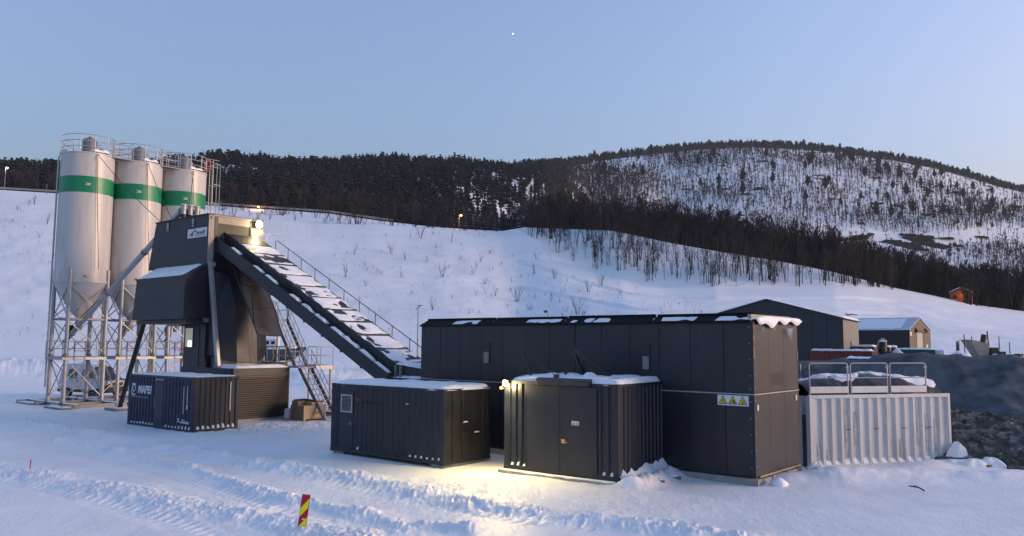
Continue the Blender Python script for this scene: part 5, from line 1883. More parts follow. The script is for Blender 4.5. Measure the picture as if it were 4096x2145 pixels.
def build_door_container():
    fr = Frame(3.24, 24.43, 0.639)
    L, W, H, z0 = 4.32, 3.41, 2.92, 0.11
    rs = np.random.default_rng(2)
    t = fthing(fr, 'technical_container', 'dark container with double doors, corner lamp and roof hatch frame', 'container', -2.1, 1.7, 0)
    container_frame(t, L, W, H, z0, M_ANTH, M_DKSTEEL)
    zb, zt = z0 + 0.16, z0 + H - 0.10
    for a, b, n in ((-4.155, -3.44, 3), (-0.70, -0.165, 2)):
        mb = MB(t)
        c = corr_front(mb, a, b, 0.012, zb, zt, (b - a) / n, 0.05, 0.42, 0.14)
        w = mb.build('front_wall', M_ANTH, t)
        recess_snow(t, w, c, 'y', 0.012, zb + 0.001, 0.05, rs, 1.0)
    mb = MB(t)
    c = corr_side(mb, -0.012, 0.165, W - 0.165, zb, zt, 0.265, 0.05, 0.45, 0.14)
    w = mb.build('end_wall', M_ANTH, t)
    mb = MB(t)
    corr_side(mb, -L + 0.012, 0.165, W - 0.165, zb, zt, 0.265, 0.05, 0.45, 0.14, -1)
    mb.build('end_wall', M_ANTH, t)
    MB(t).box(-L + 0.1, -0.1, W - 0.05, W - 0.02, zb, zt).build('back_wall', M_ANTH, t)
    # doors
    MB(t).box(-3.438, -0.702, 0.03, 0.06, zb, zt).build('door_surround', M_BLACK, t)
    for k, (a, b) in enumerate(((-3.40, -2.108), (-2.096, -0.745))):
        d = MB(t).box(a, b, -0.012, 0.026, z0 + 0.05, 2.90).build('door', M_ANTH, t, bevel=0.008)
        if k == 1:
            MB(t).box(-2.02, -1.90, -0.05, -0.014, 1.13, 1.25).build('lock_plate', M_YELP, d)
            MB(t).box(-2.0, -1.80, -0.06, -0.052, 1.15, 1.18).build('door_handle', M_YELP, d)
            pl = MB(t).box(-1.66, -1.39, -0.018, -0.014, 1.71, 1.84).build('warning_plate', M_SIGN, d)
            for x in (-1.59, -1.465):
                flat_on_front(t, 'warning_mark', [[(x - 0.05, 1.725), (x + 0.05, 1.725), (x, 1.815)]], -0.0185, M_INK, pl, 0.002)
                flat_on_front(t, 'warning_field', [[(x - 0.036, 1.733), (x + 0.036, 1.733), (x, 1.80)]], -0.0215, M_YELLOW, pl, 0.002)
            MB(t).box(-2.1, -2.05, -0.02, -0.013, 1.2, 1.28).build('red_lock', M_RED, d)
    aw = MB(t)
    aw.hexa([(-2.94, -0.10, 2.93), (-0.97, -0.10, 2.93), (-0.97, 0.05, 2.93), (-2.94, 0.05, 2.93)], [(-2.98, -0.13, 3.10), (-0.93, -0.13, 3.10), (-0.93, 0.05, 3.16), (-2.98, 0.05, 3.16)])
    aw.build('door_hood', M_ANTH, t, bevel=0.01)
    # roof hatch frame with black props
    hf = MB(t)
    for (a, b, c, d) in ((-3.3, -0.6, 0.55, 0.62), (-3.3, -0.6, 2.9, 2.97), (-3.3, -3.23, 0.62, 2.9), (-0.67, -0.6, 0.62, 2.9)):
        hf.box(a, b, c, d, z0 + H - 0.035, z0 + H + 0.14)
    fr_ = hf.build('hatch_frame', M_ANTH, t)
    props = [((-3.40, 0.35, 3.0), (-4.3, 1.0, 3.95), 0.09), ((-2.98, 1.6, 3.1), (-2.57, 1.6, 4.0), 0.07), ((-2.20, 1.55, 3.2), (-2.58, 1.6, 3.98), 0.09),
             ((-1.26, 1.7, 3.18), (-2.55, 1.62, 4.02), 0.13), ((-2.9, 2.5, 3.1), (-2.57, 1.65, 3.98), 0.06)]
    for a, b, w in props:
        MB(t).beam(a, b, w, w).build('prop', M_DKSTEEL, fr_)
    MB(t).cyl((-4.3, 1.0, 3.92), (-2.46, 0.35, 3.2), 0.012, n=5).build('prop_wire', M_DKSTEEL, fr_)
    MB(t).box(-2.54, -2.40, 0.28, 0.42, 3.03, 3.26).build('lug', M_DKSTEEL, fr_)
    for (x, y) in ((-1.2, 0.35), (-0.4, 1.7)):
        MB(t).path([(x - 0.05, y, 3.0), (x - 0.05, y, 3.12), (x, y, 3.17), (x + 0.05, y, 3.12), (x + 0.05, y, 3.0)], 0.014, 5).build('eye_bolt', M_DKSTEEL, fr_)
    MB(t).surf(lambda u, v: (-2.3 + 0.95 * u, 1.62 + 0.1 * v, 3.05 + v * (0.85 - 0.75 * u)), 4, 4, (0, 0.02, 0)).build('hatch_flap', M_DKSTEEL, fr_)
    snow_slab(t, 'roof_snow', -L + 0.15, -0.68, 0.10, W - 0.1, z0 + H - 0.045, 0.20, 210, n=40, ragged=0.15)
    snow_slab(t, 'roof_snow', -1.55, -0.03, 0.03, W - 0.05, z0 + H - 0.04, 0.17, 211, n=24, ragged=0.12)
    for k, (x, y, s) in enumerate(((-2.9, 0.75, 0.5), (-1.75, 1.2, 0.55), (-2.3, 1.0, 0.4))):
        snow_dome(t, 'snow_lump', x, y, z0 + H + 0.04, s * 0.6, s * 0.5, 0.42 * s, 215 + k)
    # timber sleepers under it
    sl = MB(t).box(-4.45, 0.02, -0.16, 0.12, -0.32, z0 - 0.01).build('sleeper', M_CONC, t, bevel=0.01)
    snow_slab(t, 'sleeper_snow', -4.4, 0.0, -0.16, 0.0, z0 - 0.012, 0.05, 220, n=40, ragged=0.06, parent=sl)
    MB(t).box(-4.3, -0.1, W - 0.4, W - 0.1, -0.3, z0 - 0.01).build('sleeper', M_CONC, t)
    MB(t).box(-0.25, 0.03, 0.14, W + 0.2, -0.3, z0 - 0.012).build('sleeper', M_CONC, t)
    # drift of crusty snow against the right end
    mb = MB(t)
    nx, ny = 26, 6
    vs = []
    for j in range(ny + 1):
        for i in range(nx + 1):
            y = 0.05 + (W - 0.05) * i / nx
            f = j / ny
            jag = 0.10 + 0.30 * vnoise(np.array([y * 6.0]), np.array([2.2]), 4)[0]
            x = -0.02 + 0.55 * f
            z = (0.16 + jag + 0.10 * i / nx) * (1 - f) ** 1.2 - 0.06 + 0.05 * vnoise(np.array([y * 9.0]), np.array([f * 5]), 6)[0]
            vs.append((x, y, z))
    w_ = nx + 1
    mb.add(vs, [(j * w_ + i, (j + 1) * w_ + i, (j + 1) * w_ + i + 1, j * w_ + i + 1) for j in range(ny) for i in range(nx)])
    mb.build('drifted_snow', M_SNOWCAP, t, smooth=True)
    # lamp on the corner
    lp = thing('wall_lamp', 'bright yellow lamp on the upper left corner of the double-door container', 'lamp', fr.w(-4.16, -0.05, 2.95), -fr.yaw)
    MB().box(-0.09, 0.09, -0.06, 0.05, -0.03, 0.10).build('housing', M_DKSTEEL, lp, bevel=0.02)
    MB().lathe((0, -0.13), [(0.04, -0.10), (0.08, -0.06), (0.085, 0.0), (0.06, 0.06), (0.02, 0.08)], 14).build('bulb_glass', M_LAMP, lp, smooth=True)
    MB().beam((0, -0.04, 0.06), (0, -0.13, 0.09), 0.03).build('arm', M_DKSTEEL, lp)
    lamp_light('lamp_light', (-0.05, -0.27, -0.12), 20, (1.0, 0.76, 0.32), 0.08, lp)
    lamp_light('lamp_light', (-0.05, -0.30, -0.16), 85, (1.0, 0.76, 0.32), 0.08, lp, spot=(150, (0.05, -0.62, -1.0)))
    rl = thing('marker_lamp', 'tiny red marker lamp beside the corner lamp of the double-door container', 'lamp', fr.w(-4.40, 0.02, 2.76), -fr.yaw)
    MB().box(-0.03, 0.06, -0.03, 0.05, -0.05, 0.05).build('housing', M_DKSTEEL, rl)
    MB().lathe((-0.04, -0.04), [(0.02, -0.05), (0.05, -0.03), (0.05, 0.03), (0.02, 0.05)], 10).build('lens', M_LAMPR, rl, smooth=True)
    for k in range(3):
        tb = thing('loose_timber', ('short snow-topped timber at the drift beside the double-door container', 'dark timber jutting from the drift near the long building', 'thin plank in the snow by the double-door container')[k],
                   'timber', fr.w(0.55 + 0.1 * k, 1.2 + 0.9 * k, 0.02), -fr.yaw + 0.2 * k, 'timbers in the drift')
        MB().box(-0.35, 0.35, -0.06, 0.06, 0, 0.1).build('plank', M_CARDD, tb)
        snow_slab(tb, 'plank_snow', -0.33, 0.3, -0.06, 0.06, 0.1, 0.06, 225 + k, n=8, ragged=0.04)


def build_blue_container():
    fr = Frame(-14.81, 37.59, 0.667)
    L, W, H, z0 = 6.06, 2.44, 2.59, -0.03
    rs = np.random.default_rng(3)
    t = fthing(fr, 'blue_container', 'navy blue corrugated container with white lettering and snowy roof', 'container', -3, 1.2, 0)
    container_frame(t, L, W, H, z0, M_BLUE, M_BLUE)
    zb, zt = z0 + 0.16, z0 + H - 0.10
    cents = []
    for a, b in ((-5.895, -3.53), (-2.55, -0.165)):
        mb = MB(t)
        c = corr_front(mb, a, b, 0.012, zb, zt, 0.285, 0.045)
        w = mb.build('side_wall', M_BLUE, t)
        cents += c
    recess_snow(t, t, cents, 'y', 0.012, zb + 0.001, 0.045, rs, 1.1)
    mb = MB(t)
    corr_front(mb, -5.895, -0.165, W - 0.06, zb, zt, 0.285, 0.045)
    mb.build('back_wall', M_BLUE, t)
    mb = MB(t)
    c = corr_side(mb, -0.012, 0.165, W - 0.165, zb, zt, 0.262, 0.045)
    e = mb.build('end_wall', M_ENDC, t, label='blue end wall coloured brownish for the warm glow on it')
    recess_snow(t, e, c, 'x', -0.012, zb + 0.001, 0.045, rs, 1.5)
    MB(t).box(-0.06, 0.006, 0.165, W - 0.165, z0 + 0.02, z0 + 0.158).build('end_sill', M_ENDC, e)
    MB(t).box(-L + 0.02, -L + 0.05, 0.165, W - 0.165, zb, zt).build('end_wall', M_BLUE, t)
    MB(t).box(-3.528, -2.552, 0.02, 0.05, zb, zt).build('door_surround', M_BLUE, t)
    d = MB(t).box(-3.46, -2.62, 0.0, 0.019, zb + 0.02, 2.36).build('door', M_BLUE, t, bevel=0.008)
    MB(t).box(-3.43, -3.40, -0.02, -0.002, 1.0, 1.5).build('door_bar', M_GALV, d)
    for x in (-3.3, -3.02, -2.76):
        MB(t).hexa([(x - 0.06, -0.02, 2.34), (x + 0.08, -0.02, 2.34), (x + 0.08, 0.015, 2.34), (x - 0.06, 0.015, 2.34)],
                   [(x - 0.02, -0.02, 2.37), (x + 0.08, -0.02, 2.385), (x + 0.08, 0.015, 2.385), (x - 0.02, 0.015, 2.37)]).build('vent_snow', M_SNOWCAP, d)
    text_on_front(t, 'lettering', 'MAPEI', -5.12, 0.008, 1.62, 1.36, 0.40, M_LETTER, t, shear=0.22, bold=0.035)
    emblem = [[(-5.70, 2.10), (-5.72, 2.00), (-5.36, 1.99), (-5.34, 2.09)], [(-5.68, 2.0), (-5.78, 1.72), (-5.72, 1.70), (-5.60, 2.0)], [(-5.78, 1.72), (-5.76, 1.58), (-5.64, 1.49), (-5.60, 1.55), (-5.70, 1.64), (-5.72, 1.72)],
              [(-5.64, 1.49), (-5.38, 1.50), (-5.36, 1.58), (-5.60, 1.56)], [(-5.40, 1.99), (-5.35, 1.99), (-5.36, 1.75), (-5.41, 1.75)], [(-5.66, 1.84), (-5.54, 1.70), (-5.42, 1.80), (-5.42, 1.75), (-5.54, 1.64), (-5.68, 1.76)],
              [(-5.60, 1.95), (-5.50, 1.92), (-5.46, 1.85), (-5.50, 1.90), (-5.60, 1.92)]]
    flat_on_front(t, 'emblem', [p[::-1] for p in emblem], 0.008, M_LETTER, t)
    strap = [[(-5.78 + 0.0, 1.40), (-5.68, 1.40), (-5.68, 1.47), (-5.78, 1.47)]]
    x = -5.62
    for w in (0.30, 0.26, 0.28, 0.20, 0.16, 0.36):
        strap.append([(x, 1.40), (x + w - 0.05, 1.40), (x + w - 0.05, 1.465), (x, 1.465)])
        x += w
    flat_on_front(t, 'strapline', strap, 0.008, M_GALVD, t)
    text_on_front(t, 'lettering', 'X', -1.30, 0.008, 0.42, 0.24, 0.20, M_LETTER, t, bold=0.02)
    flat_on_front(t, 'lettering_dot', [[(-1.05, 0.40), (-0.96, 0.40), (-0.98, 0.47), (-1.05, 0.44)]], 0.008, M_LETTER, t)
    flat_on_front(t, 'small_print', [[(-0.92 + 0.115 * i, 0.40 - 0.004 * i), (-0.83 + 0.115 * i, 0.40 - 0.004 * i), (-0.83 + 0.115 * i, 0.485), (-0.92 + 0.115 * i, 0.485)] for i in range(6)]
                  + [[(-0.9, 0.53), (-0.62, 0.53), (-0.62, 0.56), (-0.9, 0.56)]], 0.008, M_LETTER, t)
    flat_on_front(t, 'amber_label', [[(-0.52, 1.32), (-0.40, 1.32), (-0.40, 1.52), (-0.52, 1.52)]], 0.008, M_AMBER, t)
    flat_on_front(t, 'white_label', [[(-0.52, 1.05), (-0.40, 1.05), (-0.40, 1.28), (-0.52, 1.28)]], 0.008, M_LETTER, t)
    for (x, z0_, z1_) in ((-0.78, 0.82, 2.1), (-0.47, 1.5, 2.15)):
        MB(t).box(x - 0.012, x + 0.012, 0.0, 0.012, z0_, z1_).build('rime_streak', M_SNOWCAP, t)
    MB(t).box(-0.02, 0.0, 1.96, 2.0, 0.92, 2.3).build('rime_streak', M_SNOWCAP, t)
    for x in (-4.0, -2.0):
        MB(t).box(x - 0.16, x + 0.16, -0.004, 0.001, z0 + 0.03, z0 + 0.14).build('fork_pocket', M_BLACK, t)
    snow_slab(t, 'roof_snow', -L + 0.08, -0.04, 0.04, W - 0.04, z0 + H - 0.045, 0.09, 230, n=44, ragged=0.08)


M_FASCIA = mat('black_roof_felt', (0.007, 0.008, 0.010), 0.8, var=0.2, vscale=2.0, spec=0.15)
M_ENDC = mat('glow_tinted_blue_end', (0.040, 0.033, 0.031), 0.5, var=0.2, vscale=2.0, bump=0.06, bscale=10, dirt=(0.03, 0.035, 0.06), dirt_amt=0.6, stretch=(2, 2, 0.4))  # warm glow on the blue end is put into this brownish base colour


def build_long_building():
    fr = Frame(7.45, 24.78, 0.701)
    L, W = 14.81, 3.67
    t = fthing(fr, 'batching_building', 'long two-storey dark panelled building with snow on its roof edge', 'building', -7, 1.8, 0)
    # cores behind the panels
    MB(t).box(-L + 0.06, -0.06, 0.06, W - 0.06, 2.78, 4.98).build('upper_core', M_BLACK, t)
    MB(t).box(-17.0, -0.06, 0.06, W - 0.06, 0.30, 2.70).build('lower_core', M_BLACK, t)
    g = 0.007
    prs = np.random.default_rng(77)

    def panel(a, b, z0, z1):
        # cladding sheets are never quite in one plane
        d = prs.normal(0, 0.0035, 4)
        MB(t).hexa([(a, 0.006 + d[0], z0), (b, 0.006 + d[1], z0), (b, 0.058, z0), (a, 0.058, z0)],
                   [(a, 0.006 + d[2], z1), (b, 0.006 + d[3], z1), (b, 0.058, z1), (a, 0.058, z1)]).build('wall_panel', M_ANTH, t, bevel=0.006)
    e = [-L] + [-13.64 + 1.1505 * i for i in range(12)] + [0.0]
    for a, b in zip(e[:-1], e[1:]):
        panel(a + g, b - g, 2.76, 4.98)
    e = [-17.2, -16.1, -14.95, -13.8, -12.65, -11.5, -10.35, -9.2, -8.0, -6.9, -5.8, -4.6, -3.45, -2.2, -0.95, 0.0]
    for a, b in zip(e[:-1], e[1:]):
        panel(a + g, b - g, 0.22, 2.70)
    for z0, z1 in ((2.76, 4.98), (0.22, 2.70)):
        for a, b in ((0.0, 1.2), (1.2, 2.42), (2.42, W)):
            MB(t).box(-0.058, 0.0 if z0 > 1 else -0.004, a + (0.062 if a == 0 else g), b - g, z0, z1).build('end_panel', M_ANTH, t, bevel=0.006)
    MB(t).box(-L, -L + 0.05, 0.06, W, 2.76, 4.98).build('end_panel', M_ANTH, t)
    MB(t).box(-17.2, -17.15, 0.06, W, 0.22, 2.70).build('end_panel', M_ANTH, t)
    MB(t).box(-L, 0, W - 0.05, W, 2.76, 4.98).build('rear_wall', M_ANTH, t)
    MB(t).box(-17.2, 0, W - 0.05, W, 0.22, 2.70).build('rear_wall', M_ANTH, t)
    # pale joint flashing between the storeys
    mb = MB(t)
    mb.box(-L, 0.012, -0.016, 0.004, 2.712, 2.745)
    mb.box(-0.004, 0.016, 0.0, W, 2.712, 2.745)
    mb.build('joint_flashing', M_GALV, t)
    # corner trims
    for z0, z1 in ((2.76, 4.98), (0.22, 2.70)):
        mb = MB(t)
        mb.box(-0.05, 0.012, -0.012, -0.002, z0, z1)
        mb.box(0.002, 0.012, -0.002, 0.05, z0, z1)
        mb.build('corner_trim', M_ANTH2, t)
    # screws as small bright dots
    mb = MB(t)
    for z in (2.9, 3.3, 3.8, 4.3, 4.8, 0.5, 1.0, 1.5, 2.0, 2.5):
        mb.cbox(-0.12, -0.004, z, 0.03, 0.012, 0.03)
        mb.cbox(0.004, 0.10, z + 0.05, 0.012, 0.03, 0.03)
    mb.build('screw_heads', M_GALV, t, kind='stuff')
    # roof with fascia sections and patchy snow
    MB(t).box(-L - 0.02, 0.0, 0.1, W + 0.02, 4.99, 5.06).build('roof_deck', M_DKSTEEL, t)
    rs = np.random.default_rng(9)
    for i, (a, b) in enumerate(((-L - 0.05, -10.95), (-10.9, -7.4), (-7.35, -3.65), (-3.6, -0.1))):
        dz = (0.02, 0.0, 0.03, 0.01)[i]
        f = MB(t).hexa([(a, -0.09, 4.93), (b, -0.09, 4.93), (b, 0.10, 4.985), (a, 0.10, 4.985)], [(a + 0.03, -0.07, 4.98), (b, -0.07, 4.98), (b, 0.42, 5.20 + dz * 0.5), (a + 0.03, 0.42, 5.20 + dz * 0.5)]).build('fascia', M_FASCIA, t)
        MB(t).box(a + 0.04, b - 0.01, 0.40, 0.5, 5.14, 5.26 + dz * 0.5).build('fascia_upstand', M_FASCIA, f)
        for k in range(2):
            x = a + 0.3 + (b - a - 1.4) * rs.random()
            snow_slab(t, 'fascia_snow', x, x + 0.6 + 0.8 * rs.random(), 0.02, 0.34, 5.025, 0.035, 240 + 2 * i + k, slope=(0, 0.45), n=22, ragged=0.16, parent=f, holes=0.42)
    snow_slab(t, 'roof_snow', -L + 0.1, -0.2, 0.55, W - 0.1, 5.07, 0.14, 250, n=60, ragged=0.15)
    # timber edge and overhanging snow on the end
    tm = MB(t).box(-0.16, -0.04, 0.0, W - 0.5, 5.08, 5.20).build('edge_timber', M_WOOD, t)
    MB(t).box(-0.14, -0.02, 0.25, W + 0.02, 4.99, 5.07).build('edge_timber', M_WOOD, t)

    def lip(u, v):
        y = 0.02 + (W + 0.05) * u
        droop = 0.06 + 0.22 * max(0, math.sin(7.2 * u - 0.3)) * (0.4 + 0.8 * u) + 0.06 * math.sin(23 * u)
        if u > 0.93:
            droop *= (1 - u) / 0.07
        if u < 0.05:
            droop *= u / 0.05
        th = 0.10 * math.sin(math.pi * min(1, u * 4 + 0.1) / 2) * (1 if u < 0.95 else (1 - u) / 0.05)
        a = math.pi * v
        x = -0.28 + 0.40 * math.sin(a * 0.62) + 0.05
        z = 5.06 + th * math.sin(a) - droop * max(0, v - 0.5) * 2
        return (x, y, z)
    MB(t).surf(lip, 44, 12, (-0.03, 0, -0.03)).build('overhanging_snow', M_SNOWCAP, t, smooth=True)
    for y, l in ((0.6, 0.12), (1.5, 0.1), (2.55, 0.2), (2.7, 0.32), (2.8, 0.26), (2.88, 0.4), (2.98, 0.2)):
        MB(t).cyl((0.08, y, 4.80), (0.08, y, 4.80 - l), 0.022, 0.004, n=6).build('icicle', M_ICE, t)
    # boxes and hatches on the front
    for x, z in ((-11.0, 3.68), (-3.77, 3.62)):
        b = MB(t).box(x - 0.12, x + 0.12, -0.08, -0.002, z - 0.22, z + 0.22).build('vent_box', M_GALVD, t, bevel=0.015)
        MB(t).box(x - 0.15, x + 0.15, -0.03, -0.002, z + 0.3, z + 0.62).build('blank_plate', M_DKSTEEL, t)
    MB(t).path([(-11.13, -0.05, 3.85), (-11.24, -0.08, 3.72), (-11.13, -0.05, 3.58)], 0.014, 5).build('cable_loop', M_GALVD, t)
    # warning sign with three triangles
    sg = MB(t).box(-1.20, -0.17, -0.022, -0.014, 2.36, 2.68).build('warning_sign', M_SIGN, t, label='white sign with three yellow warning triangles')
    for x, mk in ((-1.015, MARK_RING), (-0.69, MARK_HAND), (-0.365, MARK_FALL)):
        warning_triangle(t, sg, x, 2.40, 0.30, -0.0225, mk)
    # end wall fittings
    for y, z in ((0.22, 2.32), (3.38, 2.48)):
        MB(t).box(-0.002, 0.03, y - 0.05, y + 0.05, z - 0.09, z + 0.09).build('white_box', M_SIGN, t, bevel=0.01)
    MB(t).box(-0.002, 0.03, 0.29, 3.6, 0.20, 0.245).build('drip_batten', M_WOOD, t)
    mb = MB(t)
    for i in range(14):
        mb.box(-0.001, 0.004, 1.35 + 0.075 * i, 1.37 + 0.075 * i, 2.95, 3.35)
    mb.build('air_slots', M_DKSTEEL, t)
    # small timber-coloured plates along the edges of the end wall
    for y, z0, z1 in ((0.03, 3.85, 4.2), (3.62, 3.75, 4.05), (0.03, 4.4, 4.55)):
        MB(t).box(0.012, 0.018, y - 0.018, y + 0.018, z0, z1).build('edge_plate', M_WOOD, t)
    # sleepers
    for a, b, z in ((-14.0, -5.6, 0.17), (-5.5, 0.12, 0.19)):
        MB(t).box(a, b, -0.12, 0.18, -0.25, z).build('sleeper', M_CONC, t)
    MB(t).box(-0.2, 0.10, 0.2, W, -0.25, 0.16).build('sleeper', M_CONC, t)
    for y in (1.0, 2.2):
        MB(t).box(-0.15, 0.14, y, y + 0.22, -0.25, 0.19).build('sleeper', M_CONC, t)
    # snow on the low module that sticks out on the left
    snow_slab(t, 'module_snow', -17.1, -L - 0.05, 0.1, W - 0.1, 2.71, 0.10, 260, n=26, ragged=0.15)
    pl = MB(t).box(-17.05, -16.0, -0.02, 0.002, 2.44, 2.62).build('warning_plate', M_SIGN, t)
    for x in (-16.85, -16.52, -16.2):
        flat_on_front(t, 'plate_mark', [[(x - 0.06, 2.48), (x + 0.06, 2.48), (x, 2.58)]], -0.0205, M_INK, pl, 0.002)
    # lamp on the left end of the low module
    lp = thing('bulkhead_lamp', 'small warm lamp at the foot of the inclined conveyor', 'lamp', fr.w(-17.26, 0.35, 2.2), -fr.yaw)
    MB().box(-0.05, 0.06, -0.08, 0.08, -0.06, 0.06).build('housing', M_DKSTEEL, lp)
    MB().lathe((-0.09, 0), [(0.03, -0.06), (0.06, -0.03), (0.06, 0.03), (0.03, 0.06)], 10).build('lens', M_LAMP, lp, smooth=True)
    lamp_light('lamp_light', (-0.28, -0.06, 0.12), 5, (1.0, 0.78, 0.40), 0.05, lp)
    # stone and snow lumps at the corner
    for k, (x, y, s, lb) in enumerate(((0.5, 0.5, 0.28, 'snow lump lying at the near corner of the long building'), (0.55, 3.6, 0.32, 'snow-capped stone between long building and white bin'))):
        st = thing('snow_lump' if k == 0 else 'stone', lb, 'snow lump' if k == 0 else 'stone', fr.w(x, y, 0.0), 0.3 * k)
        mb = MB()
        mb.lathe((0, 0), [(s * 0.8, -0.1), (s, 0.05), (s * 0.85, s * 0.5), (s * 0.4, s * 0.8), (0.02, s * 0.85)], 9)
        rs2 = np.random.default_rng(40 + k)
        mb.v = [(x_ * (0.8 + 0.4 * rs2.random()), y_ * (0.8 + 0.4 * rs2.random()), z_) for x_, y_, z_ in mb.v]
        mb.build('lump', M_SNOWCAP if k == 0 else M_CONC, st, smooth=True)
        if k:
            snow_dome(st, 'cap', 0, 0, s * 0.45, s * 0.95, s * 0.85, s * 0.7, 270)


build_office_container()
build_door_container()
build_blue_container()
build_long_building()


def build_white_bin():
    fr = Frame(10.43, 28.27, -0.279)
    L, W, H, z0 = 6.06, 2.44, 2.56, -0.05
    rs = np.random.default_rng(4)
    t = fthing(fr, 'white_bin', 'white corrugated open-topped bin with three guard rails', 'container', 3.0, 1.2, 0)
    for x in (0.06, L - 0.06):
        for y in (0.06, W - 0.06):
            MB(t).box(x - 0.06, x + 0.06, y - 0.06, y + 0.06, z0, z0 + H).build('corner_post', M_WHITEPNT, t, bevel=0.01)
    zb, zt = z0 + 0.13, z0 + H - 0.13
    for y in (0.0, W - 0.08):
        MB(t).box(0.122, L - 0.122, y - 0.006, y + 0.08, z0 + H - 0.13, z0 + H - 0.003).build('top_rail', M_WHITEPNT, t, bevel=0.01)
        MB(t).box(0.122, L - 0.122, y - 0.006, y + 0.08, z0, z0 + 0.13).build('bottom_rail', M_WHITEPNT, t, bevel=0.01)
    mb = MB(t)
    c = corr_front(mb, 0.122, L - 0.122, 0.004, zb, zt, 0.388, 0.075, 0.40, 0.16)
    w = mb.build('front_wall', M_WHITEPNT, t)
    recess_snow(t, w, c, 'y', 0.004, zb + 0.001, 0.075, rs, 1.7)
    mb = MB(t)
    corr_front(mb, 0.122, L - 0.122, W - 0.09, zb, zt, 0.388, 0.075)
    mb.build('rear_wall', M_WHITEPNT, t)
    for x, s in ((0.01, -1), (L - 0.01, 1)):
        mb = MB(t)
        corr_side(mb, x, 0.122, W - 0.122, z0 + 0.05, z0 + H - 0.05, 0.40, 0.06, 0.4, 0.16, s)
        mb.build('end_wall', M_WHITEPNT, t)
    for y in (0.5, 1.0, 1.6):
        MB(t).box(-0.03, 0.0, y, y + 0.25, 0.3, 2.2).build('end_slat', M_WHITEPNT, t)
    # mud and frozen spill in some of the recesses
    for i, (k, za, zc_) in enumerate(((3, 0.2, 2.3), (4, 0.7, 1.9), (11, 0.6, 2.35), (12, 0.4, 1.8), (13, 0.4, 1.6), (0, 0.1, 0.8), (9, 0.1, 0.9), (1, 0.1, 0.6))):
        cx, p = c[k]
        mb = MB(t)
        mb.surf(lambda u, v: (cx + (u - 0.5) * p * 0.36, 0.073 - 0.03 * math.sin(math.pi * u) * (0.4 + 0.9 * float(vnoise(np.array([v * 9.0 + i]), np.array([u * 3.0]), 3)[0])) * math.sin(math.pi * min(1, max(0.03, v))),
                              za + (zc_ - za) * v), 4, 22)
        mb.build('frozen_spill', M_MUD, w, smooth=True)
    for x in (1.55, 2.75, 3.95, 5.05):
        MB(t).box(x - 0.1, x + 0.12, -0.012, -0.004, 1.28, 1.305).build('rebar_stub', M_DKSTEEL, w)
    # guard rails standing on the front edge
    for a, b in ((0.04, 1.63), (1.75, 3.32), (3.44, 5.02)):
        mb = MB(t)
        mb.path([(a, 0.03, z0 + H), (a, 0.03, 3.54), (a + 0.03, 0.03, 3.60), (a + 0.09, 0.03, 3.62), (b - 0.09, 0.03, 3.62), (b - 0.03, 0.03, 3.60), (b, 0.03, 3.54), (b, 0.03, z0 + H)], 0.024, 6)
        mb.cyl((a, 0.03, 3.10), (b, 0.03, 3.10), 0.020, n=6)
        r = mb.build('guard_rail', M_GALV, t, smooth=True)
        MB(t).box(a + 0.01, b - 0.01, -0.004, 0.004, 2.57, 2.80).build('toe_board', M_WHITEPNT, r)
        MB(t).box(b - 0.08, b + 0.06, 0.01, 0.05, 3.44, 3.50).build('clip', M_GALVD, r)
    mb = MB(t)
    mb.path([(-0.15, 0.25, 3.1), (-0.15, 0.25, 3.58), (-0.2, 0.5, 3.62), (-0.35, 1.4, 3.62)], 0.024, 6)
    mb.path([(-0.15, 0.25, 3.1), (-0.2, 0.5, 3.06), (-0.35, 1.4, 3.06)], 0.024, 6)
    mb.build('guard_rail', M_GALV, t, smooth=True)
    for y in (0.5, 1.6):
        MB(t).box(L - 0.02, L + 0.05, y - 0.03, y + 0.03, 1.5, 1.56).build('hinge', M_GALVD, t)
    MB(t).box(0.05, L - 0.05, 0.1, W - 0.1, z0 + 0.05, 1.8).build('fill', M_GRAVEL, t)

    # heaped load under black sheet and snow
    t2 = fthing(fr, 'covered_load', 'heap in the white bin under torn black sheeting and snow', 'heap', 3.0, 1.3, 1.8)
    nx, ny = 70, 24
    X, Y = np.meshgrid(np.linspace(0.14, L - 0.14, nx + 1), np.linspace(0.16, W - 0.14, ny + 1))
    u, v = (X - 0.14) / (L - 0.28), (Y - 0.16) / (W - 0.30)
    prof = np.clip(np.sin(np.pi * np.clip(v * 0.86 + 0.14, 0, 1)), 0, 1) ** 0.8 * (0.75 + 0.35 * np.sin(np.pi * np.clip(u * 0.9 + 0.05, 0, 1)))
    Z = 2.22 + 0.86 * prof + 0.22 * (fbm(X * 1.6, Y * 1.6, 61, 4) - 0.5) * 2 * 0.6
    Z = np.where(v < 0.02, 2.2, Z)
    V = np.stack([X - 3.0, Y - 1.3, Z - 1.8], -1).reshape(-1, 3)
    me = fast_mesh('black_sheet', V, grid_faces(ny + 1, nx + 1), [M_BTARP], smooth=True)
    sh = link(bpy.data.objects.new('black_sheet', me), t2)
    q = fbm(X * 1.2, Y * 1.7, 66, 4)
    hs = np.clip((q * 0.8 + 0.9 * (v - 0.42) + 0.35 * np.clip(u - 0.72, 0, 1) - 0.36) / 0.05, 0, 1) * (0.05 + 0.07 * fbm(X * 2, Y * 2, 67, 2))
    Z2 = Z + np.where(hs > 0.003, hs, -0.02)
    V = np.stack([X - 3.0, Y - 1.3, Z2 - 1.8], -1).reshape(-1, 3)
    me = fast_mesh('snow_cover', V, grid_faces(ny + 1, nx + 1), [M_SNOWCAP], smooth=True)
    link(bpy.data.objects.new('snow_cover', me), t2)
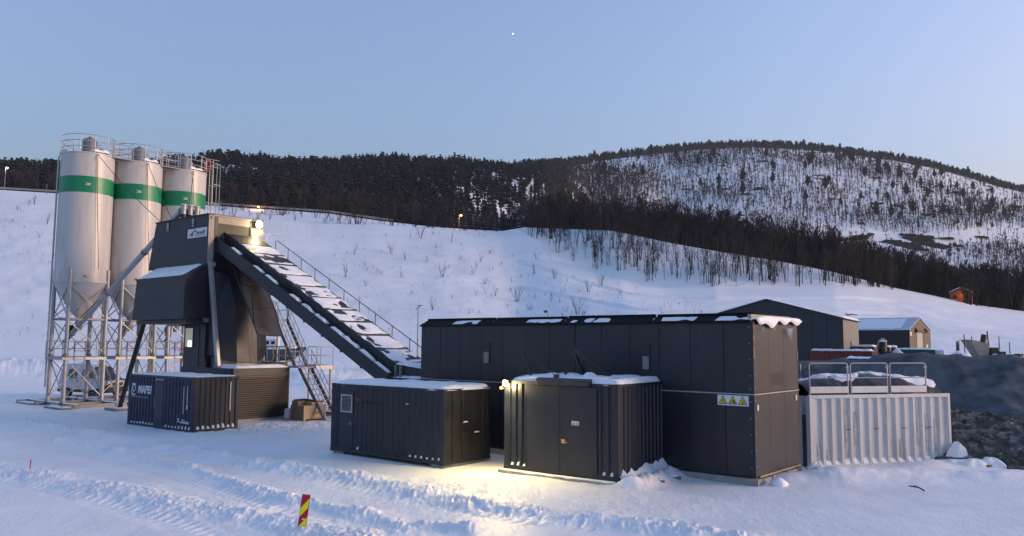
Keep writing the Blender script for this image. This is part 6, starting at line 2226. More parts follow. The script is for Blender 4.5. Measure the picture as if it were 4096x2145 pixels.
    # boulder with a snow cap at the right foot
    st = thing('boulder', 'brown boulder with a tall snow cap at the right foot of the white bin', 'boulder', fr.w(L + 0.15, -0.15, 0.0), 0.2)
    mb = MB()
    mb.lathe((0, 0), [(0.34, -0.15), (0.42, 0.05), (0.40, 0.28), (0.25, 0.45), (0.02, 0.5)], 9)
    rs2 = np.random.default_rng(44)
    mb.v = [(x * (0.8 + 0.4 * rs2.random()), y * (0.8 + 0.4 * rs2.random()), z) for x, y, z in mb.v]
    mb.build('stone', M_CARDD, st)
    snow_dome(st, 'cap', -0.06, 0, 0.30, 0.44, 0.40, 0.42, 280)
    for k, (x, y, s) in enumerate(((5.2, -0.9, 0.42), (5.7, -1.25, 0.5), (4.6, -0.5, 0.36), (6.4, -1.3, 0.55), (7.1, -0.9, 0.45))):
        st = thing('snow_mound', ('soft snow mound over a dark stone, first left of the boulder', 'rounded snow mound in front of the boulder', 'small snow mound touching the white bin near its right end',
                                  'rounded snow mound right of the boulder', 'low snow mound at the foot of the broken rock')[k], 'snow mound', fr.w(x, y, 0.0), 0.5 * k, 'snow mounds by the white bin')
        snow_dome(st, 'snow', 0, 0, 0.0, s * 1.15, s * 0.9, s * 0.6, 285 + k)
        MB().box(s * 0.3, s * 0.75, -s * 0.95, -s * 0.7, 0.02, 0.14).build('dark_stone', M_CARDD, st, bevel=0.04)


build_white_bin()


def heap(name, label, cat, pts, half, m, seed, rough=0.25, res=0.16, x0=0, x1=0, y0=0, y1=0, power=1.0, snow=None, lump=1.0):
    """a tipped heap: ridge line (x, y, z) falling off to both sides"""
    nx, ny = int((x1 - x0) / res), int((y1 - y0) / res)
    X, Y = np.meshgrid(np.linspace(x0, x1, nx), np.linspace(y0, y1, ny))
    Z = np.full_like(X, -1.0)
    for (a, b) in zip(pts[:-1], pts[1:]):
        dx, dy = b[0] - a[0], b[1] - a[1]
        L2 = dx * dx + dy * dy
        s = np.clip(((X - a[0]) * dx + (Y - a[1]) * dy) / L2, 0, 1)
        d = np.hypot(X - a[0] - dx * s, Y - a[1] - dy * s)
        h = a[2] + (b[2] - a[2]) * s
        w = half * h / 3.4 if power == 1.0 else half
        k = np.clip(1 - d / w, -0.3, 1)
        k = np.where(k > 0.88, 0.88 + (k - 0.88) * 0.4, k)
        Z = np.maximum(Z, h * k / 0.93)
    rr = rough * (fbm(X * 0.55, Y * 0.55, seed, 5) - 0.5) * 2 + lump * 0.10 * (billow(X * 1.4, Y * 1.4, seed + 3, 4) - 0.5)
    Z = Z + rr * np.clip(Z * 1.2 + 0.3, 0, 1)
    Z = np.maximum(Z, -0.6)
    c = ((x0 + x1) / 2, (y0 + y1) / 2)
    V = np.stack([X - c[0], Y - c[1], Z], -1).reshape(-1, 3)
    me = fast_mesh(name, V, grid_faces(ny, nx), [m], smooth=True)
    o = link(bpy.data.objects.new(name, me))
    o.location = (c[0], c[1], 0)
    tag(o, label, cat)
    return o


heap('gravel_heap', 'long dark gravel heap behind the white bin reaching to the right edge', 'gravel heap',
     [(12.5, 44.5, 3.0), (17, 43, 3.3), (21, 41.5, 3.8), (24.0, 40, 3.95), (27, 39.2, 3.2), (30, 38.5, 3.55), (36, 37, 3.3), (44, 36, 2.6)], 6.4, M_GRAVEL, 71, 0.42, 0.17, 8, 46, 30, 51)
heap('gravel_heap', 'smaller dark gravel heap seen between the long building and red container', 'gravel heap',
     [(19.5, 58, 3.0), (23.5, 57, 3.3), (26, 56, 2.4)], 5.5, M_GRAVEL, 73, 0.3, 0.25, 12, 33, 49, 66)
heap('rock_heap', 'low heap of broken rock dusted with snow right of the white bin', 'rock heap',
     [(17.7, 32.2, 1.75), (18.9, 30.8, 1.45), (20.4, 29.5, 1.05), (22.4, 28.5, 0.75)], 6.8, M_ROCK, 75, 0.25, 0.07, 15.6, 25, 25.5, 35, lump=2.6)


def heap_stones(parent_label, name, label_part, n, region, fn, smin, smax, m, seed):
    """loose stones lying on a heap, joined as one part of it"""
    host = [o for o in bpy.data.objects if o.get('label') == parent_label][0]
    rs = np.random.default_rng(seed)
    me = host.data
    co = np.zeros(len(me.vertices) * 3)
    me.vertices.foreach_get('co', co)
    co = co.reshape(-1, 3)
    ok = np.nonzero(fn(co[:, 0] + host.location.x, co[:, 1] + host.location.y, co[:, 2]))[0]
    pick = rs.choice(ok, size=min(n, len(ok)), replace=False)
    Vs, Fs, acc = [], [], 0
    for i in pick:
        tv, tf, tm = BOULD[rs.integers(0, len(BOULD))]
        s = smin + (smax - smin) * rs.random() ** 2.5
        a = rs.random() * 6.283
        c, q = math.cos(a), math.sin(a)
        V = tv * s
        Vs.append(np.stack([V[:, 0] * c - V[:, 1] * q + co[i, 0], V[:, 0] * q + V[:, 1] * c + co[i, 1], V[:, 2] + co[i, 2]], -1))
        Fs.append(tf + acc)
        acc += len(tv)
    o = link(bpy.data.objects.new(name, fast_mesh(name, np.concatenate(Vs), np.concatenate(Fs), [m])), host)
    o['kind'] = 'stuff'
    return o


heap_stones('low heap of broken rock dusted with snow right of the white bin', 'loose_stones', '', 1500, None, lambda x, y, z: z > -0.05, 0.03, 0.16, M_ROCK, 5)
heap_stones('long dark gravel heap behind the white bin reaching to the right edge', 'loose_stones', '', 700, None, lambda x, y, z: (z > 0.0) & (y < 43) & (x > 13), 0.03, 0.12, M_GRAVEL, 6)

# ================================================================== things farther off
def far_container(name, label, x, y, z0, rz, L, W, H, m, extra=None):
    """shipping container with its near right corner at (x, y); rz turns the long side"""
    t = thing(name, label, 'container', (x, y, z0), rz)
    for cx in (-L + 0.08, -0.08):
        for cy in (0.08, W - 0.08):
            MB().box(cx - 0.08, cx + 0.08, cy - 0.08, cy + 0.08, 0, H).build('corner_post', m, t)
    for za, zb, nm in ((0.0, 0.16, 'bottom_rail'), (H - 0.12, H - 0.005, 'top_rail')):
        for yy in (0.0, W - 0.06):
            MB().box(-L + 0.162, -0.162, yy, yy + 0.06, za, zb).build(nm, m, t)
        for xx in (-L, -0.06):
            MB().box(xx, xx + 0.06, 0.162, W - 0.162, za, zb).build(nm, m, t)
    mb = MB()
    corr_front(mb, -L + 0.162, -0.162, 0.012, 0.16, H - 0.12, 0.28, 0.04)
    mb.build('side_wall', m, t)
    mb = MB()
    corr_side(mb, -0.012, 0.162, W - 0.162, 0.16, H - 0.12, 0.28, 0.04)
    mb.build('end_wall', m, t)
    mb = MB()
    corr_side(mb, -L + 0.012, 0.162, W - 0.162, 0.16, H - 0.12, 0.28, 0.04, sign=-1)
    mb.build('end_wall', m, t)
    MB().box(-L + 0.1, -0.1, W - 0.05, W - 0.02, 0.1, H - 0.1).build('back_wall', m, t)
    MB().box(-L + 0.06, -0.06, 0.06, W - 0.06, H - 0.07, H - 0.04).build('roof', m, t)
    snow_slab(t, 'roof_snow', -L + 0.02, -0.02, 0.0, W, H - 0.045, 0.22, int(abs(x) * 10) % 97, n=24, ragged=0.1)
    return t


def build_background():
    rz = -math.radians(30)
    fr = Frame(35.1, 85.0, math.radians(30))
    gz = 1.2
    # big dark hall: gable towards the camera, x from -15.6 to 0
    t = thing('storage_hall', 'big dark gabled hall standing behind the long building', 'hall', fr.w(-7.8, 6, gz), -fr.yaw)
    t['_o'] = (-7.8, 6.0, gz)
    hw, ez, pz = 7.8, 7.1, 9.25
    n = 10
    for i in range(n):
        a, b = -15.6 + 15.6 * i / n, -15.6 + 15.6 * (i + 1) / n

        def rf(x):
            return ez + (pz - ez) * (1 - abs(x + hw) / hw)
        pts = [(a + 0.02, gz - 1), (b - 0.02, gz - 1), (b - 0.02, rf(b) - 0.02), (a + 0.02, rf(a) - 0.02)]
        MB(t).prism(pts, 'y', 0.0, 0.06).build('gable_panel', M_HALL, t)
    MB(t).prism([(-15.55, gz - 1), (-0.05, gz - 1), (-0.05, ez - 0.05), (-hw, pz - 0.05), (-15.55, ez - 0.05)], 'y', 0.07, 13.0).build('hall_body', M_HALL, t)
    sw = MB(t)
    corr_side(sw, 0.03, 0.0, 13.0, gz - 1, ez - 0.02, 0.65, 0.05)
    wl = sw.build('side_wall', M_HALLW, t)
    MB(t).box(0.0, 0.06, 5.4, 6.6, gz - 0.5, 4.6).build('doorway', M_BLACK, wl)
    MB(t).box(0.03, 0.09, 6.65, 6.85, gz - 0.5, 4.7).build('door_leaf', M_SIGN, wl)
    rf_ = MB(t)
    rf_.prism([(-hw, pz - 0.04), (-hw, pz + 0.06), (0.35, ez - 0.04), (0.30, ez - 0.12)], 'y', -0.25, 13.2)
    ro = rf_.build('roof_slope', M_DKSTEEL, t)
    MB(t).prism([(-hw, pz - 0.04), (-15.9, ez - 0.12), (-15.95, ez - 0.04), (-hw, pz + 0.06)], 'y', -0.25, 13.2).build('roof_slope', M_DKSTEEL, t)
    s = (ez - pz) / hw
    snow_slab(t, 'roof_snow', -hw + 0.1, 0.3, 0.15, 13.1, pz + 0.02, 0.22, 300, slope=(s, 0), n=30, ragged=0.2, parent=ro)
    snow_slab(t, 'roof_snow', -15.8, -hw - 0.1, 0.15, 13.1, ez - 0.02, 0.22, 301, slope=(-s, 0), n=30, ragged=0.2, parent=ro)
    MB(t).box(-15.5, -0.05, -0.012, -0.002, 6.1, 6.16).build('gable_seam', M_DKSTEEL, t)

    # olive tent hall: gable facing right
    fr2 = Frame(59.5, 120.0, math.radians(46))
    t = thing('tent_hall', 'smaller olive-gabled tent hall with snowy roof beyond the dark hall', 'hall', fr2.w(-8, 3.4, gz), -fr2.yaw)
    t['_o'] = (-8.0, 3.4, gz)
    L, W, ez, pz = 20.0, 8.8, 6.65, 8.45
    MB(t).box(-L, 0.0, 0.0, 0.08, gz - 1, ez).build('side_cloth', M_TENTD, t)
    MB(t).box(-L, 0.0, W - 0.08, W, gz - 1, ez).build('side_cloth', M_TENTD, t)
    gb = MB(t).prism([(0.08, gz - 1), (W - 0.08, gz - 1), (W - 0.02, ez), (W / 2, pz), (0.02, ez)], 'x', -0.06, 0.0).build('gable_cloth', M_TENT, t)
    MB(t).prism([(0.08, gz - 1), (W - 0.08, gz - 1), (W - 0.02, ez), (W / 2, pz), (0.02, ez)], 'x', -L, -L + 0.06).build('gable_cloth', M_TENT, t)
    MB(t).box(0.003, 0.05, 2.9, 5.5, gz - 0.5, 6.2).build('door_curtain', M_TENTLIT, gb)
    MB(t).box(0.051, 0.06, 5.2, 6.1, gz - 0.5, 6.3).build('door_gap', M_BLACK, gb)
    MB(t).box(0.0, 0.25, 2.7, 6.3, 6.35, 6.5).build('door_rail', M_DKSTEEL, gb)
    for y in (2.3, 6.3):
        MB(t).hexa([(0.0, y, 6.3), (0.5, y, 6.2), (0.5, y + 0.5, 6.2), (0.0, y + 0.5, 6.3)], [(0.0, y, 6.9), (0.2, y, 6.8), (0.2, y + 0.4, 6.8), (0.0, y + 0.4, 6.9)]).build('canopy_flap', M_BLACK, gb)
    MB(t).box(0.003, 0.02, 0.3, 0.85, 5.7, 6.3).build('pale_notice', M_SIGN, gb)
    MB(t).box(0.0, 0.02, 6.9, 7.4, gz - 0.5, 4.4).build('pale_door', M_SIGN, gb)
    mb = MB(t)
    mb.prism([(-0.15, ez - 0.1), (W / 2, pz + 0.02), (W / 2, pz + 0.12), (-0.15, ez)], 'x', -L - 0.1, 0.1)
    mb.prism([(W + 0.15, ez - 0.1), (W + 0.15, ez), (W / 2, pz + 0.12), (W / 2, pz + 0.02)], 'x', -L - 0.1, 0.1)
    ro = mb.build('roof_cloth', M_TENTROOF, t)
    snow_slab(t, 'roof_snow', -L, -1.2, 0.0, W / 2 - 0.05, ez + 0.02, 0.14, 305, slope=(0, (pz - ez) / (W / 2)), n=40, ragged=0.4, parent=ro)

    far_container('red_container', 'long dark red container in front of the dark hall', 37.0, 82.5, 1.05, rz, 6.06, 2.44, 2.6, M_REDC)
    c = bpy.data.objects.new
    t = far_container('red_container', 'second red container end-on behind the first, deep snow on top', 39.9, 88.5, 1.5, rz, 2.6, 4.0, 2.6, M_REDC)
    far_container('green_container', 'dark green container in front of the olive tent hall', 53.2, 101, 1.25, rz, 6.06, 2.44, 2.5, M_GREENC)
    far_container('blue_container', 'low dark blue container mostly hidden by the gravel heap', 38.0, 76, 0.45, rz, 6.06, 2.44, 2.5, M_BLUE)
    # lettering patch on the containers
    t = thing('pale_shed', 'small pale weathered shed beside the green container', 'shed', (54.6, 101.5, 1.0), rz)
    MB().box(-1.1, 0, 0, 1.6, 0, 2.6).build('wall', M_SIGN, t)
    for i in range(5):
        MB().box(-1.1, 0.0, -0.03, -0.003, 0.2 + 0.48 * i, 0.24 + 0.48 * i).build('board_joint', M_GALVD, t)
    snow_slab(t, 'roof_snow', -1.2, 0.1, -0.1, 1.7, 2.6, 0.15, 310, n=10, ragged=0.1)
    mk = [('blue_decal', 36.2, 80, -4.9, 1.05 + 1.0, 0.55, 1.1), ]
    # stacks of tyres with snow on top
    k = 0
    for i, (x, y) in enumerate(((42.9, 97), (43.9, 97.6), (44.9, 97.2), (45.9, 98.2), (46.9, 98.8))):
        e = thing('tyre_stack', ('leftmost', 'second from left', 'third and tallest', 'fourth from left', 'rightmost')[i] + ' stack of black tyres with a snow cap by the tent hall', 'tyre stack', (x, y, 1.4), 0, 'tyre stacks by the tent hall')
        for j in range(5 if i == 2 else 4):
            MB().lathe((0, 0), [(0.25, 0.66 * j), (0.42, 0.66 * j + 0.05), (0.48, 0.66 * j + 0.31), (0.42, 0.66 * j + 0.57), (0.25, 0.66 * j + 0.61)], 16).build('tyre', M_BLACK, e, smooth=True)
        zt = 0.66 * (5 if i == 2 else 4)
        MB().lathe((0, 0), [(0.47, zt - 0.04), (0.48, zt + 0.08), (0.34, zt + 0.2), (0.02, zt + 0.24)], 16).build('snow_cap', M_SNOWCAP, e, smooth=True)
    # leaning pole
    e = thing('bent_pole', 'bent pale pole leaning up over the sheeted pile', 'pole', (38.9, 87, 2.6), 0)
    MB().path([(0.0, 0, 0.0), (0.5, 0.1, 1.1), (1.0, 0.2, 2.1), (1.35, 0.2, 2.4), (1.6, 0.3, 2.35), (1.9, 0.3, 1.9)], 0.06, 6).build('pole', M_CONC, e, smooth=True)
    # sheeted pile and snow heaps beside the gravel
    for nm, lb, x, y, r, h, m, sd in (('sheeted_pile', 'pile under crumpled white sheeting beyond the gravel heap', 40.3, 84, 2.4, 2.9, M_PLASTIC, 5),
                                      ('sheeted_pile', 'lower end of the white sheeted pile next to the green container', 42.6, 85, 1.9, 1.9, M_PLASTIC, 15),
                                      ('snow_heap', 'smooth pointed snow heap behind the gravel heap near the right edge', 42.4, 76, 3.6, 2.9, M_SNOWCAP, 6),
                                      ('snow_heap', 'small snow heap among the steel racks at the right edge', 44.9, 77, 2.4, 1.8, M_SNOWCAP, 7)):
        N = 40
        X, Y = np.meshgrid(np.linspace(-r * 1.2, r * 1.2, N), np.linspace(-r * 1.2, r * 1.2, N))
        d = np.hypot(X, Y) / r
        Z = h * np.clip(1 - d, 0, 1) ** 0.85 * (0.75 + 0.5 * fbm(X * 0.6, Y * 0.6, sd, 4)) + (0.5 * (billow(X * 0.7, Y * 0.7, sd, 3) - 0.5) if m is M_PLASTIC else 0) * np.clip(1 - d, 0, 1)
        V = np.stack([X, Y, Z - 0.05], -1).reshape(-1, 3)
        o = link(bpy.data.objects.new(nm, fast_mesh(nm, V, grid_faces(N, N), [m], smooth=True)))
        o.location = (x, y, 1.0 + 0.0)
        tag(o, lb, 'heap')
    # steel racks, hopper and oddments at the right edge
    for i, (x, y, w, h) in enumerate(((47.7, 80, 1.5, 1.9), (49.5, 81.5, 1.5, 2.2), (51.3, 82.5, 2.0, 1.9))):
        e = thing('steel_rack', ('open steel rack left of the other two on the snowy storage yard', 'middle open steel rack on the snowy storage yard', 'rightmost open steel rack on the snowy storage yard')[i],
                  'rack', (x, y, 1.1), -0.2 + 0.2 * i, 'steel racks at the right edge')
        for a in (0, w / 2, w):
            for b in (0, 1.4):
                MB().beam((a, b, 0), (a, b, h), 0.09).build('post', M_GALVD, e)
        for z in (0.7, 1.5, h):
            MB().box(-0.05, w + 0.05, -0.05, 1.45, z, z + 0.07).build('shelf', M_CARDD if i == 1 else M_GALVD, e)
        rs = np.random.default_rng(70 + i)
        for k in range(5):
            a, z = w * rs.random() * 0.8, (0.78, 1.58, h + 0.08)[k % 3]
            MB().box(a, a + 0.5, 0.2, 0.9, z, z + 0.3 + 0.3 * rs.random()).build('load', (M_CONC, M_WOOD, M_DKSTEEL, M_CARD, M_SIGN)[k], e)
        snow_slab(e, 'rack_snow', -0.05, w + 0.05, -0.05, 1.45, h + 0.07, 0.1, 320 + i, n=14, ragged=0.2, holes=0.4)
    e = thing('tipped_hopper', 'grey tipped hopper with a sloping side on the storage yard', 'hopper', (47.4, 82.5, 0.6), 0)
    MB().hexa([(0.6, 0, 2.6), (1.5, 0, 2.3), (1.5, 1.4, 2.3), (0.6, 1.4, 2.6)], [(-0.4, -0.2, 4.3), (1.6, -0.2, 3.9), (1.6, 1.6, 3.9), (-0.4, 1.6, 4.3)]).build('bin', M_CONC, e)
    for p in ((0.5, 0.1), (1.5, 0.1), (0.5, 1.3), (1.5, 1.3)):
        MB().beam((p[0], p[1], 0), (p[0], p[1], 2.6), 0.1).build('leg', M_GALVD, e)
    MB().cyl((1.3, 0.5, 3.9), (1.5, 0.5, 4.8), 0.3, n=8).build('motor', M_BLACK, e)
    e = thing('dark_machine', 'small dark machine with an upright mast on the storage yard', 'machine', (50.2, 83.5, 0.9), 0)
    MB().box(-0.5, 0.6, 0, 1.2, 1.9, 3.2).build('block', M_DKSTEEL, e, bevel=0.15)
    MB().cyl((-0.3, 0.5, 3.0), (-0.4, 0.5, 4.9), 0.07, n=6).build('mast', M_DKSTEEL, e)
    MB().box(-0.6, 0.8, -0.1, 1.3, 0.0, 1.9).build('stand', M_GALVD, e)
    e = thing('yellow_box', 'small yellow-brown machine box on top of the snow heap', 'machine', (44.9, 80, 1.8), 0)
    MB().box(-0.6, 0.6, 0, 1, 0, 1.7).build('box', M_YELP, e, bevel=0.1)
    MB().cyl((-0.2, 0.5, 1.7), (-0.25, 0.5, 2.9), 0.16, 0.08, n=7).build('stack', M_BLACK, e)
    MB().cyl((0.5, 0.5, 1.7), (0.5, 0.5, 3.6), 0.05, n=6).build('rod', M_DKSTEEL, e)
    for i, (x, y, h, m) in enumerate(((45.4, 84, 1.2, M_REDC), (46.6, 82, 1.2, M_CARD), (52.6, 86, 1.0, M_CARD))):
        e = thing('stacked_goods', ('dark red stacked goods left of the pointed snow heap', 'brown stacked boards right of the pointed snow heap', 'low brown boards behind the steel racks')[i], 'boards', (x, y, 1.9), 0.2 * i, 'stacked goods on the storage yard')
        for k in range(4):
            MB().box(-0.9 + 0.1 * k, 1.1 - 0.08 * k, 0, 0.9, h * k / 4, h * (k + 1) / 4 - 0.03).build('board', m, e)
    for i, (x, y, h) in enumerate(((51.2, 92, 3.8), (50.4, 88, 4.2), (54.6, 90, 4.2), (57.0, 92, 3.6))):
        e = thing('marker_pole', ('thin upright pole left of the steel racks', 'thin upright pole behind the pointed snow heap', 'thin upright pole right of the steel racks', 'rightmost thin upright pole on the storage yard')[i], 'pole', (x, y, 1.1), 0, 'poles on the storage yard')
        MB().cyl((0, 0, 0), (0.05, 0, h), 0.07, 0.05, n=6).build('shaft', M_DKSTEEL, e)
        MB().cyl((-0.1, 0, 0), (-0.08, 0, 0.4), 0.12, n=6).build('foot', M_CONC, e)

    # boat hull laid up beyond the stair
    e = thing('laid_up_boat', 'dark blue hull with white upperworks beyond the stair', 'boat', (-44.5, 150, 0.25), 0.0)
    st = []
    for x, hw_, z0, z1 in ((-6.5, 1.3, 0.5, 2.5), (-3, 1.7, 0.3, 2.5), (1, 1.7, 0.3, 2.55), (4.0, 1.3, 0.6, 2.7), (6.2, 0.12, 2.4, 3.0)):
        st.append([(x, -hw_, z1), (x, -hw_ * 0.75, z0 + 0.3), (x, 0, z0), (x, hw_ * 0.75, z0 + 0.3), (x, hw_, z1)])
    MB().loft(st).build('hull', M_SKIP, e, smooth=True)
    MB().loft([[(p[0] * 0.98, p[1] * 1.02, 2.5 + 0.10 * (p[0] > 3)) for p in (s_[0], s_[4])] + [(s_[4][0] * 0.98, s_[4][1], 2.72), (s_[0][0] * 0.98, s_[0][1], 2.72)] for s_ in st]).build('gunwale', M_SIGN, e)
    cb = MB().box(-3.5, 1.0, -1.1, 1.1, 2.7, 4.4).build('cabin', M_SIGN, e, bevel=0.1)
    for i in range(4):
        MB().box(-3.2 + 1.05 * i, -2.5 + 1.05 * i, -1.13, -1.105, 3.4, 4.05).build('window', M_GLASS, cb)
    MB().box(-6.3, -3.8, -1.2, 1.2, 2.7, 5.1).build('wheelhouse', M_DKSTEEL, e, bevel=0.15)
    snow_slab(e, 'deck_snow', -3.6, 1.2, -1.2, 1.2, 4.4, 0.3, 330, n=14, ragged=0.2)
    snow_slab(e, 'deck_snow', 1.0, 4.6, -1.2, 1.2, 2.68, 0.4, 331, n=12, ragged=0.2)
    for x in (-4, 0, 3):
        MB().box(x - 0.2, x + 0.2, -1.2, 1.2, -0.3, 0.6).build('cradle', M_CARDD, e)

    # van behind the silos
    hx, hy = 0.93, -0.365
    e = thing('parked_van', 'white van with a dark front parked behind the silo legs', 'van', (-31.9, 61.6, 0.0), math.atan2(hy, hx))
    prof = [(-2.45, 0.45), (2.45, 0.45), (2.52, 0.95), (2.35, 1.25), (1.45, 1.42), (0.85, 2.28), (0.3, 2.42), (-2.1, 2.42), (-2.38, 2.0), (-2.5, 1.2)]

    def sec(y, k):
        return [(x, y * (k if z > 1.3 else 1.0), z) for x, z in prof]
    mb = MB()
    mb.loft([[(x, -0.96 * (0.86 if z > 1.6 else 1), z) for x, z in prof], [(x, 0.96 * (0.86 if z > 1.6 else 1), z) for x, z in prof]])
    body = mb.build('body', M_VAN, e, bevel=0.06)
    MB().add([(1.47, -0.80, 1.45), (1.47, 0.80, 1.45), (0.90, 0.76, 2.24), (0.90, -0.76, 2.24), (1.5, -0.8, 1.46), (1.5, 0.8, 1.46), (0.93, 0.76, 2.26), (0.93, -0.76, 2.26)],
             [(4, 5, 6, 7), (0, 1, 5, 4), (2, 3, 7, 6)]).build('windscreen', M_GLASS, body)
    MB().add([(1.52, -0.9, 1.425), (2.37, -0.9, 1.27), (2.37, 0.9, 1.27), (1.52, 0.9, 1.425), (1.52, -0.9, 1.46), (2.37, -0.9, 1.30), (2.37, 0.9, 1.30), (1.52, 0.9, 1.46)],
             [(4, 5, 6, 7), (0, 1, 5, 4), (1, 2, 6, 5)]).build('bonnet', M_DKSTEEL, body)
    MB().box(2.3, 2.58, -0.97, 0.97, 0.40, 0.78).build('bumper', M_BLACK, body, bevel=0.04)
    MB().box(-2.55, 2.3, -0.985, 0.985, 0.34, 0.56).build('sill', M_BLACK, body, bevel=0.03)
    for y in (-0.68, 0.68):
        MB().box(2.40, 2.53, y - 0.2, y + 0.2, 0.92, 1.14).build('headlight', M_SIGN, body, bevel=0.03)
    MB().box(2.44, 2.53, -0.45, 0.45, 0.85, 1.1).build('grille', M_BLACK, body)
    for s_, a, b, nm in ((-1, -1.55, -0.65, 'side_window'), (-1, -0.15, 0.35, 'side_window'), (-1, 0.45, 1.15, 'door_window'), (1, 0.3, 1.1, 'door_window')):
        MB().hexa([(a, s_ * 0.955, 1.4), (b, s_ * 0.955, 1.4), (b, s_ * 0.965, 1.4), (a, s_ * 0.965, 1.4)] if s_ > 0 else [(a, -0.985, 1.4), (b, -0.985, 1.4), (b, -0.90, 1.4), (a, -0.90, 1.4)],
                  [(a + 0.05, s_ * 0.80, 2.05), (b - 0.05 if b < 1 else b - 0.35, s_ * 0.80, 2.05), (b - 0.05 if b < 1 else b - 0.35, s_ * 0.88, 2.05), (a + 0.05, s_ * 0.88, 2.05)] if s_ > 0 else
                  [(a + 0.05, -0.875, 2.05), (b - 0.05 if b < 1 else b - 0.35, -0.875, 2.05), (b - 0.05 if b < 1 else b - 0.35, -0.80, 2.05), (a + 0.05, -0.80, 2.05)]).build(nm, M_GLASS, body)
    for x in (-1.5, 1.5):
        for y in (-0.88, 0.88):
            w = MB().cyl((x, y - 0.11, 0.34), (x, y + 0.11, 0.34), 0.34, n=18).build('wheel', M_BLACK, e, smooth=True)
            MB().cyl((x, y - 0.12, 0.34), (x, y + 0.12, 0.34), 0.19, n=14).build('rim', M_GALVD, w, smooth=True)
    for x in (-0.55, 0.4):
        MB().box(x - 0.06, x + 0.06, -0.985, -0.95, 1.12, 1.24).build('door_handle', M_BLACK, body)
    snow_slab(e, 'roof_snow', -2.0, 0.3, -0.75, 0.75, 2.43, 0.08, 335, n=14, ragged=0.2)
    e = thing('blue_post', 'dark drainpipe-like post lying by the silo feet', 'pipe', (-29.5, 56.8, 0.2), 0.5)
    MB().path([(-0.8, 0, 0.0), (0.2, 0.1, 0.3), (1.2, 0.3, 0.9)], 0.09, 7).build('pipe', M_BLACK, e, smooth=True)
    MB().cyl((-0.95, 0, -0.05), (-0.75, 0, 0.02), 0.12, n=8).build('collar', M_DKSTEEL, e)

    # orange house at the wood's edge
    p = aty(2418, 757, 272)
    z = float(terrain(np.array([p[0]]), np.array([p[1]]))[0])
    e = thing('orange_house', 'orange-red wooden house lit by a lamp at the edge of the wood', 'house', (p[0], p[1], z - 0.3), -0.55)
    MB().box(-3.2, 3.2, 0, 5, 0, 3.4).build('wall', M_HOUSE, e)
    MB().prism([(-3.2, 3.4), (3.2, 3.4), (0, 4.9)], 'y', 0.0, 5.0).build('gable', M_HOUSE, e)
    rf_ = MB().prism([(-3.8, 3.2), (0, 5.0), (0, 5.2), (-3.8, 3.4)], 'y', -0.5, 5.5).build('roof', M_DKSTEEL, e)
    MB().prism([(3.8, 3.2), (3.8, 3.4), (0, 5.2), (0, 5.0)], 'y', -0.5, 5.5).build('roof', M_DKSTEEL, e)
    snow_slab(e, 'roof_snow', -3.8, 0, -0.5, 5.5, 3.42, 0.3, 340, slope=(0.47, 0), n=10, ragged=0.2, parent=rf_)
    snow_slab(e, 'roof_snow', 0, 3.8, -0.5, 5.5, 5.2, 0.3, 341, slope=(-0.47, 0), n=10, ragged=0.2, parent=rf_)
    for x in (-1.8, 1.5):
        w = MB().box(x - 0.55, x + 0.55, -0.04, -0.003, 1.3, 2.6).build('window', M_GLASS, e)
        MB().box(x - 0.65, x + 0.65, -0.06, -0.041, 1.18, 1.3).build('window_sill', M_SIGN, w)
    MB().box(-0.15, 0.15, -0.3, -0.05, 2.6, 2.8).build('porch_lamp', M_AMBER, e)
    lamp_light('lamp_light', (0.3, -1.6, 2.6), 12, (1.0, 0.5, 0.12), 0.2, e)

    rs = np.random.default_rng(95)
    for i in range(9):
        xx, yy = p[0] - 5 + 12 * rs.random(), p[1] - 1.5 - 5 * rs.random()
        plant('birch_tree', 'leafless birch standing in front of the orange house', 'birch tree', 'birches by the orange house', xx, yy, 9 + 5 * rs.random(), BANK_M[int(rs.integers(0, 12))], ('trunk', 'crown'), rs)

    # guard rail along the hill road
    gr = thing('road_guardrail', 'long steel guard rail along the hill road above the snow slope', 'guard rail', (0, 0, 0), 0)
    us = np.linspace(-80, 985, 62)
    top = []
    for u in us:
        tt = (u - 1288) * 0.000497
        D, Z = controls(np.array([tt]))
        y = float(D[5][0]) + 0.6
        z = float(terrain(np.array([tt * y]), np.array([y]))[0])
        top.append((tt * y, y, z))
    mb = MB()
    for a, b in zip(top[:-1], top[1:]):
        mb.beam((a[0], a[1], a[2] + 1.0), (b[0], b[1], b[2] + 1.0), 0.12, 0.75)
    mb.build('rail_beam', M_CONC, gr)
    for p in top[::2]:
        MB().beam((p[0], p[1] + 0.2, p[2] - 0.3), (p[0], p[1] + 0.2, p[2] + 1.2), 0.16).build('rail_post', M_DKSTEEL, gr)

    # street lamps
    def lamp_post(label, u, v, y, h, m, warm, arm=1.0, e_=0, side=-1):
        p = aty(u, v, y)
        g = float(terrain(np.array([p[0]]), np.array([y]))[0])
        o = thing('street_lamp', label, 'street lamp', (p[0] - side * arm, y, g - 0.2), 0)
        H = p[2] - g + 0.2
        MB().cyl((0, 0, 0), (0, 0, H), 0.13, 0.08, n=8).build('post', M_GALVD, o)
        MB().path([(0, 0, H - 0.3), (side * arm * 0.4, 0, H + 0.02), (side * arm, 0, H + 0.1)], 0.06, 6).build('arm', M_GALVD, o)
        MB().box(side * arm - 0.45, side * arm + 0.45, -0.2, 0.2, H + 0.0, H + 0.16).build('lamp_head', M_DKSTEEL, o, bevel=0.05)
        MB().lathe((side * arm, -0.1), [(0.08, H - 0.42), (0.34, H - 0.25), (0.36, H - 0.05), (0.2, H)], 10).build('lamp_glass', m, o, smooth=True)
        if e_:
            lamp_light('lamp_light', (side * arm, -1.2, H - 0.7), e_, warm, 0.3, o)
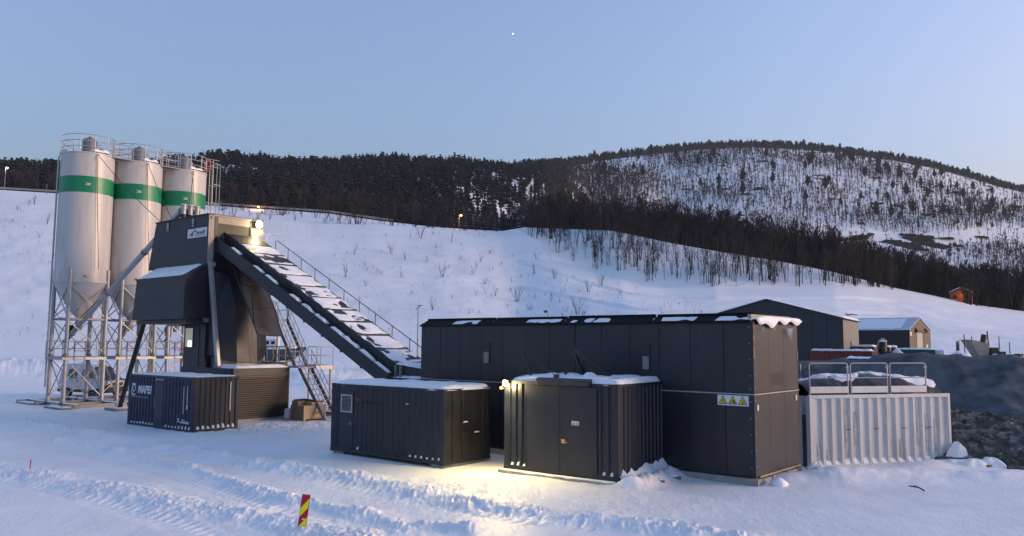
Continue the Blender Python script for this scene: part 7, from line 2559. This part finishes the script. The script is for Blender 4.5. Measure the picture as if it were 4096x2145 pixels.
    lamp_post('tall white street lamp at the far left above the snow slope', 18, 422, 327, 9, M_LAMPW, (1, 0.9, 0.8), 0.6, 100, 1)
    lamp_post('orange street lamp on the hill road left of the tower floodlight', 650, 520, 322, 7, M_LAMPO, (1, 0.45, 0.1), 0.5, 150)
    lamp_post('orange street lamp by the young spruces on the hill road', 1160, 541, 322, 6, M_LAMPO, (1, 0.45, 0.1), -0.8, 150)
    lamp_post('small pale yard lamp behind the left end of the long building', 1058, 770, 165, 11, M_SIGN, (1, 0.9, 0.8), -0.5, 0)
    lamp_post('small dark yard lamp behind the middle of the long building', 1372, 783, 175, 11, M_DKSTEEL, (1, 0.9, 0.8), 0.5, 0)

    # snow poles by the hill road
    for i, (u, v) in enumerate(((100, 462), (220, 470))):
        tt = (u - 1288) * 0.000497
        y = float(controls(np.array([tt]))[0][4][0]) + 1
        g = float(terrain(np.array([tt * y]), np.array([y]))[0])
        o = thing('snow_pole', ('snow pole by the hill road nearer the left edge', 'snow pole by the hill road close to the nearest silo')[i], 'pole', (tt * y, y, g), 0, 'snow poles')
        MB().cyl((0, 0, -0.3), (0.1, 0, 4.0), 0.12, 0.08, n=6).build('shaft', M_CARDD, o)
        MB().cyl((0.08, 0, 3.3), (0.095, 0, 3.8), 0.13, n=6).build('reflector', M_GALVD, o)

    # one bright star
    p = aty(1290, 85, 30000)
    st = thing('evening_star', 'single bright star high in the dusk sky', 'star', p, 0)
    MB().lathe((0, 0), [(0.5, -14), (10, -10), (14, 0), (10, 10), (0.5, 14)], 12).build('disc', emit('star_glow', (0.9, 0.95, 1.0), 3.0), st, smooth=True)
    # pale fallen stem on the bank and branch on the slope
    p = aty(1880, 726, 243)
    z = float(terrain(np.array([p[0]]), np.array([p[1]]))[0])
    e = thing('fallen_stem', 'pale fallen birch stem lying at the foot of the bank', 'fallen stem', (p[0], p[1], z), 0)
    MB().path([(-9, 0, 0.3), (-5, 0, 0.25), (-2, 0, 0.5), (1.2, 0, 2.0)], [0.16, 0.2, 0.2, 0.12], 6).build('stem', M_SIGN, e, smooth=True)
    MB().path([(-4, 0, 0.3), (-3, 0.5, 0.8)], [0.1, 0.04], 5).build('side_branch', M_BARK, e)
    p = aty(2142, 787, 200)
    e = thing('loose_branch', 'dark branch lying on the open snow above the dark hall', 'branch', (p[0], p[1], float(terrain(np.array([p[0]]), np.array([p[1]]))[0])), 0)
    MB().path([(-1.6, 0, 0.6), (-1.0, 0, 0.2), (-0.2, 0, 0.5), (1.6, 0, 0.3)], [0.1, 0.16, 0.14, 0.06], 6).build('stem', M_BARK, e)
    MB().path([(-0.6, 0, 0.3), (-1.4, 0.1, 0.9)], [0.08, 0.03], 5).build('side_branch', M_BARK, e)


M_TENTLIT = mat('lit_tent_curtain', (0.42, 0.36, 0.29), 0.7, var=0.06, vscale=0.8)  # lit look of the door curtain is put into its pale colour
build_background()


# ================================================================== foreground
def build_foreground():
    # striped marker board
    x, y = -4.68, 18.35
    t = thing('marker_board', 'red and yellow striped marker board leaning in the foreground snow', 'marker board', (x, y, -0.05), 0.0)
    t.rotation_euler = (0, math.radians(6.2), 0.03)
    w, h, lift = 0.165, 1.02, -0.12
    MB().box(-w / 2 - 0.012, w / 2 + 0.012, 0.0, 0.02, lift - 0.05, lift + h).build('board', M_FRED, t, bevel=0.004)
    for z0 in (0.11, 0.52):
        z = lift + z0
        flat_on_front(t, 'stripe', [[(-w / 2, z), (-w / 2 + 0.0, z + 0.20), (w / 2, z + 0.42), (w / 2, z + 0.22)][::-1]], 0.0, M_FYEL, t, 0.003)
    MB().box(-0.025, 0.04, -0.008, -0.004, lift + 0.46, lift + 0.495).build('sticker', M_SIGN, t)
    MB().box(-0.02, 0.05, -0.02, 0.03, lift + 0.10, lift + 0.15).build('clip', M_SIGN, t)
    MB().box(-0.03, 0.03, 0.021, 0.05, lift - 0.25, lift + 0.7).build('back_post', M_GALVD, t)
    # thin red stake
    t = thing('red_stake', 'thin red stake standing in the snow at the far left', 'stake', (-15.45, 26.2, -0.05), 0)
    t.rotation_euler = (0, 0.04, 0)
    MB().cyl((0, 0, -0.1), (0, 0, 0.46), 0.018, n=7).build('shaft', M_FRED, t)
    MB().cyl((0, 0, 0.455), (0, 0, 0.47), 0.021, n=7).build('cap', M_RED, t)
    # stick in the right foreground drift
    t = thing('half_buried_stick', 'dark stick poking out of the drift in the right foreground', 'stick', (11.9, 23.9, 0.05), 0.4)
    MB().path([(-0.22, 0.1, 0.12), (0.05, 0, 0.08), (0.2, -0.08, -0.02)], [0.018, 0.022, 0.022], 6).build('stick', M_BARK, t, smooth=True)
    MB().path([(0.05, 0, 0.08), (0.0, 0.12, 0.12)], [0.014, 0.008], 5).build('stub', M_BARK, t)


build_foreground()

# ================================================================== the evening air
HAZE = 0.00008
hm = bpy.data.materials.new('evening_haze')
hm.use_nodes = True
hn = hm.node_tree
hn.nodes.clear()
h_out = hn.nodes.new('ShaderNodeOutputMaterial')
h_vol = hn.nodes.new('ShaderNodeVolumePrincipled')
h_vol.inputs['Color'].default_value = (0.80, 0.86, 0.95, 1)
h_vol.inputs['Density'].default_value = HAZE
h_vol.inputs['Anisotropy'].default_value = 0.1
hn.links.new(h_vol.outputs[0], h_out.inputs['Volume'])
tag(MB().box(-9500, 9500, -1500, 4200, -60, 470).build('haze', hm), kind='stuff')

for o in bpy.data.objects:
    if '_o' in o:
        del o['_o']
